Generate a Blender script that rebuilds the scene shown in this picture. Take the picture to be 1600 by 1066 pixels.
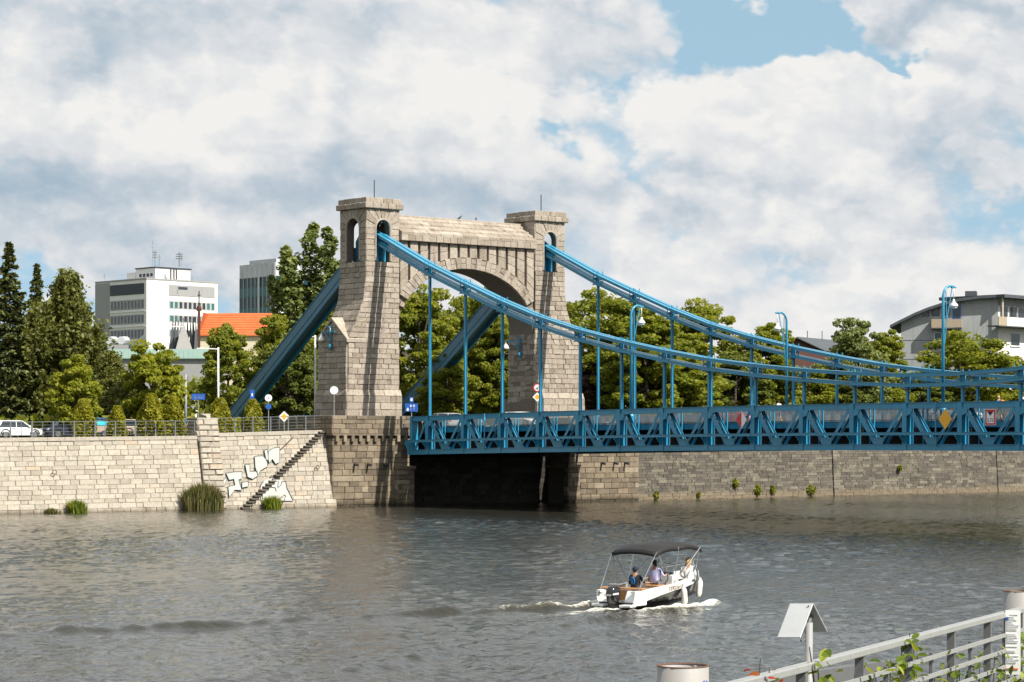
import bpy, math, random
import numpy as np
from mathutils import Vector, Matrix
R_ = math.radians
for o in list(bpy.data.objects): bpy.data.objects.remove(o)
sc = bpy.context.scene
COL = sc.collection

# ------------------------------------------------------------------ camera
EYE = Vector((169.25, -132.55, 5.74))
AX = R_(50)
RT = Vector((math.cos(AX), math.sin(AX), 0)); FW = Vector((-math.sin(AX), math.cos(AX), 0))
cam_d = bpy.data.cameras.new('camera'); cam = bpy.data.objects.new('camera', cam_d); COL.objects.link(cam)
cam.location = EYE; cam.rotation_euler = (R_(90), 0, AX)
cam_d.sensor_width = 36; cam_d.lens = 85.5; cam_d.shift_y = 157/1600; cam_d.clip_start = .5; cam_d.clip_end = 8000
sc.camera = cam
def at(px, py, d):
    """world point seen at photograph pixel (px,py) at depth d metres"""
    return EYE + FW*d + RT*((px-800)/3800*d) + Vector((0, 0, (690-py)/3800*d))
def onY(px, py, Y):
    D = FW + RT*((px-800)/3800); d = (Y-EYE.y)/D.y
    return at(px, py, d)
def onX(px, py, X):
    D = FW + RT*((px-800)/3800); d = (X-EYE.x)/D.x
    return at(px, py, d)

# ------------------------------------------------------------------ light and sky
SUN = Vector((1, .18, 1.06)).normalized()
sl = bpy.data.lights.new('sun', 'SUN'); sl.energy = 5.0; sl.angle = R_(.55); sl.color = (1, .95, .86)
so = bpy.data.objects.new('sun', sl); COL.objects.link(so)
so.rotation_euler = SUN.to_track_quat('Z', 'Y').to_euler(); so.location = (60, 0, 90)
sc.view_settings.view_transform = 'Standard'; sc.view_settings.look = 'None'; sc.view_settings.exposure = .58; sc.view_settings.gamma = 1
sc.view_settings.use_curve_mapping = False
sc.cycles.use_adaptive_sampling = True; sc.cycles.adaptive_threshold = .015; sc.cycles.max_bounces = 5; sc.cycles.transparent_max_bounces = 6; sc.cycles.caustics_reflective = False; sc.cycles.caustics_refractive = False

SKY_LEVEL = .69
class NT:
    """small helper to write node trees as expressions"""
    def __init__(s, tree): s.t = tree; s.n = tree.nodes; s.l = tree.links
    def node(s, typ, ins=None, **kw):
        n = s.n.new(typ)
        for k, v in kw.items(): setattr(n, k, v)
        for k, v in (ins or {}).items(): s.put(n.inputs[k], v)
        return n
    def put(s, sock, v):
        if isinstance(v, bpy.types.NodeSocket): s.l.new(v, sock)
        elif isinstance(v, bpy.types.Node): s.l.new(v.outputs[0], sock)
        else: sock.default_value = v
    def m(s, op, a, b=0.0, c=0.0, clamp=False):
        n = s.node('ShaderNodeMath', operation=op, use_clamp=clamp)
        s.put(n.inputs[0], a); s.put(n.inputs[1], b); s.put(n.inputs[2], c)
        return n.outputs[0]
    def vm(s, op, a, b=(0, 0, 0)):
        n = s.node('ShaderNodeVectorMath', operation=op); s.put(n.inputs[0], a); s.put(n.inputs[1], b)
        return n.outputs[0]
    def noise(s, vec, scale, detail=5, rough=.55, dist=0.0):
        n = s.node('ShaderNodeTexNoise', {'Vector': vec, 'Scale': scale, 'Detail': detail, 'Roughness': rough, 'Distortion': dist})
        return n.outputs[0]
    def rng(s, v, a, b, c=0.0, d=1.0, smooth=False):
        n = s.node('ShaderNodeMapRange', interpolation_type='SMOOTHSTEP' if smooth else 'LINEAR')
        for i, x in enumerate((v, a, b, c, d)): s.put(n.inputs[i], x)
        return n.outputs[0]
    def mix(s, fac, a, b, blend='MIX'):
        n = s.node('ShaderNodeMix', data_type='RGBA', blend_type=blend)
        s.put(n.inputs[0], fac); s.put(n.inputs[6], c4(a)); s.put(n.inputs[7], c4(b))
        return n.outputs[2]
    def ramp(s, fac, stops):
        n = s.node('ShaderNodeValToRGB'); s.put(n.inputs[0], fac); e = n.color_ramp.elements
        while len(e) < len(stops): e.new(.5)
        for el, (p, c) in zip(e, stops): el.position = p; el.color = c4(c)
        return n.outputs[0]
def c4(c):
    return (*c, 1) if isinstance(c, (tuple, list)) and len(c) == 3 else c

W = bpy.data.worlds.new('World'); sc.world = W; W.use_nodes = True; W.cycles.sampling_method = 'MANUAL'; W.cycles.sample_map_resolution = 256
W.node_tree.nodes.clear(); w = NT(W.node_tree)
sky = w.node('ShaderNodeTexSky', sky_type='NISHITA', sun_disc=False, sun_elevation=math.asin(SUN.z), sun_rotation=math.atan2(SUN.x, SUN.y), air_density=1.0, dust_density=.7, ozone_density=1.3)
gen = w.node('ShaderNodeTexCoord').outputs['Generated']
w.put(sky.inputs[0], w.vm('NORMALIZE', w.vm('ADD', gen, (0, 0, .22))))
sep = w.node('ShaderNodeSeparateXYZ', {0: gen}).outputs
az = w.m('MULTIPLY', w.m('ARCTAN2', sep[0], sep[1]), 57.2958)
el = w.m('MULTIPLY', w.m('ARCSINE', sep[2]), 57.2958)
ce = w.m('SQRT', w.m('SUBTRACT', 1.0, w.m('MULTIPLY', sep[2], sep[2])))
pv = w.node('ShaderNodeCombineXYZ', {0: w.m('MULTIPLY', w.m('MULTIPLY', az, ce), 1/57.2958), 1: w.m('MULTIPLY', el, 1.45/57.2958)}).outputs[0]
d2_ = dict(noise_dimensions='2D')
def n2d(v, sc_, det, ro, ds=0.0): return w.node('ShaderNodeTexNoise', {'Vector': v, 'Scale': sc_, 'Detail': det, 'Roughness': ro, 'Distortion': ds}, **d2_).outputs
n1 = w.m('SUBTRACT', n2d(w.vm('ADD', pv, (4.1, 1.7, 2.2)), 16, 4, .62)[0], .5)
n2 = w.m('SUBTRACT', n2d(w.vm('ADD', pv, (1.3, 5.2, .4)), 20, 4, .62)[0], .5)
azw = w.m('MULTIPLY_ADD', n1, 7.0, az); elw = w.m('MULTIPLY_ADD', n2, 3.4, el); azs = w.m('MULTIPLY_ADD', n1, 3.0, az); els = w.m('MULTIPLY_ADD', n2, 1.0, el)
def blob(a0, e0, sa, se, soft=False):
    x = w.m('POWER', w.m('ABSOLUTE', w.m('DIVIDE', w.m('SUBTRACT', azs if soft else azw, a0), sa)), 2.0)
    y = w.m('POWER', w.m('ABSOLUTE', w.m('DIVIDE', w.m('SUBTRACT', els if soft else elw, e0), se)), 2.0)
    return w.m('EXPONENT', w.m('MULTIPLY', w.m('ADD', x, y), -1.0))
def wsum(items):
    tot = 0.0
    for b, k in items: tot = w.m('MULTIPLY_ADD', b, k, tot)
    return tot
# where the cloud cover opens or thickens, by compass bearing and elevation
PA = lambda px: -50 + math.degrees(math.atan((px-800)/3800))
PE = lambda py: math.degrees(math.atan((690-py)/3800))
cover = wsum([(blob(PA(160), PE(60), 2.5, 1.0, True), .16), (blob(PA(150), PE(370), 5.0, 1.3), .36), (blob(PA(640), PE(480), 4, 1.2), .10), (blob(PA(1225), PE(50), 2.3, .8), -.54), (blob(PA(1430), PE(118), 1.0, .36), -.46), (blob(PA(1080), PE(100), .7, .5), -.2), (blob(PA(845), PE(200), .5, .8), -.22),
              (blob(PA(1120), PE(375), 1.3, .33), -.07), (blob(PA(1290), PE(170), 2.2, .75), .30), (blob(PA(1500), PE(35), 1.5, .5), .30),
              (blob(PA(400), PE(120), 6, 1.8), .25), (blob(PA(1350), PE(300), 4, 1.2), .16), (blob(PA(280), PE(300), 5, .6), .25), (blob(PA(880), PE(60), 2.2, 1.0), .15)])
def dens(shift, fine):
    q = w.vm('ADD', pv, shift)
    a = n2d(q, 8, 2, .5, .1)[0]
    wob = n2d(q, 34, 4 if fine else 1, .6)[1]
    q2 = w.vm('ADD', q, w.vm('MULTIPLY', w.vm('SUBTRACT', wob, (.5, .5, .5)), (.038, .038, .038)))
    vo = w.node('ShaderNodeTexVoronoi', {'Vector': q2, 'Scale': 17, 'Smoothness': .7, 'Detail': 2.2 if fine else 0, 'Roughness': .5, 'Lacunarity': 2.3}, feature='SMOOTH_F1', voronoi_dimensions='2D').outputs[0]
    return w.m('ADD', w.m('MULTIPLY', a, .72), w.m('MULTIPLY_ADD', vo, -.42, .42))
d0 = dens((0, 0, 0), 1); d1 = dens((-.004, .013, 0), 1); d2 = dens((-.006, .058, 0), 0)
D = w.m('ADD', w.m('ADD', d0, cover), .19)
mask = w.rng(D, .465, .67, 0, 1, True)
lit = w.m('MULTIPLY_ADD', w.m('SUBTRACT', d0, d1), 1.35, w.m('MULTIPLY_ADD', w.m('SUBTRACT', d0, d2), .6, .78))
grey = wsum([(blob(PA(300), PE(300), 7.5, .55, True), .56), (blob(PA(420), PE(385), 3.5, .35, True), .2), (blob(PA(1510), PE(40), 1.9, .5), .42), (blob(PA(100), PE(95), 3, 1.0), .2), (blob(PA(1480), PE(250), 2.2, .35), .18),
             (blob(PA(1000), PE(300), 4, .45), .22), (blob(PA(250), PE(185), 4.5, .7), -.16), (blob(PA(1290), PE(125), 1.6, .6), -.22), (blob(PA(700), PE(120), 3, 1.2), -.06), (blob(PA(1350), PE(335), 3, .4), -.10)])
lum = w.m('SUBTRACT', lit, grey, clamp=True)
ccol = w.ramp(lum, [(0, (.38, .485, .58)), (.3, (.51, .58, .645)), (.6, (.69, .715, .745)), (.95, (.865, .855, .835))])
blue = w.mix(1.0, w.vm('MULTIPLY', sky.outputs[0], (.085, .085, .085)), (.235, .355, .37), 'ADD')
col = w.vm('MULTIPLY', w.mix(mask, blue, ccol), (SKY_LEVEL,)*3)
bg = w.node('ShaderNodeBackground', {'Color': col, 'Strength': 1.0})
w.l.new(bg.outputs[0], w.node('ShaderNodeOutputWorld').inputs[0])
# ------------------------------------------------------------------ materials
MATS = {}
def mat(name, color=None, rough=.6, metal=0.0, fn=None, spec=.5):
    m = bpy.data.materials.new(name); m.use_nodes = True; n = NT(m.node_tree); b = n.n['Principled BSDF']
    b.inputs['Roughness'].default_value = rough; b.inputs['Metallic'].default_value = metal; b.inputs['Specular IOR Level'].default_value = spec
    if color is not None: b.inputs['Base Color'].default_value = c4(color)
    if fn: fn(n, b)
    MATS[name] = m; return m
def pos(n): return n.node('ShaderNodeNewGeometry').outputs['Position']
def tint(n): return n.node('ShaderNodeAttribute', attribute_name='tint').outputs['Fac']
def bump(n, b, h, strength, dist=.05):
    bp = n.node('ShaderNodeBump', {'Height': h, 'Strength': strength, 'Distance': dist}); n.l.new(bp.outputs[0], b.inputs['Normal'])
def worn(color, amount=.25, scale=1.3, rough=.5, metal=0.0, dirt=(.12, .10, .08)):
    def fn(n, b):
        p = pos(n); f = n.noise(p, scale, 6, .65); g = n.noise(n.vm('MULTIPLY', p, (1, 1, .15)), scale*3, 4, .6)
        f = n.m('MULTIPLY', n.rng(f, .45, .8), n.rng(g, .3, .75), clamp=True)
        c = n.mix(n.m('MULTIPLY', f, amount*2, clamp=True), color, dirt)
        n.put(b.inputs['Base Color'], c); n.put(b.inputs['Roughness'], n.rng(f, 0, 1, rough, min(1, rough+.3)))
    return fn
def stone(ramp, streak=.5, streakcol=(.10, .085, .07), damp=None, mott=.35, lichen=None, bscale=9, bstr=.6):
    def fn(n, b):
        p = pos(n); t = tint(n)
        c = n.ramp(t, ramp)
        k = n.noise(p, 5, 7, .7); c = n.mix(mott, c, n.mix(1.0, c, n.ramp(k, [(.3, (.45, .42, .40)), (.55, (1, 1, 1)), (.75, (1.25, 1.2, 1.12))]), 'MULTIPLY'))
        sp = n.noise(p, 26, 3, .7); c = n.mix(n.m('MULTIPLY', n.rng(sp, .56, .72), mott), c, streakcol)
        s = n.noise(n.vm('MULTIPLY', p, (1.1, 1.1, .13)), 1.6, 5, .6); s2 = n.noise(p, .45, 4, .6)
        f = n.m('MULTIPLY', n.rng(s, .5, .78), n.rng(s2, .35, .65), clamp=True)
        c = n.mix(n.m('MULTIPLY', f, streak, clamp=True), c, streakcol)
        if lichen:
            f = n.rng(n.noise(p, .8, 6, .7), .56, .7); c = n.mix(n.m('MULTIPLY', f, lichen[1]), c, lichen[0])
        if damp:
            z = n.m('ADD', n.node('ShaderNodeSeparateXYZ', {0: p}).outputs[2], n.m('MULTIPLY', n.m('SUBTRACT', n.noise(p, .9, 4), .5), damp[1]*1.6))
            c = n.mix(n.m('MULTIPLY', n.rng(z, damp[0], damp[0]+damp[1], 1, 0), damp[3]), c, damp[2])
        n.put(b.inputs['Base Color'], c); b.inputs['Roughness'].default_value = .85; b.inputs['Specular IOR Level'].default_value = .25
        bump(n, b, n.noise(p, bscale, 6, .65), bstr, .06)
    return fn
mat('granite', fn=stone([(0, (.29, .243, .192)), (.3, (.355, .302, .245)), (.75, (.395, .34, .28)), (1, (.445, .39, .325))], .9, mott=.6, bscale=7, bstr=.9))
mat('mortar', (.10, .085, .07), .95)
mat('granite_core', fn=stone([(0, (.20, .17, .14)), (1, (.20, .17, .14))], .4))
mat('quay_stone', fn=stone([(0, (.34, .30, .245)), (.25, (.40, .358, .297)), (.7, (.445, .403, .335)), (.93, (.485, .435, .36)), (1, (.45, .365, .275))], .42, (.22, .20, .17), damp=(.02, .36, (.13, .105, .07), .85), mott=.5))
mat('quay_mortar', (.31, .275, .225), .95)
mat('abutment_stone', fn=stone([(0, (.14, .115, .085)), (.35, (.195, .157, .112)), (.7, (.25, .20, .14)), (1, (.33, .275, .20))], .7, (.06, .05, .042), damp=(.15, .5, (.05, .04, .025), .9), mott=.5, lichen=((.40, .33, .21), .45)))
mat('abutment_core', fn=stone([(0, (.09, .08, .068)), (1, (.09, .08, .068))], .3))
mat('dark_wall_stone', fn=stone([(0, (.09, .08, .066)), (.4, (.125, .11, .09)), (.8, (.16, .142, .112)), (1, (.22, .195, .15))], .4, (.06, .055, .05), damp=(.35, .55, (.21, .165, .11), .75), mott=.5, lichen=((.36, .33, .23), .55)))
mat('wall_core', (.11, .10, .082), .95)
mat('concrete', fn=stone([(0, (.30, .29, .27)), (1, (.30, .29, .27))], .5, (.13, .125, .12), bscale=20, bstr=.2))
mat('blue_paint', fn=worn((.030, .255, .415), .36, .9, .34, 0, (.09, .11, .115)), spec=.45)
MATS['blue_paint'].node_tree.nodes['Principled BSDF'].inputs['Coat Weight'].default_value = .22; MATS['blue_paint'].node_tree.nodes['Principled BSDF'].inputs['Coat Roughness'].default_value = .22; MATS['blue_paint'].node_tree.nodes['Principled BSDF'].inputs['Coat IOR'].default_value = 1.5
mat('blue_paint_shaded', fn=worn((.075, .17, .245), .3, .6, .4, 0, (.11, .10, .09)))  # greyed copy of the blue paint: shaded side of the stays put into colour
mat('railing_grey', fn=worn((.30, .31, .31), .2, 2, .5))
mat('asphalt', fn=stone([(0, (.06, .06, .06)), (1, (.06, .06, .06))], .2, bscale=40, bstr=.2))
mat('white_paint', (.72, .72, .70), .4); mat('lamp_white', (.78, .78, .74), .25)
mat('galvanised', fn=worn((.29, .295, .29), .45, 9, .55, .1, (.17, .16, .15)))
mat('galv_post', fn=worn((.13, .133, .137), .4, 6, .6, .1, (.07, .07, .07)))  # darker copy of the galvanised metal: posts' shaded camera side put into colour
mat('underdeck_shade_stone', fn=stone([(0, (.030, .027, .023)), (.6, (.045, .040, .034)), (1, (.065, .058, .048))], .5, (.02, .018, .016), damp=(.15, .5, (.05, .045, .035), .9)))  # stone colour carries the deck's shade over the recessed bearing wall
mat('fence_grey', (.20, .22, .235), .45, .4); mat('dark_steel', (.035, .037, .04), .5); mat('black', (.012, .012, .013), .5)
mat('rust', fn=worn((.13, .065, .035), .5, 8, .85, 0, (.06, .04, .03))); mat('pile_paint', fn=worn((.30, .30, .295), .45, 2.2, .55, .1, (.33, .22, .14)))
mat('glass_dark', (.02, .028, .035), .06, 0, spec=.8); mat('glass_teal', (.008, .045, .055), .12, 0, spec=.4); mat('glass_teal_light', (.05, .14, .15), .3, spec=.3)
mat('sign_blue', (.02, .10, .42), .35); mat('sign_white', (.80, .80, .80), .35); mat('sign_yellow', (.80, .42, .02), .35); mat('sign_red', (.60, .02, .025), .35)
mat('sign_amber', fn=worn((.85, .44, .03), .15, 3, .5)); mat('tyre', (.02, .02, .02), .8); mat('chrome', (.6, .6, .6), .2, .9)
for nm, c in dict(white=(.78, .78, .77), navy=(.03, .036, .05), sand=(.42, .34, .27), red=(.42, .012, .02), blue=(.02, .09, .20), black=(.012, .013, .016), silver=(.42, .43, .44)).items():
    mat('car_'+nm, c, .22, 0, spec=.7)
mat('light_amber', (.5, .12, .01), .2); mat('light_red', (.4, .01, .01), .2); mat('light_clear', (.7, .72, .74), .1)
mat('tarp', (.02, .36, .48), .6)
mat('bark', fn=stone([(0, (.07, .055, .042)), (1, (.11, .09, .07))], .3, bscale=20)); mat('birch_bark', fn=stone([(0, (.5, .48, .45)), (1, (.5, .48, .45))], .9, (.05, .045, .04), bscale=12))
def leafmat(name, ramp, trans=.3):
    m = bpy.data.materials.new(name); m.use_nodes = True; n = NT(m.node_tree); b = n.n['Principled BSDF']
    c = n.ramp(tint(n), ramp); n.put(b.inputs['Base Color'], c); b.inputs['Roughness'].default_value = .55; b.inputs['Specular IOR Level'].default_value = .3
    tr = n.node('ShaderNodeBsdfTranslucent', {'Color': n.mix(1.0, c, (1.5, 1.45, .7), 'MULTIPLY')})
    mx = n.node('ShaderNodeMixShader', {0: trans, 1: b, 2: tr}); n.l.new(mx.outputs[0], n.n['Material Output'].inputs[0]); MATS[name] = m
leafmat('leaf_green', [(0, (.095, .120, .013)), (.45, (.18, .21, .022)), (.8, (.27, .28, .034)), (1, (.34, .31, .045))], .48)
leafmat('leaf_lime', [(0, (.13, .16, .012)), (.5, (.23, .25, .020)), (1, (.34, .33, .035))], .45)
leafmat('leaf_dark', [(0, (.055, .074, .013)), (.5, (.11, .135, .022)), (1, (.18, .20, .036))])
leafmat('leaf_birch', [(0, (.06, .072, .015)), (.5, (.12, .13, .028)), (1, (.20, .205, .05))])
leafmat('leaf_spruce', [(0, (.03, .042, .013)), (.55, (.085, .10, .028)), (1, (.20, .20, .055))], .12)
leafmat('leaf_poplar', [(0, (.085, .115, .032)), (.5, (.16, .195, .055)), (1, (.25, .27, .09))])
leafmat('leaf_thuja', [(0, (.12, .13, .008)), (.5, (.23, .225, .012)), (1, (.34, .31, .02))], .35)
leafmat('leaf_purple', [(0, (.03, .014, .012)), (.6, (.06, .028, .022)), (1, (.10, .055, .04))])
leafmat('leaf_reed', [(0, (.06, .075, .02)), (.5, (.12, .135, .04)), (.8, (.22, .18, .08)), (1, (.30, .23, .12))])
leafmat('leaf_vine', [(0, (.05, .085, .01)), (.5, (.14, .20, .02)), (.85, (.30, .33, .04)), (1, (.38, .33, .05))], .4)
leafmat('leaf_red', [(0, (.28, .02, .012)), (.6, (.42, .05, .02)), (1, (.35, .16, .03))])
WA, WC, WE = .9, .34, .07
def watermat():
    m = bpy.data.materials.new('river_water'); m.use_nodes = True; n = NT(m.node_tree); b = n.n['Principled BSDF']
    p = pos(n); foam = n.node('ShaderNodeAttribute', attribute_name='foam').outputs['Fac']
    fn_ = n.noise(n.vm('MULTIPLY', p, (1, 1, .4)), 5.5, 8, .82, .6)
    fm = n.rng(n.m('ADD', foam, n.m('MULTIPLY', n.m('SUBTRACT', fn_, .5), 2.0)), .50, 1.0, 0, 1, True)
    fm = n.m('MULTIPLY', fm, n.rng(foam, .05, .3, 0, 1), clamp=True)
    murk = n.mix(n.noise(p, .05, 4), (.022, .022, .018), (.038, .036, .028))
    n.put(b.inputs['Base Color'], n.mix(fm, n.mix(n.rng(foam, .35, 1.0), murk, (.12, .105, .06)), (.80, .78, .70)))
    n.put(b.inputs['Roughness'], n.rng(fm, 0, 1, .07, .7)); b.inputs['IOR'].default_value = 1.33
    h = n.m('MULTIPLY_ADD', n.noise(p, 2.6, 3, .6, .3), .05, n.m('MULTIPLY', n.noise(p, 8, 2, .6), .012))
    bp = n.node('ShaderNodeBump', {'Height': h, 'Strength': 1.0, 'Distance': 1.0}); n.l.new(bp.outputs[0], b.inputs['Normal'])
    MATS['river_water'] = m
watermat()
def facade(color, amount=.35):
    return stone([(0, color), (1, color)], amount, tuple(x*.35 for x in color), bscale=3, bstr=.15, mott=.25)
mat('render_white', fn=facade((.74, .73, .71), .15)); mat('render_grey', fn=facade((.33, .33, .335), .45)); mat('band_dark', (.035, .045, .06), .6)
mat('concrete_facade', fn=facade((.36, .375, .38), .7)); mat('roof_slate', fn=facade((.085, .095, .105), .3)); mat('brick_dark', fn=facade((.10, .045, .035), .3))
def rooftile(n, b):
    p = pos(n); z = n.node('ShaderNodeSeparateXYZ', {0: p}).outputs[2]
    f = n.rng(n.noise(p, .6, 5, .6), .3, .7)
    n.put(b.inputs['Base Color'], n.mix(f, (.44, .10, .025), (.54, .15, .045))); b.inputs['Roughness'].default_value = .8
mat('orange_tile', fn=rooftile); mat('copper_green', fn=facade((.20, .29, .25), .3)); mat('tan_panel', (.38, .31, .22), .6); mat('cream', (.62, .56, .40), .6)
mat('aluminium', fn=worn((.50, .52, .54), .3, .5, .35, .5)); mat('spire_metal', fn=facade((.13, .14, .15), .5)); mat('spire_tile', fn=facade((.30, .295, .28), .4))
for nm, c in dict(skin=(.40, .22, .145), hair_dark=(.015, .012, .01), hair_blond=(.50, .33, .15), shirt_white=(.75, .75, .76), shirt_lilac=(.46, .45, .70), shirt_black=(.016, .017, .02), shorts_grey=(.10, .10, .11), jeans=(.03, .06, .13), shirt_blue=(.02, .14, .42), bag_orange=(.5, .17, .03), cap_navy=(.010, .016, .035), vest_blue=(.02, .16, .30)).items():
    mat(nm, c, .75)
mat('gelcoat', (.80, .80, .78), .12, 0, spec=.7); mat('hull_black', (.014, .014, .016), .12, 0, spec=.7); mat('teak', fn=worn((.42, .20, .075), .2, 3, .5)); mat('deck_grey', (.25, .25, .25), .7)
mat('canvas_black', fn=worn((.009, .009, .010), .2, 4, .8)); mat('seat_tan', (.50, .26, .10), .6); mat('cushion_navy', (.01, .02, .05), .6); mat('fender_white', (.74, .73, .66), .4)
mat('graffiti_white', fn=worn((.455, .46, .44), .9, 5, .8, 0, (.40, .36, .30))); mat('graffiti_line', (.05, .13, .13), .7); mat('graffiti_dark', (.07, .06, .07), .7); mat('shaded_step_stone', fn=stone([(0, (.10, .088, .07)), (1, (.15, .13, .10))], .4))  # step stone darkened to carry the shade on the step ends
mat('paper', (.76, .76, .75), .6); mat('print_grey', (.70, .705, .715), .7); mat('sheet_metal', fn=worn((.50, .51, .51), .3, 9, .5, .1, (.36, .36, .35))); mat('print_orange', (.62, .14, .03), .7); mat('soil', fn=stone([(0, (.10, .085, .06)), (1, (.10, .085, .06))], .3)); 
def grassmat(n, b):
    p = pos(n); f = n.noise(p, .35, 6, .7)
    n.put(b.inputs['Base Color'], n.ramp(f, [(.3, (.045, .06, .018)), (.55, (.075, .085, .025)), (.75, (.13, .115, .06))])); b.inputs['Roughness'].default_value = .95
    bump(n, b, n.noise(p, 8, 5, .7), .6, .1)
mat('turf', fn=grassmat)
mat('text_brown', (.30, .20, .14), .6); mat('text_black', (.02, .02, .022), .6); mat('text_light', (.55, .56, .58), .5)
# ------------------------------------------------------------------ mesh helpers
ORG = {}
def rnd_(seed): return random.Random(seed)
class MB:
    def __init__(s): s.v = []; s.f = []; s.t = []
    def add(s, vs, fs, t=.5):
        k = len(s.v); s.v += [tuple(p) for p in vs]; s.f += [tuple(i+k for i in f) for f in fs]; s.t += [t]*len(fs); return s
    def box(s, x0, x1, y0, y1, z0, z1, t=.5):
        return s.add([(x, y, z) for z in (z0, z1) for y in (y0, y1) for x in (x0, x1)], [(0, 2, 3, 1), (4, 5, 7, 6), (0, 1, 5, 4), (2, 6, 7, 3), (0, 4, 6, 2), (1, 3, 7, 5)], t)
    def hexa(s, lo, hi, t=.5):
        """two rings of n points, side walls and caps"""
        n = len(lo); fs = [tuple(range(n))[::-1], tuple(range(n, 2*n))] + [(i, (i+1) % n, n+(i+1) % n, n+i) for i in range(n)]
        return s.add(list(lo)+list(hi), fs, t)
    def prism(s, poly, vec, t=.5):
        vec = Vector(vec); return s.hexa([Vector(p) for p in poly], [Vector(p)+vec for p in poly], t)
    def beam(s, p, q, w, h, up=(0, 0, 1), t=.5):
        p, q = Vector(p), Vector(q); d = (q-p).normalized(); up = Vector(up)
        sd = d.cross(up)
        if sd.length < 1e-4: sd = d.cross(Vector((1, 0, 0)))
        sd.normalize(); u = sd.cross(d).normalized()
        c = [sd*(-w/2)+u*(-h/2), sd*(w/2)+u*(-h/2), sd*(w/2)+u*(h/2), sd*(-w/2)+u*(h/2)]
        return s.hexa([p+x for x in c], [q+x for x in c], t)
    def tube(s, pts, r, n=8, t=.5):
        pts = [Vector(p) for p in pts]; m = len(pts); rs = r if isinstance(r, (list, tuple)) else [r]*m
        vs = []; pu = None
        for i, p in enumerate(pts):
            d = (pts[min(i+1, m-1)]-pts[max(i-1, 0)]).normalized()
            if pu is None: pu = d.orthogonal().normalized()
            pu = (pu-d*pu.dot(d)); pu = pu.normalized() if pu.length > 1e-5 else d.orthogonal().normalized()
            sd = d.cross(pu)
            vs += [p+(pu*math.cos(a)+sd*math.sin(a))*rs[i] for a in (2*math.pi*k/n for k in range(n))]
        fs = [(i*n+k, i*n+(k+1) % n, (i+1)*n+(k+1) % n, (i+1)*n+k) for i in range(m-1) for k in range(n)] + [tuple(range(n))[::-1], tuple(range((m-1)*n, m*n))]
        return s.add(vs, fs, t)
    def lathe(s, prof, c=(0, 0, 0), n=16, t=.5):
        """profile of (r,z) turned round the vertical through c"""
        c = Vector(c); vs = [c+Vector((r*math.cos(a), r*math.sin(a), z)) for r, z in prof for a in (2*math.pi*k/n for k in range(n))]; m = len(prof)
        fs = [(i*n+k, i*n+(k+1) % n, (i+1)*n+(k+1) % n, (i+1)*n+k) for i in range(m-1) for k in range(n)] + [tuple(range(n))[::-1], tuple(range((m-1)*n, m*n))]
        return s.add(vs, fs, t)
    def loft(s, rings, t=.5, caps=True, closed=True):
        n = len(rings[0]); vs = [p for r in rings for p in r]; e = n if closed else n-1
        fs = [(i*n+k, i*n+(k+1) % n, (i+1)*n+(k+1) % n, (i+1)*n+k) for i in range(len(rings)-1) for k in range(e)]
        if caps: fs += [tuple(range(n))[::-1], tuple(range((len(rings)-1)*n, len(rings)*n))]
        return s.add(vs, fs, t)
    def mesh(s, name, off=(0, 0, 0)):
        me = bpy.data.meshes.new(name); o = Vector(off)
        me.from_pydata([tuple(Vector(p)-o) for p in s.v] if o.length > 0 else s.v, [], s.f)
        a = me.attributes.new('tint', 'FLOAT', 'FACE'); a.data.foreach_set('value', s.t); return me
    def build(s, name, material, parent=None, smooth=False, bevel=0, fix=True):
        me = s.mesh(name, ORG.get(parent.name, (0, 0, 0)) if parent else (0, 0, 0))
        if fix:
            import bmesh
            b = bmesh.new(); b.from_mesh(me); bmesh.ops.recalc_face_normals(b, faces=b.faces); b.to_mesh(me); b.free()
        o = link(name, me, material, parent)
        if smooth: me.polygons.foreach_set('use_smooth', [True]*len(me.polygons))
        if bevel:
            m = o.modifiers.new('edge', 'BEVEL'); m.width = bevel; m.segments = 2; m.limit_method = 'ANGLE'
        return o
def link(name, me, material, parent=None):
    o = bpy.data.objects.new(name, me); COL.objects.link(o)
    if material and not me.materials: me.materials.append(MATS[material] if isinstance(material, str) else material)
    if parent: o.parent = parent; ORG[o.name] = ORG.get(parent.name, (0, 0, 0))
    return o
def tag(o, label, cat, group=None, kind=None):
    if label: o['label'] = label
    if cat: o['category'] = cat
    if group: o['group'] = group
    if kind: o['kind'] = kind
    return o
def thing(name, label, cat, loc=(0, 0, 0), rotz=0, group=None, local=False):
    o = bpy.data.objects.new(name, None); COL.objects.link(o); o.location = loc; o.rotation_euler.z = rotz; o.empty_display_size = .3
    ORG[o.name] = (0, 0, 0) if local else tuple(loc)
    return tag(o, label, cat, group)
def structure(o): o['kind'] = 'structure'; return o
def npmesh(name, V, F, T=None):
    """fast mesh from arrays: V (n,3), F (m,k)"""
    me = bpy.data.meshes.new(name); V = np.asarray(V, np.float32); F = np.asarray(F, np.int32); m, k = F.shape
    me.vertices.add(len(V)); me.vertices.foreach_set('co', V.ravel()); me.loops.add(m*k); me.loops.foreach_set('vertex_index', F.ravel())
    me.polygons.add(m); me.polygons.foreach_set('loop_start', np.arange(m, dtype=np.int32)*k); me.polygons.foreach_set('loop_total', np.full(m, k, np.int32))
    me.update(calc_edges=True)
    if T is not None:
        a = me.attributes.new('tint', 'FLOAT', 'FACE'); a.data.foreach_set('value', np.asarray(T, np.float32))
    return me
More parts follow.
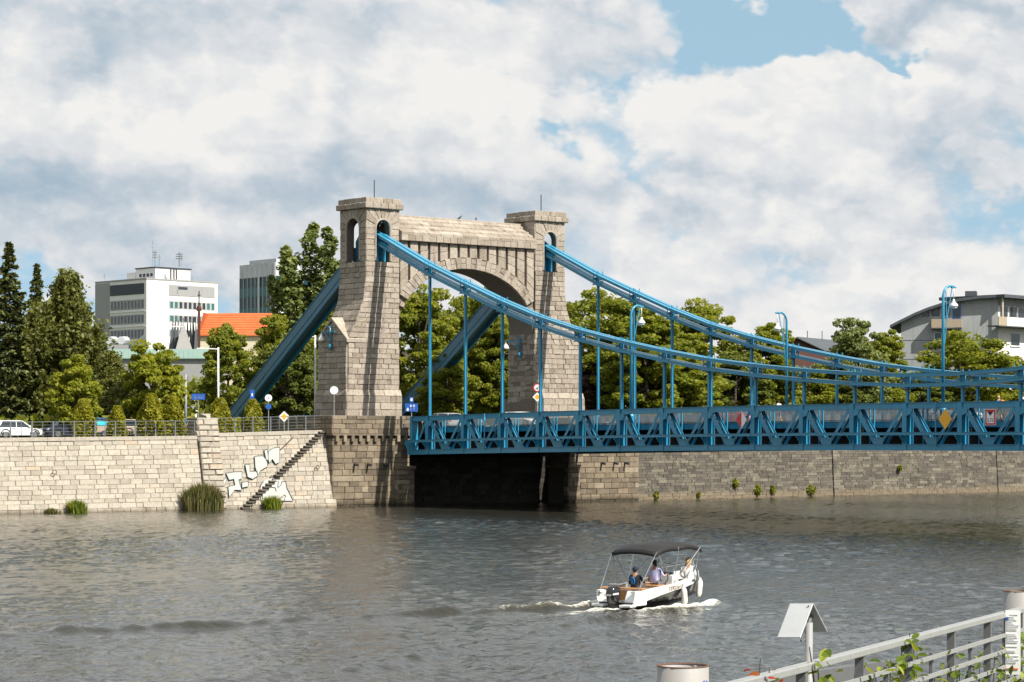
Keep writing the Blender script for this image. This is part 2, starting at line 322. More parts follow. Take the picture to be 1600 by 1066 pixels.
# ---- masonry
def stone_geo(mb, q, n, rg, depth=.12, ch=.03, bulge=.025, t=None):
    q = [Vector(p) for p in q]; n = Vector(n); c = sum(q, Vector())/4
    t = rg.random() if t is None else t; lift = rg.uniform(-.5, 1)*bulge
    back = [p-n*depth for p in q]; mid = [p-n*ch*.6+n*lift for p in q]; inn = []
    for p in q:
        d = c-p; L = d.length; inn.append(p+d*min(.4, ch*1.5/L)+n*(lift+bulge*rg.uniform(.1, 1.0)))
    vs = back+mid+inn
    fs = [(8, 9, 10, 11)]+[(4+i, 4+(i+1) % 4, 8+(i+1) % 4, 8+i) for i in range(4)]+[(i, (i+1) % 4, 4+(i+1) % 4, 4+i) for i in range(4)]
    # keep the winding outward
    if (q[1]-q[0]).cross(q[2]-q[0]).dot(n) < 0: fs = [f[::-1] for f in fs]
    mb.add(vs, fs, t)
def courses(P, N, zs, s0, s1, avg, rg, gap=.022, skip=None):
    """quads of a coursed wall face; P(s,z) point, s0(z)/s1(z) its ends"""
    out = []
    for i in range(len(zs)-1):
        a, b = zs[i]+gap/2, zs[i+1]-gap/2; w_ = s1((a+b)/2)-s0((a+b)/2)
        if w_ < .1: continue
        n = max(1, round(w_/(avg*rg.uniform(.85, 1.15)))); cut = [0]+sorted((k+rg.uniform(-.28, .28)+(.25 if i % 2 else -.25)*(n > 1))/n for k in range(1, n))+[1]
        for u, v in zip(cut, cut[1:]):
            def S(t, z, e): return s0(z)+(s1(z)-s0(z))*t+e
            q = [P(S(u, a, gap/2), a), P(S(v, a, -gap/2), a), P(S(v, b, -gap/2), b), P(S(u, b, gap/2), b)]
            if skip and skip(sum(q, Vector())/4): continue
            out.append((q, N))
    return out
def lay(quads, name, material, parent, rg, most=300, **kw):
    """the largest stones as parts of their own, the rest joined"""
    def size(q):
        a = [Vector(p) for p in q[0]]; c = sum(a, Vector())/4
        return -((a[1]-a[0]).cross(a[3]-a[0])).length/(c-EYE).length_squared
    quads = sorted(quads, key=size)
    for q, n in quads[:most]:
        mb = MB(); stone_geo(mb, q, n, rg, **kw); mb.build(name, material, parent, fix=False)
    if quads[most:]:
        mb = MB()
        for q, n in quads[most:]: stone_geo(mb, q, n, rg, **kw)
        o = mb.build(name+'_courses', material, parent, fix=False); o['kind'] = 'stuff'
def steps(a, b, h, rg, jit=.12):
    n = max(1, round((b-a)/h)); z = [a+(b-a)*(k+(rg.uniform(-jit, jit) if 0 < k < n else 0))/n for k in range(n+1)]; return z
def arch_wall(mb, O, U, Nn, w0, w1, z0, z1, c, half, spring, rise, th, n=24):
    """slab from u=w0..w1 with an arched opening; O origin, U along, Nn outward normal; th thickness"""
    us = [w0]+[c-half*math.cos(math.pi*k/n) for k in range(n+1)]+[w1]
    def low(u):
        x = (u-c)/half
        return z0 if abs(x) > 1.00001 else spring+rise*math.sqrt(max(0, 1-x*x))
    O, U, Nn = Vector(O), Vector(U), Vector(Nn); P = lambda u, z, k: O+U*u+Vector((0, 0, z))-Nn*th*k
    for u, v in zip(us, us[1:]):
        mid = (u+v)/2
        zu, zv = (z0, z0) if abs(mid-c) > half else (max(spring, low(u)), max(spring, low(v)))
        mb.hexa([P(u, zu, 0), P(v, zv, 0), P(v, zv, 1), P(u, zu, 1)], [P(u, z1, 0), P(v, z1, 0), P(v, z1, 1), P(u, z1, 1)])
def copy_thing(root, loc, rotz=None, scale=None, label=None, group=None):
    r = root.copy(); COL.objects.link(r); r.location = loc
    if rotz is not None: r.rotation_euler.z = rotz
    if scale: r.scale = scale if isinstance(scale, (tuple, list)) else (scale,)*3
    if label: r['label'] = label
    if group: r['group'] = group
    for ch in list(root.children):
        c = ch.copy(); COL.objects.link(c); c.parent = r
        for g in ch.children:
            d = g.copy(); COL.objects.link(d); d.parent = c
    return r
def text_mesh(txt, size, material, M, name, parent, depth=.004):
    cu = bpy.data.curves.new('t', 'FONT'); cu.body = txt; cu.size = size; cu.align_x = 'CENTER'; cu.align_y = 'CENTER'; cu.extrude = depth
    o = bpy.data.objects.new('t', cu); COL.objects.link(o); dg = bpy.context.evaluated_depsgraph_get(); me = bpy.data.meshes.new_from_object(o.evaluated_get(dg)); bpy.data.objects.remove(o); bpy.data.curves.remove(cu)
    off = Vector(ORG.get(parent.name, (0, 0, 0))); me.transform(Matrix.Translation(-off) @ M); me.materials.clear()
    return link(name, me, material, parent)
# ------------------------------------------------------------------ water, ground
BOAT = Vector((108.05, -76.58, 0)); BH = R_(38)
HEAD = (FW*math.cos(BH)+RT*math.sin(BH)).normalized(); SIDE = Vector((HEAD.y, -HEAD.x, 0))   # SIDE = starboard
def water():
    """river surface: a finely divided stretch with real waves and the boat's wake, set in a wide flat sheet"""
    dd = [46.0]
    while dd[-1] < 318: dd.append(dd[-1]+max(.16, dd[-1]*.0026))
    dd = np.array(dd); uu = np.linspace(-.262, .262, 640)
    Dm, Um = np.meshgrid(dd, uu, indexing='ij'); Lm = Dm*Um
    X = EYE.x+FW.x*Dm+RT.x*Lm; Y = EYE.y+FW.y*Dm+RT.y*Lm
    def nz(sc, seed, k=7):
        r = np.random.RandomState(seed); out = 0
        for _ in range(k):
            a, ph = r.uniform(0, 6.28), r.uniform(0, 6.28); f = sc*r.uniform(.6, 1.7); out = out+np.sin(X*f*math.cos(a)+Y*f*math.sin(a)+ph)
        return out/k**.5
    r = np.random.RandomState(5); Z = np.zeros_like(X); N = 76
    for i in range(N):
        lam = .32*(12.0**(i/(N-1))); a = R_(205)+r.normal()*.85; k = 2*math.pi/lam; s_ = WAVE*math.sqrt(2/N)*(1.0 if lam < 1.6 else .5)
        Z += s_/k*np.sin(k*(X*math.cos(a)+Y*math.sin(a))+r.uniform(0, 6.28)+1.2*np.sin(k*.13*(X*math.sin(a)-Y*math.cos(a))+r.uniform(0, 6.28)))
    patch = np.clip(.85+.42*nz(.045, 40)+.30*nz(.16, 41), .2, 1.7); Z *= patch
    dx, dy = X-BOAT.x, Y-BOAT.y; u = dx*HEAD.x+dy*HEAD.y; s = dx*SIDE.x+dy*SIDE.y         # along heading (stern at u=0), to starboard
    foam = np.zeros_like(X); rough = nz(2.3, 1)+.7*nz(5, 2); b = np.clip(-u, 0, None); on = np.exp(-np.clip(b-20, 0, None)/20)
    wid = .5+.06*b; trail = np.exp(-(s/wid)**2)*(u < .25)*on
    Z += trail*(.05*rough*np.exp(-b/12)+.10*np.exp(-b/2.5)); foam += trail*(.80*np.exp(-b/3.2)+.34*np.exp(-b/16))
    mod = .55+.45*nz(.45, 7)
    for sg in (-1, 1):
        c = sg*(.95+.30*(b+1.0)); wv = .22+.016*b; q = (s-c)/wv*sg; arm = np.exp(-q**2)*(u < 3.2)*np.exp(-b/48)*(b > -1)
        Z += arm*(.22+.05*rough)*np.clip(mod+.35, .2, 1.4)-np.exp(-(q+1.6)**2)*(u < 2)*.07*np.exp(-b/30); foam += arm*np.clip(.62*np.exp(-b/4)+.40*mod, 0, 1)*np.exp(-b/22)
        for k, (off, amp) in enumerate(((1.5, .10), (3.0, .08), (4.7, .055))):
            c2 = sg*(.95+.30*(b+1.0)-off*(.3+.035*b)); a2 = np.exp(-((s-c2)/(.3+.03*b))**2)*np.clip((b-1.5-2.5*k)/2, 0, 1)*np.exp(-b/26); Z += a2*amp*np.clip(1+.6*nz(.5, 20+k), 0, 2); foam += a2*.30*np.clip(nz(.9, 30+k)-.3, 0, 1)
    hl = np.exp(-((np.abs(s)-.98)/.26)**2)*(u > .1)*(u < 4.5); Z += hl*(.03+.035*rough); foam += hl*(.42+.30*(u > 2.4))
    spray = np.exp(-((u-3.7)/.9)**2-((s-1.25)/.5)**2); Z += spray*.13*(1+.5*rough); foam += spray*.85
    foam += np.exp(-((u-1.8)/2.4)**2-((s-2.2)/.9)**2)*.40
    Z = np.where((np.abs(s) < .72)*(u > .1)*(u < 4.0), -.16, Z)
    edge = np.clip(np.minimum.reduce([(Dm-46)/4, (dd[-1]-Dm)/6, (.262-np.abs(Um))/.012]), 0, 1); Z *= edge
    nx, ny = X.shape; I = np.arange(nx*ny).reshape(nx, ny); F = np.stack([I[:-1, :-1], I[:-1, 1:], I[1:, 1:], I[1:, :-1]], -1).reshape(-1, 4)
    V = np.stack([X, Y, Z], -1).reshape(-1, 3); k = len(V); V = np.concatenate([V, [(-4000, -4000, 0), (4000, -4000, 0), (4000, 4000, 0), (-4000, 4000, 0)]])
    inner = [I[0, 0], I[0, -1], I[-1, -1], I[-1, 0]]      # near left, near right, far right, far left
    F = np.concatenate([F, [(k, k+1, inner[1], inner[0]), (k+1, k+2, inner[2], inner[1]), (k+2, k+3, inner[3], inner[2]), (k+3, k, inner[0], inner[3])]])
    me = npmesh('river', V, F); a = me.attributes.new('foam', 'FLOAT', 'POINT'); a.data.foreach_set('value', np.concatenate([np.clip(foam*edge, 0, 1).ravel(), np.zeros(4)]).astype(np.float32))
    me.polygons.foreach_set('use_smooth', [True]*len(me.polygons)); structure(link('river', me, 'river_water'))
WAVE = .135
water()
def lerp_tab(tab, v):
    if v <= tab[0][0]: return tab[0][1]
    for (a, x), (b, y) in zip(tab, tab[1:]):
        if v <= b: return x+(y-x)*(v-a)/(b-a)
    return tab[-1][1]
GZ = lambda y: lerp_tab([(-60, 5.8), (-39, 5.9), (-21, 6.15), (-8.5, 6.6), (-4, 6.95), (0, 7.0), (20, 7.0), (26, 6.6), (40, 6.1), (400, 6.1)], y)
def wallx(y):   # top edge of the far bank
    return -4.9 if y < -7.9 else (-4.2 if y < 28.6 else -4.6-.045*(y-28.6))
def ground():
    ys = np.array([-3000, -800, -200, -100, -60, -39, -30, -21, -14, -8.5, -7.95, -6, -4, -1, 0, 10, 20, 24, 28.5, 34, 40, 60, 90, 130, 200, 600, 3000.]); xs = [0, -.6, -8, -20, -60, -200, -700, -4000]
    V = [(wallx(y)-(1.0 if -7.95 < y < 28.6 else 0)+x, y, GZ(y) if x > -90 else 6.4) for y in ys for x in xs]; k = len(xs)
    F = [(j*k+i, j*k+i+1, (j+1)*k+i+1, (j+1)*k+i) for j in range(len(ys)-1) for i in range(k-1)]
    structure(link('far_bank_ground', npmesh('far_bank_ground', V, F), 'turf'))
    mb = MB(); L = [(-400, 5.8), (-60, 5.8), (-39, 5.9), (-21, 6.15), (-9, 6.58)]
    for (a, za), (b, zb) in zip(L, L[1:]): mb.hexa([(-14, a, za-.3), (-6.6, a, za-.3), (-6.6, b, zb-.3), (-14, b, zb-.3)], [(-14, a, za+.012), (-6.6, a, za+.012), (-6.6, b, zb+.012), (-14, b, zb+.012)])
    structure(mb.build('embankment_road', 'asphalt'))
    mb = MB(); mb.hexa([(-140, 2.6, 6.5), (-2.2, 2.6, 6.6), (-2.2, 17.4, 6.6), (-140, 17.4, 6.5)], [(-140, 2.6, 6.95), (-2.2, 2.6, 7.03), (-2.2, 17.4, 7.03), (-140, 17.4, 6.95)])
    structure(mb.build('approach_road', 'asphalt'))
    # near bank, behind the railing
    E = [(600, -760), (157.6, -121.5), (153.5, -113.8), (148.0, -103.5), (124, -58), (121.5, -40), (121.5, 60), (140, 400), (200, 3000)]
    mb = MB()
    for (x, y), (x2, y2) in zip(E, E[1:]):
        mb.add([(x, y, -1), (x2, y2, -1), (x2, y2, 2.2), (x, y, 2.2), (x+6, y, 2.9), (x2+6, y2, 2.9), (x+16, y, 4.1), (x2+16, y2, 4.1), (3000, y, 4.3), (3000, y2, 4.3)], [(0, 1, 2, 3), (3, 2, 5, 4), (4, 5, 7, 6), (6, 7, 9, 8)])
    structure(mb.build('near_bank_ground', 'turf', fix=False))
ground()

# ------------------------------------------------------------------ quay walls
rg = rnd_(5)
def quay_section(label, y0, y1, zt0, zt1, x_at, batter, material, core, course, avg, seed, extra=0, cap=True, most=300, zlow=-.5, group=None):
    rg = rnd_(seed); r = thing('quay_wall', label, 'wall', (x_at((y0+y1)/2), (y0+y1)/2, 0), group=group)
    top = lambda y: zt0+(zt1-zt0)*(y-y0)/(y1-y0); fx = lambda y, z: x_at(y)-batter*z+extra
    mb = MB(); th = 2.5
    mb.hexa([(fx(y0, zlow)-.07, y0, zlow), (fx(y1, zlow)-.07, y1, zlow), (fx(y1, zlow)-th, y1, zlow), (fx(y0, zlow)-th, y0, zlow)], [(fx(y0, zt0)-.07, y0, zt0-.02), (fx(y1, zt1)-.07, y1, zt1-.02), (fx(y1, zt1)-th, y1, zt1-.02), (fx(y0, zt0)-th, y0, zt0-.02)])
    mb.build('wall_core', core, r)
    n = Vector((1, 0, batter)).normalized(); H = max(zt0, zt1)
    zs = steps(zlow, 1.0, course/H, rg) if False else None
    fr = steps(0, 1, course/(H-zlow), rg, .16)
    ct = .32 if cap else 0
    P = lambda s, f: Vector((fx(s, zlow+(top(s)-ct-zlow)*f), s, zlow+(top(s)-ct-zlow)*f))
    q = courses(P, n, fr, lambda f: y0, lambda f: y1, avg, rg, gap=0)
    q2 = []
    for c, nn in q:   # open the joints after mapping
        m = sum(c, Vector())/4; q2.append(([p+(m-p).normalized()*.016 for p in c], nn))
    lay(q2, 'stone', material, r, rg, most, depth=.16, ch=.022, bulge=.03)
    if cap:
        k = max(1, round((y1-y0)/1.6))
        for i in range(k):
            a, b = y0+(y1-y0)*i/k+.008, y0+(y1-y0)*(i+1)/k-.008; mb = MB(); o = rg.uniform(-.01, .02)
            mb.hexa([(fx(a, top(a))-.9, a, top(a)-.31), (fx(a, top(a))+.14+o, a, top(a)-.31), (fx(b, top(b))+.14+o, b, top(b)-.31), (fx(b, top(b))-.9, b, top(b)-.31)], [(fx(a, top(a))-.9, a, top(a)), (fx(a, top(a))+.12+o, a, top(a)), (fx(b, top(b))+.12+o, b, top(b)), (fx(b, top(b))-.9, b, top(b))], rg.uniform(.2, .7))
            mb.build('coping_stone', material, r)
    return r
LX = lambda y: -3.45
west = quay_section('long pale stone quay wall below the parked cars', -75, -21.25, 5.65, 6.23, LX, .2, 'quay_stone', 'quay_mortar', .42, 1.15, 11)
stair_wall = quay_section('pale stone quay wall section with graffiti and stone steps', -19.1, -7.6, 6.46, 6.76, LX, .2, 'quay_stone', 'quay_mortar', .42, 1.0, 12)
RX = lambda y: -3.75-.048*(y-28.6)
quay_section('dark stained quay wall section beyond the bridge, next to the abutment', 28.6, 58, 6.1, 6.1, RX, .06, 'dark_wall_stone', 'wall_core', .29, 1.15, 13)
quay_section('dark quay wall section with a pale painted patch between two joints', 58.3, 87, 6.1, 6.1, lambda y: RX(y)-.12, .06, 'dark_wall_stone', 'wall_core', .29, 1.15, 14)
quay_section('dark quay wall section farthest along the river behind the bridge', 87.3, 150, 6.1, 6.1, lambda y: RX(y)-.24, .06, 'dark_wall_stone', 'wall_core', .29, 1.25, 15)
def pilaster():
    rg = rnd_(21); r = thing('quay_pilaster', 'rusticated stone pilaster rising above the quay fence', 'pillar', (-3.6, -20.2, 0)); fx = lambda z: -3.18-.2*z
    zs = steps(-.4, 7.6, .47, rg, .05); mb = MB()
    mb.hexa([(fx(-.4)-.09, -21.15, -.4), (fx(-.4)-.09, -19.2, -.4), (-5.9, -19.2, -.4), (-5.9, -21.15, -.4)], [(fx(7.5)-.09, -21.1, 7.5), (fx(7.5)-.09, -19.25, 7.5), (-6.2, -19.25, 7.5), (-6.2, -21.1, 7.5)]); mb.build('core', 'quay_mortar', r)
    q = courses(lambda s, z: Vector((fx(z), s, z)), Vector((1, 0, .2)).normalized(), zs, lambda z: -21.2, lambda z: -19.15, .95, rg, gap=.05)
    q += courses(lambda s, z: Vector((s, -21.2, z)), Vector((0, -1, 0)), zs[-5:], lambda z: -6.2, lambda z: fx(z), .9, rg, gap=.05)
    lay(q, 'stone', 'quay_stone', r, rg, 300, depth=.2, ch=.06, bulge=.08)
    mb = MB(); mb.box(-6.25, fx(7.6)+.02, -21.22, -19.13, 7.57, 7.75, .4); mb.build('cap_stone', 'quay_stone', r, bevel=.03)
pilaster()
def quay_steps():
    r = thing('stone_steps', 'cantilevered stone steps, toned as in shade, climbing the graffiti wall', 'steps', (-3.3, -17.5, 0)); rg = rnd_(8); n = 27
    for i in range(n):
        if i == 10: continue
        k = i/(n-1); y = -17.4+8.95*k; z = .12+6.45*k; x = -3.45-.2*z; mb = MB()
        mb.hexa([(x-.1, y-.33, z-.09), (x+.42, y-.33, z-.09), (x+.42, y+.36, z-.09), (x-.1, y+.36, z-.09)], [(x-.1, y-.33, z+.05), (x+.42, y-.33, z+.05), (x+.42, y+.36, z+.05), (x-.1, y+.36, z+.05)], rg.random()); mb.build('step', 'shaded_step_stone', r, bevel=.02)
    mb = MB(); pts = [onX(459, 682, -4.45), onX(436, 705, -4.3), onX(424, 716, -4.2), onX(414, 720, -4.2), onX(406, 727, -4.1), onX(380, 751, -3.95)]; mb.tube(pts, .035, 6); mb.build('handrail', 'rust', r)
quay_steps()
def ring(label, px, py, x):
    p = onX(px, py, x+.06); mb = MB(); k = 12; mb.tube([p+Vector((.02, math.sin(2*math.pi*i/k)*.17, math.cos(2*math.pi*i/k)*.17-.14)) for i in range(k+1)], .035, 6); o = mb.build('mooring_ring', 'rust', None, True); tag(o, label, 'ring', 'mooring rings')
ring('rusty mooring ring on the long quay wall', 85, 735, -3.9); ring('rusty mooring ring on the graffiti wall beside the abutment', 496, 728, -4.0)
def graffiti():
    M = lambda px, py: onX(px, py, -3.45-.2*max(0, (790-py)/19))+Vector((.075, 0, .015))
    def sheet(mb, pts, dx=0): 
        v = [M(340+x*130/1260, 690+y*110/1066)+Vector((dx, 0, 0)) for x, y in pts]; mb.hexa([p-Vector((.03, 0, 0)) for p in v], v)
    def line(mb, pts, wd=.07):
        v = [M(340+x*130/1260, 690+y*110/1066)+Vector((.012, 0, 0)) for x, y in pts]
        for a, b in zip(v, v[1:]): mb.beam(a, b, .012, wd, (1, 0, .2))
    r = thing('graffiti', 'white block letter graffiti with teal outlines above the steps', 'graffiti', M(400, 730))
    W1 = [[(115, 480), (240, 460), (360, 455), (360, 560), (310, 580), (360, 740), (250, 735), (165, 850), (150, 680), (255, 660), (235, 570), (165, 585)], [(60, 600), (130, 545), (125, 600), (95, 665)], [(405, 345), (480, 345), (480, 450), (590, 450), (600, 520), (520, 570), (445, 540)], [(550, 225), (680, 215), (740, 290), (745, 380), (640, 440), (600, 520), (560, 390)],
          [(695, 130), (745, 120), (760, 270), (730, 300)], [(760, 150), (830, 100), (930, 85), (930, 310), (870, 345), (820, 270), (770, 330), (755, 250)], [(360, 620), (450, 600), (460, 680), (360, 700)]]
    for p in W1: mb = MB(); sheet(mb, p); mb.build('letter_fill', 'graffiti_white', r)
    mb = MB()
    for p in W1: line(mb, p+p[:1], .09)
    mb.build('outline', 'graffiti_line', r)
    r = thing('graffiti', 'white bubble letter graffiti with dark outlines behind the small waterside shrub', 'graffiti', M(435, 765))
    mb = MB(); sheet(mb, [(690, 600), (820, 560), (1020, 600), (1040, 720), (1130, 900), (1000, 900), (760, 880), (660, 900), (620, 740)]); mb.build('letter_fill', 'graffiti_white', r)
    mb = MB()
    for p in ([(690, 600), (640, 670), (630, 760), (680, 870)], [(700, 690), (740, 660), (745, 730)], [(730, 750), (790, 690), (860, 700), (880, 760)], [(820, 560), (835, 640), (820, 650)], [(910, 600), (900, 700), (950, 660), (960, 610), (1020, 600), (1035, 700), (1135, 900)], [(940, 860), (1000, 810), (1020, 830), (990, 905)], [(790, 520), (890, 520)], [(810, 570), (920, 570)]): line(mb, p, .13)
    mb.build('outline', 'graffiti_dark', r)
graffiti()
# ------------------------------------------------------------------ abutment
def abutment():
    rg = rnd_(31); r = thing('bridge_abutment', 'tall blackened stone abutment under the bridge gateway with a row of corbels', 'abutment', (-8, 10, 0))
    for nm, y0, y1 in (('near', -7.95, .5), ('far', 19.6, 28.55)):
        mb = MB(); mb.box(-14, -3.7, y0+.08, y1-.08, -1, 7.9); mb.build('block_core', 'abutment_core', r)
    mb = MB(); mb.box(-14, -6.3, .45, 19.65, -1, 4.3); mb.box(-14, -8.2, .45, 19.65, 4.3, 6.6); mb.build('bearing_wall', 'underdeck_shade_stone', r)
    q = []; nX = Vector((1, 0, 0)); nY = Vector((0, -1, 0))
    for y0, y1 in ((-7.95, .5), (19.6, 28.55)):
        q += courses(lambda s, z: Vector((-3.6, s, z)), nX, steps(-.3, 5.85, .5, rg), lambda z: y0, lambda z: y1, 1.15, rg)
        q += courses(lambda s, z: Vector((-3.42, s, z)), nX, [6.42, 6.85, 7.3, 7.68, 8.03], lambda z: y0-.1, lambda z: y1+.1, 1.2, rg)
        q += courses(lambda s, z: Vector((s, y0, z)), nY, steps(-.3, 5.85, .5, rg), lambda z: -8, lambda z: -3.6, 1.15, rg)
        q += courses(lambda s, z: Vector((s, y0-.12, z)), nY, [6.42, 6.85, 7.3, 7.68, 8.03], lambda z: -12, lambda z: -3.42, 1.2, rg)
    lay(courses(lambda s, z: Vector((-6.2, s, z)), nX, steps(-.3, 4.3, .5, rg), lambda z: .5, lambda z: 19.6, 1.2, rg), 'bearing_stone', 'underdeck_shade_stone', r, rg, 300, depth=.14, ch=.035, bulge=.045)
    lay(q, 'stone', 'abutment_stone', r, rg, 300, depth=.14, ch=.035, bulge=.045)
    for y0, y1 in ((-7.95, .5), (19.6, 28.55)):
        mb = MB(); mb.box(-14, -3.55, y0-.02, y1+.02, 5.86, 5.98, .3); mb.box(-14, -3.35, y0-.16, y1+.14, 6.26, 6.42, .3); mb.build('string_course', 'abutment_stone', r, bevel=.02)
        k = 0; y = y0+.15
        while y < y1-.2: mb = MB(); mb.box(-3.75, -3.3, y, y+.34, 5.72, 6.262, rg.random()); mb.build('corbel', 'abutment_stone', r, bevel=.025); y += .84
    for y, (ya, yb) in ((0, (-1.2, .7)), (1, (19.0, 20.5))):
        mb = MB(); mb.box(-6.1, -3.2, ya+.08, yb-.08, -1, 3.25, .1); mb.build('pier_foot', 'abutment_core', r); mb = MB(); mb.box(-6.15, -3.0, ya-.1, yb+.1, 3.25, 3.55, .5); mb.build('pier_cap', 'abutment_stone', r, bevel=.03)
        pq = courses(lambda s, z: Vector((-3.12, s, z)), nX, steps(-.3, 3.25, .45, rg), lambda z: ya, lambda z: yb, 1.0, rg)+courses(lambda s, z: Vector((s, ya, z)), nY, steps(-.3, 3.25, .45, rg), lambda z: -3.7, lambda z: -3.12, .6, rg)
        lay(pq, 'foot_stone', 'abutment_stone', r, rg, 300, depth=.12, ch=.035, bulge=.04)
    for px, py in ((553, 726), (574, 726), (600, 727), (939, 724), (959, 724), (976, 724)):
        p = onX(px, py, -3.6); mb = MB(); mb.tube([p+Vector((-.1, 0, .03)), p+Vector((.62, 0, -.06))], .11, 8, .1); mb.build('drain_spout', 'dark_steel', r)
abutment()

# ------------------------------------------------------------------ stone gateway: two pylons joined by an arch
XF, XB = -6.9, -10.9
OUT = [(8, 3.88), (15.0, 3.86), (15.66, 3.45), (16.8, 2.85), (17.8, 2.4), (18.7, 2.1), (19.8, 1.95), (21.0, 1.88), (27, 1.86)]
outer = lambda z: lerp_tab(OUT, z)
def gateway():
    rg = rnd_(41); G = thing('stone_gateway', 'granite bridge gateway of two pylons joined by a wide arch', 'gateway', (-8.9, 10, 8.0))
    nX, nYm, nYp = Vector((1, 0, 0)), Vector((0, -1, 0)), Vector((0, 1, 0))
    for yc, o in ((0, -1), (20, 1)):
        e = .07; zs = [8.0, 10.4, 15.0, 15.66, 16.8, 17.8, 18.7, 19.8, 22.0]
        Yr = lambda z, d=0: sorted((yc-o*(1.86-d), yc+o*(outer(z)-d)))
        core = MB(); rings = []
        for z in zs: a, b = Yr(z, e); rings.append([(XB+e, a, z), (XF-e, a, z), (XF-e, b, z), (XB+e, b, z)])
        core.loft(rings)
        # plinth
        a, b = sorted((yc-o*2.0, yc+o*4.25)); a2, b2 = sorted((yc-o*1.9, yc+o*3.92))
        core.hexa([(XB-.6, a+e, 8.0), (XF+.25-e, a+e, 8.0), (XF+.25-e, b-e, 8.0), (XB-.6, b-e, 8.0)], [(XB-.6, a+e, 9.83), (XF+.25-e, a+e, 9.83), (XF+.25-e, b-e, 9.83), (XB-.6, b-e, 9.83)])
        # gabled buttress on the outer side
        yo, yi = yc+o*3.95, yc+o*1.9; gp = lambda y, d: [(XB-.5+d, y, 9.8), (XF-.12-d, y, 9.8), (XF-.12-d, y, 14.75), (-9.2, y, 16.5-d), (XB-.5+d, y, 14.85)]
        core.hexa(gp(yo-o*e, e), gp(yi, e))
        P = core.build('pylon', 'granite_core', G)
        # belfry walls with arched openings
        bel = MB(); U = Vector((0, 1, 0))
        for x, n in ((XF-e, nX), (XB+e, -nX)): arch_wall(bel, (x, yc, 0), U, n, -1.86+e, 1.86-e, 22.0, 26.8, 0, .85, 25.0, .85, .7)
        for y, n in ((yc-1.86+e, nYm), (yc+1.86-e, nYp)): arch_wall(bel, (0, y, 0), Vector((1, 0, 0)), n, XB+.72, XF-.72, 22.0, 26.8, -8.9, 1.05, 25.0, 1.05, .7)
        bel.box(XB+.1, XF-.1, yc-1.75, yc+1.75, 26.7, 26.9)
        bel.build('belfry', 'granite_core', G)
        q = []
        # river face
        q += courses(lambda s, z: Vector((XF, s, z)), nX, steps(10.43, 22.0, .47, rg), lambda z: Yr(z)[0], lambda z: Yr(z)[1], .95, rg)
        q += courses(lambda s, z: Vector((XF+.25, s, z)), nX, [8.0, 8.62, 9.24, 9.85], lambda z: a, lambda z: b, 1.35, rg)
        q += courses(lambda s, z: Vector((XF+.25-(z-9.85)*.43, s, z)), Vector((.92, 0, .39)), [9.85, 10.43], lambda z: a, lambda z: b, 1.4, rg)
        # face towards the camera (downstream)
        if o < 0:
            q += courses(lambda s, z: Vector((s, -outer(z), z)), nYm, steps(15.2, 22.0, .47, rg), lambda z: XB, lambda z: XF, 1.0, rg, skip=lambda c: c.z < 16.6-abs(c.x+9.2)*.75)
            zz = steps(10.43, 14.75, .49, rg); q += courses(lambda s, z: Vector((s, -3.98, z)), nYm, zz, lambda z: XB-.5, lambda z: XF-.1, 1.1, rg)
            q += courses(lambda s, z: Vector((s, -3.98, z)), nYm, [14.75, 15.35, 16.0, 16.45], lambda z: -9.2-2.2*(16.55-z)/1.75, lambda z: -9.2+2.2*(16.55-z)/1.75, 1.1, rg)
            q += courses(lambda s, z: Vector((s, -4.25, z)), nYm, [8.0, 8.62, 9.24, 9.85], lambda z: XB-.6, lambda z: XF+.25, 1.2, rg)
            q += courses(lambda s, z: Vector((s, -4.25+(z-9.85)*.5, z)), Vector((0, -.9, .43)), [9.85, 10.43], lambda z: XB-.6, lambda z: XF+.2, 1.2, rg)
            mb = MB()
            for sg in (-1, 1):   # sloping coping slabs of the gable
                xa = -9.2+sg*2.42
                for k in range(3):
                    t0, t1 = k/3+.006, (k+1)/3-.006; A = lambda t, up: (xa+(-9.2-xa)*t, 14.62+(16.66-14.62)*t+up)
                    (x0, z0), (x1, z1), (x2, z2), (x3, z3) = A(t0, 0), A(t1, 0), A(t1, .3), A(t0, .3)
                    mb.hexa([(x0, -4.1, z0), (x1, -4.1, z1), (x2, -4.1, z2), (x3, -4.1, z3)], [(x0, -2.0, z0), (x1, -2.0, z1), (x2, -2.0, z2), (x3, -2.0, z3)], rg.uniform(.6, 1))
            mb.build('gable_coping', 'granite', G, bevel=.02)
        else:
            q += courses(lambda s, z: Vector((s, 18.14, z)), nYm, steps(8.0, 16.0, .5, rg), lambda z: XB, lambda z: XF, 1.0, rg)
            q += courses(lambda s, z: Vector((s, 18.14, z)), nYm, steps(24.6, 26.76, .47, rg), lambda z: XB, lambda z: XF, 1.0, rg)
            q += courses(lambda s, z: Vector((XF-.05-(z-14.7)*.0, s, z)), nX, [14.75, 15.35, 16.0], lambda z: 23.0, lambda z: 23.9, 1, rg) if False else []
        lay(q, 'ashlar_stone', 'granite', G, rg, 300 if o < 0 else 240, depth=.12, ch=.03, bulge=.05)
        # belfry stonework
        bq = []
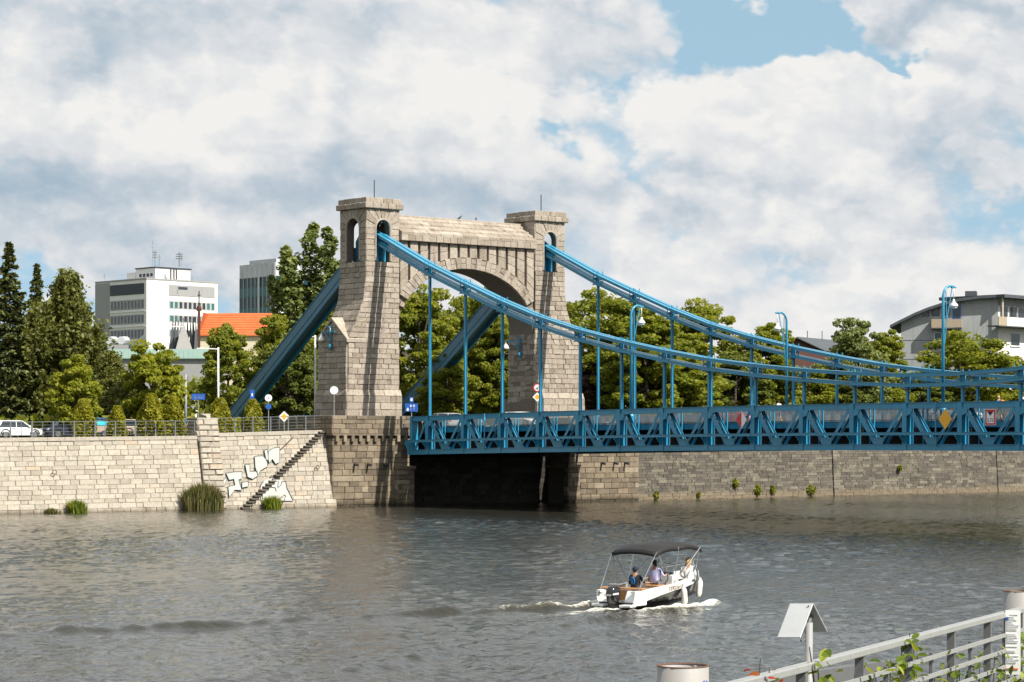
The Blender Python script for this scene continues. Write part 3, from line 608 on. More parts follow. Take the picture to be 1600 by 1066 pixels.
        for (c, half, w0, w1, PP, n) in ((yc, .85, yc-1.86, yc+1.86, lambda s, z: Vector((XF, s, z)), nX), (-8.9, 1.05, XB, XF, lambda s, z: Vector((s, yc-1.86, z)), nYm)):
            for a0, a1 in ((w0, c-half), (c+half, w1)): bq += courses(PP, n, steps(22.0, 25.0, .5, rg), lambda z: a0, lambda z: a1, .95, rg)
            hw = (w1-w0)/2; H = 1.76; ca = math.degrees(math.atan2(H, hw)); an = [0, 22, ca, 62, 80, 100, 118, 180-ca, 158, 180]
            def outp(t):
                cs, sn = math.cos(R_(t)), math.sin(R_(t)); k = min(hw/abs(cs) if abs(cs) > 1e-6 else 1e9, H/sn if sn > 1e-6 else 1e9); return c+cs*k, 25.0+sn*k
            for t0, t1 in zip(an, an[1:]):
                g = .9; i0 = (c+half*math.cos(R_(t0+g)), 25+half*math.sin(R_(t0+g))); i1 = (c+half*math.cos(R_(t1-g)), 25+half*math.sin(R_(t1-g))); o0, o1 = outp(t0+g*.4), outp(t1-g*.4)
                bq.append(([PP(*i0), PP(*i1), PP(*o1), PP(*o0)], n))
            ring_ = MB(); k = 14   # moulded arch surround
            pts = [PP(c+half, 22.1)]+[PP(c+half*math.cos(math.pi*i/k), 25+half*math.sin(math.pi*i/k)) for i in range(k+1)]+[PP(c-half, 22.1)]
            ring_.tube([p+n*.02 for p in pts], .11, 6, .8); ring_.build('arch_moulding', 'granite', G)
        lay(bq, 'belfry_stone', 'granite', G, rg, 300, depth=.12, ch=.03, bulge=.04)
        # cornice: roll course + blocking course
        for nm, ov, za, zb, L in (('cornice_block', .30, 26.78, 27.30, .8), ('blocking_stone', .14, 27.31, 27.76, .95)):
            y0, y1, x0, x1 = yc-1.86-ov, yc+1.86+ov, XB-ov, XF+ov
            for fx in (0, 1):
                n = round((y1-y0)/L)
                for i in range(n):
                    mb = MB(); xx = (x1-.8, x1) if fx else (x0, x0+.8); mb.box(xx[0], xx[1]+rg.uniform(-.02, .02), y0+(y1-y0)*i/n+.01, y0+(y1-y0)*(i+1)/n-.01, za, zb+rg.uniform(-.02, .01), rg.random()); mb.build(nm, 'granite', G, bevel=.07 if ov > .2 else .03)
            for fy in (0, 1):
                n = round((x1-x0-1.6)/L)
                for i in range(n):
                    mb = MB(); yy = (y1-.8, y1) if fy else (y0, y0+.8); xa = x0+.8; W_ = x1-x0-1.6; mb.box(xa+W_*i/n+.01, xa+W_*(i+1)/n-.01, yy[0]+rg.uniform(-.02, .02), yy[1], za, zb+rg.uniform(-.02, .01), rg.random()); mb.build(nm, 'granite', G, bevel=.07 if ov > .2 else .03)
        mb = MB(); mb.box(XB+.2, XF-.2, yc-1.6, yc+1.6, 26.9, 27.6); mb.build('cap_slab', 'granite_core', G)
        mb = MB(); mb.tube([(-8.2, yc+.0, 27.6), (-8.2, yc, 29.5)], .045, 6); mb.build('lightning_rod', 'dark_steel', G)
        # saddle casting inside the belfry
        mb = MB()
        for sy in (-.42, .42): mb.prism([(-10.3, yc+sy-.2, 22.0), (-7.2, yc+sy-.2, 22.0), (-7.3, yc+sy-.2, 24.5), (-8.3, yc+sy-.2, 25.1), (-9.4, yc+sy-.2, 25.0), (-10.3, yc+sy-.2, 24.0)], (0, .4, 0))
        mb.build('saddle', 'blue_paint', G, bevel=.1)
    # arch wall
    A, B, SP, RI = 10.0, 8.12, 15.9, 5.9
    mb = MB(); arch_wall(mb, (-7.2, 0, 0), Vector((0, 1, 0)), nX, 1.8, 18.2, 8.0, 24.2, A, B, SP, RI, 3.4, 40); mb.build('arch_wall', 'granite_core', G)
    ell = lambda t, k: (A-(B+k)*math.cos(t), SP+(RI+k)*math.sin(t)); vq = []; N = 45; g = .0016
    for i in range(N):
        t0, t1 = math.pi*i/N+g, math.pi*(i+1)/N-g
        for k0, k1 in (((0, 1.06),) if i % 2 == 0 else ((0, .5), (.52, .98))):
            vq.append(([Vector((-6.93, *ell(t, k))) for t, k in ((t0, k0), (t1, k0), (t1, k1), (t0, k1))], nX))
    vq = [(q, n) for q, n in vq if all(1.7 < p.y < 18.3 for p in q)]
    lay(vq, 'voussoir', 'granite', G, rg, 300, depth=.3, ch=.03, bulge=.04)
    def ext(y):
        x = (y-A)/(B+1.03); return SP+(RI+1.03)*math.sqrt(max(0, 1-x*x))
    fq = []; n = 14; wd = 16.28/n
    for i in range(n):
        y0, y1 = 1.86+wd*i+.14, 1.86+wd*(i+1)-.14; zb0, zb1 = ext(y0), ext(y1); k = max(1, round((24.06-min(zb0, zb1))/1.05))
        for j in range(k):
            f0, f1 = j/k, (j+1)/k; L = lambda zb, f: zb+(24.06-zb)*f
            fq.append(([Vector((-6.95, y0, L(zb0, f0)+.012)), Vector((-6.95, y1, L(zb1, f0)+.012)), Vector((-6.95, y1, L(zb1, f1)-.012)), Vector((-6.95, y0, L(zb0, f1)-.012))], nX))
    lay(fq, 'frieze_block', 'granite', G, rg, 300, depth=.26, ch=.025, bulge=.03)
    for i in range(20):
        y0 = 1.9+16.2*i/20; mb = MB(); mb.box(-7.9, -6.58+rg.uniform(-.02, .02), y0+.012, y0+.81-.012, 24.06, 24.68, rg.random()); mb.build('eave_block', 'granite', G, bevel=.03)
    mb = MB(); mb.prism([(-7.0, 1.87, 24.1), (-10.8, 1.87, 24.1), (-10.8, 1.87, 24.6), (-8.8, 1.87, 26.35), (-7.0, 1.87, 24.7)], (0, 16.26, 0)); mb.build('roof_core', 'granite_core', G)
    for c in range(4):
        for side in (1, -1):
            X = lambda t: -8.75+side*(2.12*(1-t)); t0, t1 = c/4, (c+1)/4; k = 11; sh = (c % 2)*.5
            cuts = [0]+[(i+sh+rg.uniform(-.15, .15))/k for i in range(1, k)]+[1]
            for a_, b_ in zip(cuts, cuts[1:]):
                ya, yb = 1.88+16.24*a_+.018, 1.88+16.24*b_-.018; lift = .13; za, zb = 24.68+1.75*t0+lift, 24.68+1.75*t1
                mb = MB(); mb.hexa([(X(t0)+side*.06, ya, za-.22), (X(t1), ya, zb-.2), (X(t1), yb, zb-.2), (X(t0)+side*.06, yb, za-.22)], [(X(t0)+side*.06, ya, za+.05), (X(t1), ya, zb+.07), (X(t1), yb, zb+.07), (X(t0)+side*.06, yb, za+.05)], rg.random()); mb.build('roof_slab', 'granite', G, bevel=.02)
    mb = MB(); mb.box(-8.95, -8.55, 1.9, 18.1, 26.3, 26.56, .7); mb.build('ridge_stone', 'granite', G, bevel=.05)
gateway()
# ------------------------------------------------------------------ suspension span
cam_ = lambda x: .55*max(0, 1-((x-57.5)/60)**2)
CH = [21.46, 19.62, 17.84, 16.25, 14.98, 13.93, 13.01, 12.2, 11.61, 11.14, 10.78, 10.55]
cam2 = lambda x: .36*cam_(x)
CH = CH+CH[::-1]; NP = len(CH)-1            # 24 hangers, 5 m apart
def bridge():
    Bg = thing('suspension_bridge', 'blue steel suspension bridge span with chains, hangers and lattice girder', 'bridge', (57.5, 10, 4.6)); rg = rnd_(51); BP = 'blue_paint'
    def part(nm, f, m=BP, parent=None, **k): mb = MB(); f(mb); return mb.build(nm, m, parent or Bg, **k)
    for Y, near in ((0, True), (20, False)):
        s = -1 if near else 1                      # outward
        # chains: upper and lower string of eyebars, each two bundles wide
        top = [(-7.2, 24.55)]+[(5*n, CH[n]) for n in range(NP+1)]+[(122.2, 24.55)]
        for (x0, z0), (x1, z1) in zip(top, top[1:]):
            up = (-(z1-z0), 0, x1-x0)
            for dz, hh in ((-.11, .20), (-.83, .20)):
                def f(mb):
                    for k in (-1, 1):
                        mb.beam((x0, Y+k*.34, z0+dz), (x1, Y+k*.34, z1+dz), .44, hh, up)
                        mb.beam((x0, Y+k*.34, z0+dz+hh/2+.012), (x1, Y+k*.34, z1+dz+hh/2+.012), .49, .03, up)
                        mb.beam((x0, Y+k*.34, z0+dz-hh/2-.012), (x1, Y+k*.34, z1+dz-hh/2-.012), .49, .03, up)
                part('chain_link', f)
        for n in range(NP+1):
            x, z = 5*n, CH[n]; c = cam_(x)
            def clamp(mb):
                mb.box(x-.24, x+.24, Y-.05, Y+.05, z-1.12, z+.02)
                for dx in (-.28, .28): mb.tube([(x+dx, Y-.34, z-1.0), (x+dx, Y-.34, z+.22)], .04, 6); mb.tube([(x+dx, Y+.34, z-1.0), (x+dx, Y+.34, z+.2)], .04, 6)
                mb.box(x-.34, x+.34, Y-.45, Y+.45, z-1.06, z-.98); mb.box(x-.10, x+.10, Y-.6, Y+.6, z-.56, z-.42)
                mb.tube([(x, Y-.62, z-.50), (x, Y+.62, z-.50)], .09, 8)
            part('hanger_clamp', clamp)
            def rod(mb):
                mb.box(x-.09, x+.09, Y-.11, Y-.08, 4.9+c, z-1.0); mb.box(x-.09, x+.09, Y+.08, Y+.11, 4.9+c, z-1.0); mb.box(x-.02, x+.02, Y-.08, Y+.08, 4.9+c, z-1.0)
            part('hanger', rod)
            part('truss_post', lambda mb: (mb.box(x-.2, x+.2, Y+s*.36-.02, Y+s*.36+.02, 4.6+c, 7.9+c), mb.box(x-.04, x+.04, Y-.34, Y+.34, 4.6+c, 7.9+c), mb.box(x-.2, x+.2, Y-s*.36-.02, Y-s*.36+.02, 4.6+c, 7.5+c)))
            part('service_bracket', lambda mb: (mb.prism([(x-.05, Y+s*.38, 5.0+c), (x-.05, Y+s*.85, 5.55+c), (x-.05, Y+s*.85, 5.68+c), (x-.05, Y+s*.38, 5.68+c)], (.1, 0, 0)),))
        xs = [-2.45]+[5*n for n in range(NP+1)]+[117.5]
        for i, (x0, x1) in enumerate(zip(xs, xs[1:])):
            c0, c1 = cam_(x0), cam_(x1)
            def chord(z, h, w):
                def f(mb):
                    mb.beam((x0, Y, z+c0), (x1, Y, z+c1), w*.92, h); mb.beam((x0, Y, z+h/2-.015+c0), (x1, Y, z+h/2-.015+c1), w+.12, .035); mb.beam((x0, Y, z-h/2+.015+c0), (x1, Y, z-h/2+.015+c1), w+.12, .035)
                return f
            part('top_chord', chord(7.74, .42, .62)); part('bottom_chord', chord(4.78, .44, .7))
            part('service_rail', lambda mb: (mb.beam((x0, Y+s*.78, 5.74+c0), (x1, Y+s*.78, 5.74+c1), .2, .2), mb.beam((x0, Y+s*.78, 5.84+c0), (x1, Y+s*.78, 5.84+c1), .28, .02)))
            if i == 0:
                part('truss_diagonal', lambda mb: mb.beam((x0+.6, Y+s*.22, 5.0+c0), (x1-.25, Y+s*.22, 7.5+c1), .06, .22)); part('truss_post', lambda mb: (mb.box(x0-.02, x0+.3, Y-.34, Y+.34, 4.6+c0, 7.9+c0),)); part('chord_end', lambda mb: mb.prism([(x0-.9, Y-.4, 5.65), (x0, Y-.4, 5.65), (x0, Y-.4, 4.56), (x0-.35, Y-.4, 4.56), (x0-.35, Y-.4, 5.1)], (0, .8, 0))); continue
            if i == len(xs)-2: continue
            cm = (c0+c1)/2
            for off in (s*.3, -s*.3):
                d = part('truss_diagonal', lambda mb: (mb.beam((x0+.42, Y+off, 7.55+c0), (x0+2.3, Y+off, 4.95+cm), .03, .36), mb.beam((x0+.42, Y+off*.8, 7.55+c0), (x0+2.3, Y+off*.8, 4.95+cm), .12, .06)))
                part('truss_diagonal', lambda mb: (mb.beam((x0+2.72, Y+off, 4.95+cm), (x1-.3, Y+off, 7.5+c1), .03, .24), mb.beam((x0+2.72, Y+off*.8, 4.95+cm), (x1-.3, Y+off*.8, 7.5+c1), .12, .05)))
                if off == s*.3:
                    for k in (.22, .45, .68, .9):
                        part('batten_plate', lambda mb: mb.beam((x0+.42+1.78*k, Y-.3, 7.55+c0-2.6*k), (x0+.42+1.78*k, Y+.3, 7.55+c0-2.6*k), .30, .03, (.5, 0, .8)), parent=d)
            part('gusset_plate', lambda mb: mb.prism([(x0+2.1, Y+s*.345, 5.0+cm), (x0+2.95, Y+s*.345, 5.0+cm), (x0+3.2, Y+s*.345, 5.5+cm), (x0+1.85, Y+s*.345, 5.5+cm)], (0, .02*s, 0)))
            part('gusset_plate', lambda mb: mb.prism([(x0+.2, Y+s*.345, 7.52+c0), (x0+.75, Y+s*.345, 7.52+c0), (x0+.6, Y+s*.345, 7.15+c0), (x0+.2, Y+s*.345, 7.0+c0)], (0, .02*s, 0)))
            for dx in (.78, 1.18):
                part('stay_angle', lambda mb: mb.box(x0+dx, x0+dx+.06, Y-s*.75-.05, Y-s*.75+.05, 5.0+cm, 7.5+cm))
            # footway railing just inside the girder
            def rail(mb):
                yy = Y-s*1.55; k = 40
                for j in range(k):
                    xx = x0+(x1-x0)*(j+.5)/k; cc = cam2(xx); mb.box(xx-.018, xx+.018, yy-.015, yy+.015, 7.02+cc, 8.0+cc)
                for zz in (7.1, 8.02): mb.beam((x0, yy, zz+cam2(x0)), (x1, yy, zz+cam2(x1)), .06, .05)
            part('railing_panel', rail, 'railing_grey')
            part('edge_beam', lambda mb: (mb.beam((x0, Y-s*1.0, 6.76+cam2(x0)), (x1, Y-s*1.0, 6.76+cam2(x1)), .12, .44), mb.beam((x0, Y-s*1.0, 6.98+cam2(x0)), (x1, Y-s*1.0, 6.98+cam2(x1)), .3, .03)))
    for i in range(NP):
        x0, x1 = 5*i, 5*i+5
        part('deck_slab', lambda mb: mb.hexa([(x0, 1.08, 6.5+cam2(x0)), (x1, 1.08, 6.5+cam2(x1)), (x1, 18.92, 6.5+cam2(x1)), (x0, 18.92, 6.5+cam2(x0))], [(x0, 1.08, 6.95+cam2(x0)), (x1, 1.08, 6.95+cam2(x1)), (x1, 18.92, 6.95+cam2(x1)), (x0, 18.92, 6.95+cam2(x0))]), 'asphalt')
        part('floor_beam', lambda mb: (mb.box(x0-.15, x0+.15, .4, 19.6, 5.0+cam_(x0), 6.49+cam2(x0)),), 'dark_steel')  # near-black colour stands in for the shade under the deck
    part('deck_slab', lambda mb: mb.box(-8.3, -.002, 1.08, 18.92, 6.45, 6.94), 'asphalt')
    for y in (3, 6.5, 10, 13.5, 17): part('stringer', lambda mb: [mb.beam((5*i, y, 6.2+cam2(5*i)), (5*i+5, y, 6.2+cam2(5*i+5)), .25, .55) for i in range(NP)], 'dark_steel')  # stringers likewise coloured as under-deck shade
    # back stays behind the gateway: open trough of two plate walls
    for Y in (0, 20):
        a, b = Vector((-10.2, Y, 23.3)), Vector((-34.2, Y, 6.3)); up = Vector((-(b.z-a.z), 0, b.x-a.x)).normalized(); up = up if up.z > 0 else -up
        for k in (-.62, .62):
            o = Vector((0, k, 0)); w_ = part('back_stay', lambda mb: (mb.beam(a+o-up*.25, b+o-up*.25, .12, .78, up), mb.beam(a+o-up*.93, b+o-up*.93, .12, .44, up)), 'blue_paint_shaded' if k < 0 else BP)
            part('stay_flange', lambda mb: (mb.beam(a+o+up*.155, b+o+up*.155, .26, .05, up), mb.beam(a+o-up*.665, b+o-up*.665, .22, .05, up), mb.beam(a+o-up*1.16, b+o-up*1.16, .22, .05, up)), BP, w_)
        part('stay_web', lambda mb: mb.beam(a-up*.85, b-up*.85, 1.1, .05, up), 'blue_paint_shaded')
    for Y in (0, 20):
        o = MB(); o.prism([(-31.4, Y-1.7, 5.9), (-36.5, Y-1.7, 5.9), (-36.5, Y-1.7, 7.0), (-34.6, Y-1.7, 8.5), (-33.6, Y-1.7, 8.3)], (0, 3.4, 0)); o = o.build('anchor_block', 'quay_stone', None, bevel=.06)
        tag(o, 'cream stone block anchoring the back stay beside the quay' if Y == 0 else 'cream stone block anchoring the back stay seen through the arch', 'anchor block', 'anchor blocks')
bridge()

# ------------------------------------------------------------------ lamps
def bridge_lamp(label, x, y, sy):
    c = cam_(x); r = thing('street_lamp', label, 'lamp', (x, y, 6.95+c), group='blue arched lamps on the bridge'); z0, z1 = 6.95+c, 16.85
    mb = MB(); mb.lathe([(.24, 0), (.24, .5), (.18, .6), (.15, 1.0)], (x, y, z0), 10); mb.build('base', 'blue_paint', r)
    mb = MB(); arc = [(x, y, z0+.9), (x, y, z1-.9)]+[(x, y+sy*(.75-.75*math.cos(R_(t))), z1-.9+.78*math.sin(R_(t))) for t in (20, 40, 60, 80, 95)]+[(x, y+sy*1.15, z1-.14)]
    mb.tube(arc, [.13, .10]+[.085]*5+[.07], 10); mb.build('pole', 'blue_paint', r, True)
    mb = MB(); mb.tube([(x, y+sy*.16, z1-4.2), (x, y+sy*.38, z1-2.6), (x, y+sy*.95, z1-.3)], .035, 6); mb.tube([(x, y+sy*.38, z1-2.6), (x, y+sy*.3, z1-.5)], .035, 6); mb.tube([(x, y+sy*.9, z1-.22), (x, y+sy*1.35, z1-.18)], .07, 6); mb.build('brace', 'blue_paint', r)
    mb = MB(); c_ = (x, y+sy*1.15, z1-1.55); mb.tube([(x, y+sy*1.15, z1-.15), (x, y+sy*1.15, z1-1.0)], .03, 6); mb.lathe([(.05, .52), (.08, .46), (.10, .34), (.27, .16), (.31, .05), (.30, 0)], c_, 16); h = mb.build('lamp_shade', 'lamp_white', r, True)
    mb = MB(); mb.lathe([(.27, .0), (.24, -.10), (.14, -.17), (.02, -.19)], c_, 14); mb.build('diffuser', 'light_clear', h, True)
bridge_lamp('blue arched lamp post on the bridge between the fifth and sixth hanger from the gateway', 25.05, 1.0, 1)
bridge_lamp('blue arched lamp post on the bridge in front of the concrete building', 57.4, 1.0, 1)
bridge_lamp('blue arched lamp post on the far footway with its lamp reaching back over the road', 25.15, 19.0, -1)
def bracket_lamp(label, p, d):
    """scrolled blue wall bracket with a white lamp; d = direction of the arm"""
    p = Vector(p); d = Vector(d).normalized(); r = thing('wall_lamp', label, 'lamp', p, group='bracket lamps on the gateway')
    mb = MB(); mb.tube([p+Vector((0, 0, -1.6)), p+Vector((0, 0, -1.1))], .16, 8); mb.tube([p+Vector((0, 0, -1.2)), p+Vector((0, 0, .35)), p+d*.2+Vector((0, 0, .5)), p+d*.45+Vector((0, 0, .42))], [.1, .07, .07, .06], 8); mb.build('bracket', 'blue_paint', r, True)
    mb = MB(); mb.beam(p-d*.7, p+d*1.4, .1, .1); mb.tube([p+Vector((0, 0, -1.0)), p+d*.35+Vector((0, 0, -.45)), p+d*.9+Vector((0, 0, -.1)), p+d*1.3], .045, 6); mb.build('arm', 'blue_paint', r)
    mb = MB(); c_ = p+d*1.35+Vector((0, 0, -.72)); mb.lathe([(.06, .68), (.09, .5), (.27, .2), (.32, .05), (.28, -.04), (.03, -.1)], c_, 16); mb.build('lamp_shade', 'lamp_white', r, True)
bracket_lamp('blue bracket lamp with white shade on the shaded side of the gateway', onY(516, 519, -4.25), (-1, 0, 0))
bracket_lamp('blue bracket lamp with white shade inside the gateway arch', onY(812, 533, 17.9), (-.75, -.65, 0))
def column_lamp(label, base, top, arm, m='lamp_white'):
    base = Vector(base); arm = Vector(arm); r = thing('street_lamp', label, 'lamp', base, group='slim white street lamps'); T = Vector((base.x, base.y, top))
    mb = MB(); mb.tube([base, T], [.12, .08], 8); mb.build('pole', m, r, True); mb = MB(); mb.beam(T-Vector((0, 0, .15)), T+arm-Vector((0, 0, .05)), .1, .1); a = mb.build('arm', m, r)
    mb = MB(); mb.beam(T+arm*.8-Vector((0, 0, .1)), T+arm*1.15-Vector((0, 0, .1)), .26, .12); mb.build('lamp_head', m, r)
for lb, px, pt, d, ar in (('slim white street lamp with a level arm beside the back stay', 341, 543, 222, -RT*1.7), ('slim white street lamp with a level arm at the foot of the gateway', 492.5, 524, 232, -RT*1.4), ('thin white street lamp rising from the linden tree before the white building', 248, 509, 226, RT*2.0)):
    b = at(px, 640, d); column_lamp(lb, (b.x, b.y, 6.4), at(px, pt, d).z, ar)
for lb, px, pt, d in (('grey lamp post between the linden and the street name sign', 290, 585, 226),):
    b = at(px, 640, d); r = thing('street_lamp', lb, 'lamp', (b.x, b.y, 6.4)); mb = MB(); mb.tube([(b.x, b.y, 6.4), (b.x, b.y, at(px, pt, d).z)], [.16, .12], 8); mb.build('pole', 'galvanised', r, True); mb = MB(); t = at(px, pt, d); mb.beam(t, t-RT*.7+Vector((0, 0, .1)), .2, .12); mb.build('lamp_head', 'galvanised', r)

# ------------------------------------------------------------------ signs
def sign(label, p, base_z, plates, cat='sign', post=.035, group=None, name='road_sign'):
    """plates: (shape, size, dz, layers) facing the camera side"""
    p = Vector(p); r = thing(name, label, cat, (p.x, p.y, base_z), group=group); n = (EYE-p); n.z = 0; n.normalize(); u = Vector((-n.y, n.x, 0))
    if post: mb = MB(); mb.tube([(p.x, p.y, base_z), (p.x, p.y, p.z+.1)], post, 6); mb.build('post', 'galvanised', r)
    for shape, sz, dz, layers in plates:
        c = p+Vector((0, 0, dz))+n*.05
        for k, (m, f) in enumerate(layers):
            w_, h_ = (sz if isinstance(sz, tuple) else (sz, sz)); w_, h_ = w_*f/2, h_*f/2
            if shape == 'round': pts = [c+u*w_*math.cos(2*math.pi*i/20)+Vector((0, 0, h_*math.sin(2*math.pi*i/20))) for i in range(20)]
            elif shape == 'diamond': pts = [c+u*w_, c+Vector((0, 0, h_)), c-u*w_, c-Vector((0, 0, h_))]
            else: pts = [c+u*w_-Vector((0, 0, h_)), c+u*w_+Vector((0, 0, h_)), c-u*w_+Vector((0, 0, h_)), c-u*w_-Vector((0, 0, h_))]
            o = n*(.02+.008*k); mb = MB(); mb.prism([q+n*.008*k for q in pts], n*.02); mb.build('plate' if k == 0 else 'symbol', m, r)
    return r, n, u
sign('yellow and white priority road diamond on a short post by the quay fence', onX(444, 651, -6.2), 6.5, [('diamond', .95, 0, [('sign_white', 1), ('sign_yellow', .62)])])
sign('round white sign over a small blue disc on a tall post by the fence', onX(419.5, 622, -6.6), 6.45, [('round', .62, 0, [('sign_white', 1), ('fence_grey', .2)]), ('round', .5, -.75, [('sign_blue', 1)])])
sign('blue pedestrian sign half hidden above a clipped thuja', onX(394, 617, -9.5), 6.4, [('rect', (.38, .9), 0, [('sign_blue', 1), ('sign_white', .3)]), ('round', .6, -1.1, [('sign_blue', 1)])])
sign('small blue street name sign beside the grey lamp post', onX(310, 620, -9), 6.3, [('rect', (1.15, .5), 0, [('sign_blue', 1)]), ('rect', (.8, .07), .06, [('sign_white', 1)]), ('rect', (.7, .07), -.1, [('sign_white', 1)])])
sign('white round traffic mirror on a post in front of the gateway plinth', onX(522, 610, -4.6), 8.03, [('round', .72, 0, [('sign_white', 1)])], 'mirror', name='traffic_mirror')
r, n, u = sign('blue lane sign with two white arrows beside the gateway', onX(643, 637, -6), 7.0, [('rect', (1.15, .75), 0, [('sign_blue', 1)]), ('rect', (.36, .5), .72, [('sign_blue', 1), ('sign_white', .5)])])
for k in (-.22, .06):
    mb = MB(); c = onX(643, 637, -6)+n*.09-u*k; mb.beam(c-Vector((0, 0, .26)), c+Vector((0, 0, .15)), .02, .06, n); mb.prism([c-u*.1+Vector((0, 0, .1)), c+u*.1+Vector((0, 0, .1)), c+Vector((0, 0, .3))], n*.02); mb.build('arrow', 'sign_white', r)
mb = MB(); c = onX(643, 637, -6)+n*.09-u*.36; mb.prism([c-u*.1-Vector((0, 0, .3)), c+u*.1-Vector((0, 0, .3)), c+u*.1-Vector((0, 0, .1)), c-u*.02], n*.02); mb.build('symbol', 'sign_white', r)
r, n, u = sign('round red rimmed traffic sign over a yellow diamond on the far pylon', onX(839.5, 606, -5.5), 7.0, [('round', .8, 0, [('sign_red', 1), ('sign_white', .74)]), ('diamond', .9, -.88, [('sign_white', 1), ('sign_yellow', .6)])])
mb = MB(); c = onX(839.5, 606, -5.5)+n*.1; mb.beam(c-u*.15-Vector((0, 0, .1)), c+u*.16+Vector((0, 0, .12)), .02, .09, n); mb.beam(c+u*.1-Vector((0, 0, .14)), c-u*.05+Vector((0, 0, .02)), .02, .07, n); mb.build('symbol', 'black', r)
# navigation boards hung on the girder (facing downstream)
def board(label, px, py, polys, extra=None):
    c = onY(px, py, -.72); r = thing('navigation_board', label, 'sign', c, group='river navigation boards on the girder')
    for k, (m, pts) in enumerate(polys): mb = MB(); mb.prism([c+Vector((x, -.012*k, z)) for x, z in pts], (0, -.02, 0)); mb.build('board' if k == 0 else 'panel', m, r)
    mb = MB(); mb.beam(c+Vector((0, .04, .5)), c+Vector((0, .04, -.5)), .06, .04); mb.build('bracket', 'blue_paint', r)
    if extra: extra(r, c)
board('red and white diamond navigation board on the girder', 1159, 656, [('sign_red', [(-.56, 0), (0, -.69), (.56, 0), (0, .69)]), ('sign_white', [(0, -.69), (.56, 0), (0, .69)])])
board('plain amber diamond navigation board on the girder', 1477, 655, [('sign_amber', [(-.59, 0), (0, -.73), (.59, 0), (0, .73)])])
def txt(r, c): text_mesh('3,72', .33, 'text_black', Matrix.Translation(c+Vector((0, -.055, -.21))) @ Matrix.Rotation(R_(90), 4, 'X'), 'number', r)
board('white clearance board reading 3,72 with red border and black notch', 1548, 652, [('sign_white', [(-.46, -.55), (.46, -.55), (.46, .55), (-.46, .55)]), ('sign_red', [(-.43, -.52), (.43, -.52), (.43, .52), (-.43, .52)]), ('sign_white', [(-.31, -.41), (.31, -.41), (.31, .38), (-.31, .38)]), ('text_black', [(-.26, .38), (.26, .38), (0, .09)])], txt)
for lb, px in (('slim blue cable post on the girder near the gateway', 757), ('slim blue cable post on the girder beside the amber board', 1462)):
    c = onY(px, 660, -.5); r = thing('cable_post', lb, 'post'); r.location = (c.x, -.5, 4.7); ORG[r.name] = tuple(r.location); mb = MB(); mb.tube([(c.x, -.5, 4.8+cam_(c.x)), (c.x, -.5, 7.95+cam_(c.x))], .06, 6); mb.build('pipe', 'blue_paint', r); mb = MB(); mb.box(c.x-.12, c.x+.12, -.66, -.4, 7.3+cam_(c.x), 7.6+cam_(c.x)); mb.build('junction_box', 'blue_paint', r, bevel=.02)

# ------------------------------------------------------------------ quay fences
def fence(label, y0, y1, z0, z1, x):
    r = thing('quay_fence', label, 'fence', (x, (y0+y1)/2, (z0+z1)/2), group='grey railings on the quay'); n = max(2, round((y1-y0)/1.9)); Z = lambda y: z0+(z1-z0)*(y-y0)/(y1-y0)
    for i in range(n+1):
        y = y0+(y1-y0)*i/n; mb = MB(); mb.box(x-.035, x+.035, y-.05, y+.05, Z(y), Z(y)+1.28); mb.build('post', 'fence_grey', r)
        if i < n: mb = MB(); ym = y+.5*(y1-y0)/n; mb.box(x-.015, x+.015, ym-.02, ym+.02, Z(ym)+.15, Z(ym)+1.22); mb.build('baluster', 'fence_grey', r)
    for h in (.18, .45, .72, .99, 1.25): mb = MB(); mb.beam((x, y0, z0+h), (x, y1, z1+h), .03, .022 if h < 1.2 else .045); mb.build('rail', 'fence_grey', r)
fence('grey rail fence along the quay in front of the parked cars', -75, -21.3, 5.65, 6.23, -4.95)
fence('grey rail fence on the quay between the pilaster and the gateway', -19.05, -7.98, 6.46, 6.76, -5.05)
# ------------------------------------------------------------------ vegetation
def leaf_quads(C, size, rs, up=.35, stretch=1.5, out=None):
    """quads at points C (n,3); random facing, biased up/outwards"""
    n = len(C); N = rs.normal(size=(n, 3)); N[:, 2] += up*2
    if out is not None: N += out*1.1
    N /= np.linalg.norm(N, axis=1, keepdims=True)+1e-9
    A = np.cross(N, rs.normal(size=(n, 3))); A /= np.linalg.norm(A, axis=1, keepdims=True)+1e-9; B = np.cross(N, A)
    s = (size*rs.uniform(.6, 1.35, n))[:, None]; a, b = A*s*.5*stretch, B*s*.5
    k = N*s*.14
    V = np.stack([C-a, C-b+k, C+a, C+b+k], 1).reshape(-1, 3); F = np.arange(4*n).reshape(n, 4); return V, F
def ball(n, rs):
    v = rs.normal(size=(n, 3)); return v/(np.linalg.norm(v, axis=1, keepdims=True)+1e-9)
PROTO = {}
def proto(key, fn):
    if key not in PROTO: PROTO[key] = fn()
    return PROTO[key]
def trunk_mesh(H, r, rs, limbs, bottom=.0, lean=0):
    mb = MB(); top = H*.86; pts = [(rs.normal()*.012*H*(k/5)+lean*k/5, rs.normal()*.012*H*(k/5), bottom+top*k/5) for k in range(6)]; mb.tube(pts, [r, r*.8, r*.66, r*.5, r*.3, r*.08], 8)
    for (p, q, rr) in limbs: m = (np.array(p)+np.array(q))/2+np.array([0, 0, -.03*H]); mb.tube([p, tuple(m), q], [rr, rr*.7, rr*.25], 5)
    return mb.mesh('trunk')
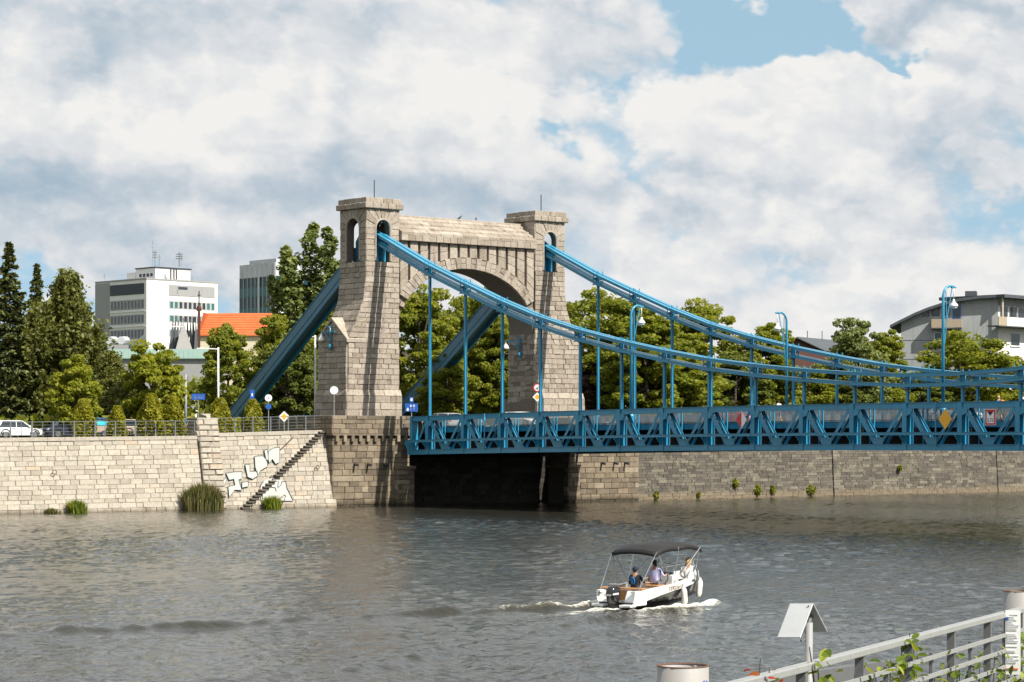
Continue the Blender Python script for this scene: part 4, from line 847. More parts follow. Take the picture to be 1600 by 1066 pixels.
def broad(seed, H=15., Wd=9., base=.08, nc=150, per=165, leaf=.27, lump=1.0, taper=.9):
    rs = np.random.RandomState(seed); cz = H*(base+(1-base)*.52); a, c = Wd/2, H*(1-base)*.5
    cl = []; lob = ball(9, rs)
    while len(cl) < nc:
        d = ball(1, rs)[0]; rr = rs.uniform(.25, 1)**.45
        bump_ = 1+.22*max(lob @ d)-.16
        p = d*rr*bump_*np.array([a, a, c]); f = (p[2]/c+1)/2; p[:2] *= (1.08-.45*f*taper); cl.append(p+np.array([0, 0, cz]))
    cl = np.array(cl); R = rs.uniform(.55, 1.25, nc)*Wd*.105*lump
    ci = np.repeat(np.arange(nc), per); d = ball(nc*per, rs); d[:, 2] = d[:, 2]*.75+.12; rad = rs.uniform(.35, 1, nc*per)**.5
    C = cl[ci]+d*(R[ci]*rad)[:, None]*np.array([1.15, 1.15, .8]); V, F = leaf_quads(C, leaf, rs, out=d)
    base_t = rs.uniform(.15, .8, nc)[ci]; T = np.clip(base_t*.55+rs.uniform(0, .5, len(ci))+.12*d[:, 2], 0, 1)
    lim = [((0, 0, H*rs.uniform(.2, .55)), tuple(cl[i]), H*.011) for i in rs.choice(nc, 16, False)]
    return npmesh('crown', V, F, T), trunk_mesh(H, H*.022, rs, lim)
def spruce(seed, H=18., Wd=7.):
    rs = np.random.RandomState(seed); Cs = []; Ts = []; lim = []
    z = .5
    while z < H-.25:
        f = z/H; r = Wd/2*(1-f)**.85*rs.uniform(.85, 1.1)+.1; n = int(6+6*(1-f)); a0 = rs.uniform(0, 6.28)
        for k in range(n):
            a = a0+6.283*k/n+rs.uniform(-.25, .25); L = r*rs.uniform(.62, 1.18); m = int(14+70*L/3); t = rs.uniform(.1, 1, m)**.62; zz0 = z+rs.uniform(-.25, .25)
            dr = .42*L*t-.5*L*np.clip(t-.7, 0, 1); w_ = rs.normal(size=m)*(.05+.15*L*np.sin(np.pi*t**.8))
            x = L*t*math.cos(a)-w_*math.sin(a); y = L*t*math.sin(a)+w_*math.cos(a); zz = zz0+.3-dr-np.abs(w_)*.55-np.abs(rs.normal(size=m))*.06
            Cs.append(np.stack([x, y, zz], 1)); Ts.append(np.clip(.1+.7*t**2+rs.uniform(-.2, .2, m), 0, 1)); lim.append(((0, 0, zz0+.2), (L*.85*math.cos(a), L*.85*math.sin(a), zz0+.25-.3*L), .03))
        z += .40+.62*(1-f)
    C = np.concatenate(Cs); V, F = leaf_quads(C, .25, rs, up=.6, stretch=2.1)
    return npmesh('crown', V, F, np.concatenate(Ts)), trunk_mesh(H, .22, rs, lim[::2])
def birch(seed, H=15., Wd=9.):
    rs = np.random.RandomState(seed); Cs = []; lim = []; n = 520; Ts = []
    for i in range(n):
        f = rs.uniform(.12, 1)**.75; a = rs.uniform(0, 6.28); env = lerp_tab([(.1, .85), (.4, 1.0), (.62, .82), (.74, .45), (.85, .27), (1, .12)], f); r = Wd/2*rs.uniform(.1, 1)**.5*env*(1+.25*math.sin(3*a+seed)); z = H*f; L = rs.uniform(.9, 2.6)*(.75+.4*(1-f)); m = int(40*L/1.6)
        t = rs.uniform(0, 1, m)**.9; sx, sy = rs.normal()*.35, rs.normal()*.35; wq = .28*(1-t)+.10; C = np.stack([r*math.cos(a)+sx*t+rs.normal(size=m)*wq, r*math.sin(a)+sy*t+rs.normal(size=m)*wq, z-L*t+rs.normal(size=m)*.08], 1); Cs.append(C); Ts.append(np.clip(rs.uniform(.05, .65)+rs.uniform(-.15, .3, m)+.2*(1-t), 0, 1))
        if i % 16 == 0: lim.append(((rs.normal()*.2, rs.normal()*.2, max(1.5, z-3.2)), (r*.85*math.cos(a), r*.85*math.sin(a), z), .075))
    C = np.concatenate(Cs); T = np.concatenate(Ts); k = C[:, 2] > .3; V, F = leaf_quads(C[k], .25, rs, up=-.1, stretch=1.7)
    return npmesh('crown', V, F, T[k]), trunk_mesh(H, .2, rs, lim, lean=-.5)
def poplar(seed, H=22., Wd=8.):
    rs = np.random.RandomState(seed); Cs = []; Ds = []; Ts = []; lim = []
    cols = [(0, 0, .08, 1, 1.35), (-2.2, .4, .2, .86, 1.2), (2.0, -.3, .12, .97, 1.3), (.9, 1.5, .2, .84, 1.1), (-1.0, -1.5, .25, .9, 1.15), (3.0, .6, .3, .8, 1.0), (-3.2, -.4, .3, .74, .95)]
    for (x, y, f0, f1, rw) in cols:
        for z in np.arange(H*f0, H*f1, .8):
            f = (z-H*f0)/(H*(f1-f0)); r = rw*(math.sin(math.pi*min(1, .18+.8*f))**.7)+.15; m = 95; d = ball(m, rs); rad = rs.uniform(.3, 1, m)**.5; cx, cy = x*(.35+.65*f)+rs.normal()*.25, y*(.35+.65*f)+rs.normal()*.25
            Cs.append(np.stack([cx+d[:, 0]*r*rad, cy+d[:, 1]*r*rad, z+d[:, 2]*.75*rad], 1)); Ds.append(d); Ts.append(np.clip(rs.uniform(.15, .7)+rs.uniform(-.2, .35, m), 0, 1))
        lim.append(((0, 0, H*f0), (x, y, H*f1*.9), .12))
    C = np.concatenate(Cs); V, F = leaf_quads(C, .34, rs, out=np.concatenate(Ds)); return npmesh('crown', V, F, np.concatenate(Ts)), trunk_mesh(H, .4, rs, lim)
def thuja(seed, H=2.8, Wd=1.7):
    rs = np.random.RandomState(seed); n = 3000; f = rs.uniform(0, 1, n)**.75; lob = rs.uniform(0, 6.28, 5); a = rs.uniform(0, 6.28, n); prof = Wd/2*np.sin(np.pi*np.clip(.16+.84*(1-f), 0, 1)*.58)*(1+.14*np.sin(3*a+lob[0]+5*f)+.10*np.sin(5*a+lob[1]-9*f))
    r = prof*rs.uniform(.55, 1.0, n)**.5; C = np.stack([r*np.cos(a), r*np.sin(a), .08+f*H], 1); d = np.stack([np.cos(a), np.sin(a), .5+0*a], 1); V, F = leaf_quads(C, .15, rs, up=.2, stretch=1.7, out=d)
    return npmesh('crown', V, F, np.clip(rs.uniform(0, 1, n)*.6+.4*(r/(prof+1e-6))-.15, 0, 1)), trunk_mesh(H*.6, .06, rs, [])
def tree(name, label, cat, key, fn, loc, scale, lm, rot=0, group=None, bark='bark'):
    cr, tk = proto(key, fn); r = thing(name, label, cat, loc, rot, group, local=True); r.scale = scale if isinstance(scale, tuple) else (scale,)*3
    for nm, me, m in (('crown', cr, lm), ('trunk', tk, bark)):
        me2 = me if (not me.materials or me.materials[0] == MATS[m]) else me.copy()
        if me2 is not me: me2.materials.clear()
        link(nm, me2, m, r)
    return r
def put(name, label, key, fn, px, top, d, lm, H, wide=1.0, rot=0, g=6.4, group=None, bark='bark', cat='tree'):
    """stand a tree at pixel column px, depth d, its top at pixel row top; H = height of the prototype"""
    b = at(px, 640, d); h = at(px, top, d).z-g; s = h/H
    return tree(name, label, cat, key, fn, (b.x, b.y, g-.1), (s*wide, s*wide, s), lm, rot, group, bark)
GB = 'trees behind the river'
B1, B2, B3, B4 = (lambda: broad(1)), (lambda: broad(2, nc=125, lump=1.12)), (lambda: broad(3, base=.05, nc=160, lump=.95, taper=.6)), (lambda: broad(4, Wd=10, base=.06, nc=140, lump=1.15, taper=.5))
put('spruce_tree', 'tall dark spruce at the edge of the picture above the white car', 'sp1', lambda: spruce(5, 18, 8.6), 14, 377, 222, 'leaf_spruce', 18, 1.0, 0, 5.9, GB)
put('spruce_tree', 'smaller pointed spruce standing between the tall spruce and the birch', 'sp2', lambda: spruce(6, 18, 5.6), 57, 412, 246, 'leaf_spruce', 18, .95, 1, 6, GB)
put('birch_tree', 'weeping birch with a tall ragged top and pale limbs', 'bi1', lambda: birch(7), 106, 418, 224, 'leaf_birch', 15, 1.0, 0, 6, GB, 'birch_bark')
put('birch_tree', 'broad drooping birch beside the tall spruce', 'bi2', lambda: birch(8, 15, 11), 72, 470, 232, 'leaf_birch', 15, 1.35, 2, 6, GB, 'birch_bark')
put('birch_tree', 'low drooping birch between the young maple and the linden', 'bi2', None, 172, 546, 216, 'leaf_birch', 15, 1.3, 4, 6, GB, 'birch_bark')
put('maple_tree', 'young bright lime green maple in front of the birch', 'm1', lambda: broad(9, 6.5, 4.6, .06, 100, 110, .2, 1.15, 1.1), 114, 560, 204, 'leaf_lime', 6.5, .98, 0, 5.9, GB)
put('linden_tree', 'sunlit lime green linden before the white office block', 'm2', lambda: broad(10, 8, 5.4, .05, 120, 110, .22, 1.1, .9), 240, 527, 211, 'leaf_lime', 8, .95, 1, 6, GB)
put('maple_tree', 'round green tree behind the white street lamp near the back stay', 'b1', B1, 356, 512, 245, 'leaf_green', 15, .9, 0, 6.3, GB)
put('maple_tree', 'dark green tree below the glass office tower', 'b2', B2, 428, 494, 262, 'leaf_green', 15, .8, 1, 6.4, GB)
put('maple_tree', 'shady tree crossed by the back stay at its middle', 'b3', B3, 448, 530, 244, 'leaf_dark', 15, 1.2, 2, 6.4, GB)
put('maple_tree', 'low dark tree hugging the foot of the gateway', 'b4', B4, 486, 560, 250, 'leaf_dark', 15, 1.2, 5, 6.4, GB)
put('poplar_tree', 'tall poplar with upright lobes rising beside the gateway', 'po', lambda: poplar(11), 484, 352, 268, 'leaf_poplar', 22, 1.3, .4, 6.4, GB)
put('maple_tree', 'sunlit green tree between the poplar and the gateway buttress', 'b1', None, 508, 470, 256, 'leaf_green', 15, .62, 3, 6.4, GB)
put('chestnut_tree', 'green tree filling the near half of the gateway arch', 'b3', None, 655, 444, 254, 'leaf_green', 15, .95, 3, 6.8, GB)
put('chestnut_tree', 'yellow green tree in the middle of the gateway arch', 'b4', None, 745, 448, 262, 'leaf_green', 15, .95, 1, 6.8, GB)
put('chestnut_tree', 'smaller tree under the arch beyond the blue lane sign', 'b2', None, 700, 545, 246, 'leaf_green', 15, 1.3, 1, 6.8, GB)
put('chestnut_tree', 'tree under the arch against the far pylon', 'b1', None, 778, 500, 258, 'leaf_green', 15, .95, 2, 6.8, GB)
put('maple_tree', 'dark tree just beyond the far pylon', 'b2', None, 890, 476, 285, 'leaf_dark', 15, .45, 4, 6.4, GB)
put('purple_beech', 'dark purple leaved tree at the foot of the far pylon', 'm1', None, 920, 568, 258, 'leaf_purple', 6.5, .8, 1, 6.4, GB)
for lb, px, top, d, k, wd, m in (('tall bushy tree beside the far pylon behind the first far hangers', 962, 456, 262, 'b4', .92, 'leaf_green'), ('full green tree behind the first arched lamp', 1010, 492, 254, 'b1', .95, 'leaf_green'), ('tallest tree of the row beyond the bridge, its tip above the far chain', 1098, 467, 268, 'b3', .80, 'leaf_green'), ('dense tree beyond the bridge under the far chain', 1062, 520, 250, 'b2', 1.1, 'leaf_green'),
                              ('dark tree in a gap of the row beyond the bridge', 1148, 548, 258, 'b3', 1.2, 'leaf_dark'), ('yellowish rounded tree behind the far footway lamp', 1198, 512, 256, 'b1', .9, 'leaf_green'), ('low green tree below the brick house gable', 1252, 572, 250, 'b4', 1.2, 'leaf_green'), ('open crowned tree in front of the brick house roof', 1334, 500, 272, 'b2', .82, 'leaf_poplar'),
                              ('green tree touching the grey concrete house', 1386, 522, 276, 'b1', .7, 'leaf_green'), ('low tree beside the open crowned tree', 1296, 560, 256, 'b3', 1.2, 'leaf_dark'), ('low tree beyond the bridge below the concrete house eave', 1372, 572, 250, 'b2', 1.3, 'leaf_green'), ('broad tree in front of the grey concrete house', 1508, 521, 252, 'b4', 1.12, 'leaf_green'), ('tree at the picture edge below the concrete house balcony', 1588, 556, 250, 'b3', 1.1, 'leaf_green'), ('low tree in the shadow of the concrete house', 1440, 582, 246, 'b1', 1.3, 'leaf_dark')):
    dm = max(d, 252+(px-1000)*.0735); put('chestnut_tree', lb, k, None, px, top, dm, m, 15, wd*1.3, px*.37, 6.2, 'row of trees beyond the bridge')
for lb, px, top, yb in (('clipped yellow green thuja in front of the young maple', 131, 626, 690), ('small round thuja behind the quay fence by the turquoise tarp', 183, 636, 690), ('tallest clipped thuja below the linden', 236, 618, 688), ('clipped thuja beside the grey lamp post', 270, 622, 688), ('conical thuja beside the quay pilaster', 344, 624, 684), ('conical thuja between the pilaster and the priority sign', 394.5, 626, 682)):
    b = onX(px, yb, -6.1); g = GZ(b.y)-.05; h = onX(px, top, -6.1).z-g; s = h/2.8
    tree('thuja_shrub', lb, 'shrub', 'th%d' % (px % 2), lambda: thuja(20+int(px)), (b.x, b.y, g), (s*1.02, s*1.02, s), 'leaf_thuja', px, 'clipped thujas on the quay')
# hedge masses closing the view between trunks, far off
def belt(name, label, pts, h, lm, seed, dens=10):
    rs = np.random.RandomState(seed); Cs = []
    for (x0, y0), (x1, y1) in zip(pts, pts[1:]):
        L = math.hypot(x1-x0, y1-y0); n = int(L*dens*h/2); t = rs.uniform(0, 1, n); top = h*(.72+.28*np.sin(t*L*.35+seed)*np.sin(t*L*.13+1)); zz = rs.uniform(0, 1, n)**.7*top
        Cs.append(np.stack([x0+(x1-x0)*t+rs.normal(size=n)*1.2, y0+(y1-y0)*t+rs.normal(size=n)*1.2, 6.2+zz], 1))
    C = np.concatenate(Cs); V, F = leaf_quads(C, .55, rs); o = link(name, npmesh(name, V, F, rs.uniform(0, 1, len(C))), lm); tag(o, label, 'trees', kind='stuff')
belt('far_woods', 'dark mass of park greenery closing the view behind the trees', [tuple(at(px, 640, d).xy) for px, d in ((-120, 262), (60, 272), (180, 262), (330, 275), (470, 282), (640, 290), (800, 292), (960, 292), (1120, 294), (1280, 302), (1400, 308), (1640, 322))], 8.0, 'leaf_green', 3, 26)
belt('roadside_hedge', 'low sunlit hedge behind the parked cars', [tuple(at(px, 640, d).xy) for px, d in ((-80, 203), (60, 206), (180, 210), (290, 214), (380, 221))], 1.7, 'leaf_green', 5, 40)
# waterside plants
def clump(name, label, px, py, x, w_, h, n, lm, seed, cat='reeds', droop=.35):
    rs = np.random.RandomState(seed); b = onX(px, py, x); C = []; F = []; T = []; bx = Vector((x+.25, b.y, -.05))
    for i in range(n):
        y = rs.uniform(-1, 1); x0 = np.array([abs(rs.normal())*.35, y*w_/2*.85, 0]); hh = h*rs.uniform(.55, 1.05)*(1-.35*abs(y)**2); a = rs.uniform(0, 6.28); dr = droop*hh*rs.uniform(.2, 1); wd = rs.uniform(.03, .06)
        p = [x0+np.array([math.cos(a)*dr*t*t, math.sin(a)*dr*t*t+.1*y*t*hh, hh*t*(1-.12*t)]) for t in (0, .4, .75, 1)]; sd = np.array([-math.sin(a), math.cos(a), 0])*wd; k = len(C)
        for j, q in enumerate(p): ww = sd*(1, .9, .6, .08)[j]; C += [q-ww, q+ww]
        for j in range(3): F.append((k+2*j, k+2*j+1, k+2*j+3, k+2*j+2)); T.append(rs.uniform(0, 1))
    r = thing(name, label, cat, bx, local=True); link('leaf_blades', npmesh('leaf_blades', C, F, T), lm, r)
clump('reed_bed', 'large clump of reeds at the foot of the quay wall beside the pilaster', 311, 795, -3.5, 4.0, 2.75, 1500, 'leaf_reed', 1, 'reeds')
clump('waterside_shrub', 'small green shrub at the foot of the graffiti wall', 420, 794, -3.5, 1.6, 1.4, 520, 'leaf_vine', 2, 'shrub', .6)
clump('waterside_shrub', 'green tuft at the waterline of the long quay wall', 114, 800, -3.5, 1.5, 1.35, 480, 'leaf_vine', 3, 'shrub', .5)
clump('waterside_shrub', 'low grass tuft at the waterline below the dark car', 75, 801, -3.5, 1.1, .6, 240, 'leaf_reed', 4, 'shrub', .5)
for i, (px, py, h) in enumerate(((1148, 762, 1.1), (1183, 772, 1.2), (1266, 772, 1.3), (1206, 770, .9), (1024, 778, .8), (1090, 776, .5), (1405, 735, .7))):
    b = onX(px, py, RX(50)-.2); X = RX(b.y)-.06*b.z+.02; b = onX(px, py, X); rs = np.random.RandomState(60+i); n = 150; d = ball(n, rs); C = np.array([X+.15, b.y, max(.1, b.z)])+d*np.array([.25, .45, .5])*h*rs.uniform(.2, 1, n)[:, None]+np.array([0, 0, .35*h]); V, F = leaf_quads(C, .2, rs)
    lb = ['weed tuft growing from the dark quay wall, high above the waterline', 'leafy weed growing at the foot of the dark quay wall before the first joint', 'bushy weed at the waterline just before the wall joint', 'thin weed on the dark wall between two leafier ones', 'small weed where the dark wall meets the abutment', 'tiny weed low on the dark wall under the red and white board', 'weed rooted halfway up the painted wall section'][i]
    o = link('wall_weed', npmesh('wall_weed', V, F, rs.uniform(0, 1, n)), 'leaf_green'); tag(o, lb, 'weed', 'weeds on the dark quay wall')
# ------------------------------------------------------------------ buildings
class Face:
    """wall plane from corner O along horizontal unit U with outward normal N"""
    def __init__(s, O, U, N): s.O = Vector(O); s.U = Vector(U).normalized(); s.N = Vector(N).normalized()
    def P(s, u, z, k=0): return Vector((s.O.x, s.O.y, 0))+s.U*u+Vector((0, 0, z))+s.N*k
    def rect(s, mb, u0, u1, z0, z1, k0, k1, t=.5): return mb.hexa([s.P(u0, z0, k0), s.P(u1, z0, k0), s.P(u1, z0, k1), s.P(u0, z0, k1)], [s.P(u0, z1, k0), s.P(u1, z1, k0), s.P(u1, z1, k1), s.P(u0, z1, k1)], t)
    def poly(s, mb, pts, k0, k1): return mb.hexa([s.P(u, z, k0) for u, z in pts], [s.P(u, z, k1) for u, z in pts])
    def window(s, root, u0, u1, z0, z1, frame, pane, name='window', sill=False):
        mb = MB(); f = min(.07, (u1-u0)*.08)
        for a, b, c, d in ((u0, u0+f, z0, z1), (u1-f, u1, z0, z1), (u0+f, u1-f, z0, z0+f), (u0+f, u1-f, z1-f, z1)): s.rect(mb, a, b, c, d, .0, .06)
        w_ = mb.build(name, frame, root); mb = MB(); s.rect(mb, u0+f, u1-f, z0+f, z1-f, -.02, .03); mb.build('pane', pane, w_)
        if sill: mb = MB(); s.rect(mb, u0-.08, u1+.08, z0-.08, z0, 0, .14); mb.build('sill', frame, w_)
        return w_
def diag(px, d, ang=45):
    """corner at pixel column px, depth d; two faces going back at +-45 degrees"""
    c = at(px, 690, d); c.z = 0; a = R_(ang); UR = RT*math.cos(a)+FW*math.sin(a); UL = -RT*math.sin(a)+FW*math.cos(a)
    return c, UL, UR
def PZ(py, d): return 5.74+(690-py)/3800*d
def office_block():
    d = 553; c, UL, UR = diag(229, d); WL, WR = 19.8, 20.4; top = PZ(436.6, d); r = thing('office_building', 'white office block with ribbon windows and rooftop antennas behind the trees', 'building', (c.x, c.y, 6.4))
    mb = MB(); mb.hexa([c+Vector((0, 0, 6)), c+UR*WR+Vector((0, 0, 6)), c+UR*WR+UL*WL+Vector((0, 0, 6)), c+UL*WL+Vector((0, 0, 6))], [c+Vector((0, 0, top)), c+UR*WR+Vector((0, 0, top)), c+UR*WR+UL*WL+Vector((0, 0, top)), c+UL*WL+Vector((0, 0, top))]); mb.build('walls', 'render_white', r)
    L = Face(c, UL, -UR); Rr = Face(c, UR, -UL); u = lambda px: (229-px)/82*WL; v = lambda px: (px-229)/110*WR
    mb = MB(); L.rect(mb, u(170), WL, 6, top-.2, .02, .12); mb.build('side_panel', 'render_grey', r)
    mb = MB(); L.rect(mb, .9, u(171), PZ(459, d), PZ(442, d), .0, .08); mb.build('fascia_panel', 'band_dark', r)
    mb = MB(); Rr.rect(mb, v(263), v(334), PZ(460, d), PZ(443, d), .0, .08); mb.build('fascia_panel', 'render_grey', r)
    mb = MB(); Rr.rect(mb, v(277), v(291), PZ(449, d), PZ(445.5, d), .1, .2); mb.build('vent_louvre', 'band_dark', r)
    for ya, yb in ((467, 482.5), (490.5, 505.5), (513.5, 529), (537, 552)):
        mb = MB(); L.rect(mb, .9, u(171), PZ(yb, d), PZ(ya, d), -.05, -.03 if False else .012); mb.build('window_band', 'render_grey', r)
        for i in range(10):
            a = .95+(u(171)-1.0)*i/10; L.window(r, a+.06, a+1.02, PZ(yb-1.2, d), PZ(ya+.8, d), 'aluminium', 'glass_dark')
    for ya, yb in ((468, 481), (490, 502), (513, 525), (536, 548)):
        mb = MB(); Rr.rect(mb, v(263), v(334.5), PZ(yb, d), PZ(ya, d), -.05, -.03 if False else .012); mb.build('window_band', 'render_grey', r)
        for i in range(10):
            a = v(263)+(v(334.5)-v(263))*i/10; Rr.window(r, a+.2, a+1.25, PZ(yb-.6, d), PZ(ya+.8, d), 'white_paint', 'glass_dark' if i in (2, 3, 4, 5, 6, 7) else 'glass_teal_light')
    for y in (486, 509.5, 533): mb = MB(); L.rect(mb, .3, u(170), PZ(y+.5, d), PZ(y-.5, d), .06, .2); mb.build('ledge', 'render_white', r)
    mb = MB(); zt = top+.35; mb.hexa([c-UR*.1-UL*.1+Vector((0, 0, top)), c+UR*(WR+.1)-UL*.1+Vector((0, 0, top)), c+UR*(WR+.1)+UL*(WL+.1)+Vector((0, 0, top)), c-UR*.1+UL*(WL+.1)+Vector((0, 0, top))], [p+Vector((0, 0, .35)) for p in (c-UR*.1-UL*.1+Vector((0, 0, top)), c+UR*(WR+.1)-UL*.1+Vector((0, 0, top)), c+UR*(WR+.1)+UL*(WL+.1)+Vector((0, 0, top)), c-UR*.1+UL*(WL+.1)+Vector((0, 0, top)))]); mb.build('roof_edge', 'render_grey', r)
    # rooftop plant room
    c2 = c+UR*4.4+UL*2.6; B = Face(c2, UL, -UR); A = Face(c2, UR, -UL); z0, z1 = top+.3, PZ(416, d); mb = MB()
    mb.hexa([c2+Vector((0, 0, z0)), c2+UR*10+Vector((0, 0, z0)), c2+UR*10+UL*7.4+Vector((0, 0, z0)), c2+UL*7.4+Vector((0, 0, z0))], [c2+Vector((0, 0, z1)), c2+UR*10+Vector((0, 0, z1)), c2+UR*10+UL*7.4+Vector((0, 0, z1)), c2+UL*7.4+Vector((0, 0, z1))]); p = mb.build('plant_room', 'render_white', r)
    mb = MB(); B.rect(mb, -.2, 7.6, z1, z1+.25, -10.3, .2); mb.build('plant_roof', 'band_dark', p)
    for k in range(4): mb = MB(); B.rect(mb, 1.0+k*1.4, 1.9+k*1.4, z0+.8, z0+1.5, 0, .06); mb.build('vent', 'band_dark', p)
    for k in (2.0, 2.9, 3.6): mb = MB(); A.rect(mb, k+2.2, k+2.45, z0, z1, 0, .2); mb.build('duct', 'dark_steel', p)
    c3 = c2+UL*7.6; mb = MB(); mb.hexa([c3+Vector((0, 0, z0)), c3+UR*4+Vector((0, 0, z0)), c3+UR*4+UL*3.4+Vector((0, 0, z0)), c3+UL*3.4+Vector((0, 0, z0))], [c3+Vector((0, 0, z0+2.0)), c3+UR*4+Vector((0, 0, z0+2.0)), c3+UR*4+UL*3.4+Vector((0, 0, z0+2.0)), c3+UL*3.4+Vector((0, 0, z0+2.0))]); mb.build('plant_room', 'render_white', r)
    for px, y0, y1, w_ in ((238.5, 416, 374, .12), (242, 416, 391, .3), (249, 416, 398, .2), (280, 417, 394, .5), (283, 417, 396, .16), (163, 440, 428, .12), (292, 443, 428, .1), (300, 444, 432, .08)):
        b = at(px, y0, d+4); mb = MB(); mb.tube([b, Vector((b.x, b.y, PZ(y1, d+4)))], w_*.22, 5)
        for k in (.55, .7, .85): z = b.z+(PZ(y1, d+4)-b.z)*k; mb.beam(Vector((b.x, b.y, z))-RT*w_*1.6, Vector((b.x, b.y, z))+RT*w_*1.6, .06, .22 if w_ > .25 else .06)
        mb.build('antenna_mast', 'fence_grey', r)
office_block()
def glass_tower():
    d = 640; c, UL, UR = diag(430, d, 40); top = PZ(412, d); WL, WR = 16.6, 16; r = thing('office_building', 'teal glass office tower with metal crown beside the poplar', 'building', (c.x, c.y, 6.4)); V = lambda z: Vector((0, 0, z))
    mb = MB(); mb.hexa([c+V(6), c+UR*WR+V(6), c+UR*WR+UL*WL+V(6), c+UL*WL+V(6)], [c+V(top), c+UR*WR+V(top), c+UR*WR+UL*WL+V(top), c+UL*WL+V(top)]); mb.build('walls', 'glass_teal', r)
    L = Face(c, UL, -UR); Rr = Face(c, UR, -UL); zc = PZ(431, d)
    for F_, W_ in ((L, WL), (Rr, WR)):
        n = 14
        for i in range(n): mb = MB(); F_.rect(mb, W_*i/n+.03, W_*(i+1)/n-.03, zc, top+.4, .0, .12+.05*(i % 2)); mb.build('crown_panel', 'aluminium', r)
        for k in range(4):
            z = zc-2.6-k*5.4
            for i in range(9):
                mb = MB(); F_.rect(mb, W_*i/9+.05, W_*(i+1)/9-.05, z-2.5, z-.05, .0, .08); mb.build('spandrel_panel', 'glass_teal_light' if F_ is L else 'render_white', r)
        for i in range(10): mb = MB(); F_.rect(mb, W_*i/9-.07, W_*i/9+.07, 6, zc, .0, .2); mb.build('mullion', 'aluminium', r)
        mb = MB(); F_.rect(mb, W_*.42, W_*.47, 6, zc, .1, .32); mb.build('pier', 'aluminium', r)
    mb = MB(); L.rect(mb, 1, WL-3, top+.4, top+1.5, -8, -1); mb.build('roof_plant', 'aluminium', r)
glass_tower()
def tiled_house():
    d = 372; r = thing('tiled_house', 'house with a bright orange tiled roof below the glass tower', 'house', at(360, 640, d)); a, b = at(304, 640, d), at(440, 640, d); U = (b-a).normalized(); F_ = Face(a, U, -FW); Ln = (b-a).length; ze, zr = PZ(524, d), PZ(487, d)
    mb = MB(); F_.rect(mb, .6, Ln-.6, 6.2, ze, -9.5, -.5); mb.build('walls', 'cream', r)
    n = 9
    for side in (0, 1):
        for k in range(n):
            f0, f1 = k/n, (k+1)/n; K = lambda f: (-5*f if side == 0 else -10+5*f); e = lambda f: 1.0*f; Z = lambda f: ze+(zr-ze)*f; mb = MB()
            mb.hexa([F_.P(e(f0), Z(f0)-.1, K(f0)), F_.P(Ln, Z(f0)-.1, K(f0)), F_.P(Ln, Z(f1)-.1, K(f1)), F_.P(e(f1), Z(f1)-.1, K(f1))], [F_.P(e(f0), Z(f0)+.14, K(f0)), F_.P(Ln, Z(f0)+.14, K(f0)), F_.P(Ln, Z(f1)+.02, K(f1)), F_.P(e(f1), Z(f1)+.02, K(f1))]); mb.build('tile_row', 'orange_tile', r)
    mb = MB(); mb.hexa([F_.P(.6, 6.2, -.6), F_.P(.62, 6.2, -9.4), F_.P(.62, ze, -9.4), F_.P(.6, ze, -.6)], [F_.P(.9, ze, -.6), F_.P(.9, ze, -9.4), F_.P(1.3, zr-.2, -5.1), F_.P(1.3, zr-.2, -4.9)]) if False else F_.poly(mb, [(.4, ze-.1), (.6, ze-.1), (1.5, zr-.15), (1.3, zr-.1)], -9.7, -.3); mb.build('gable_edge', 'orange_tile', r)
tiled_house()
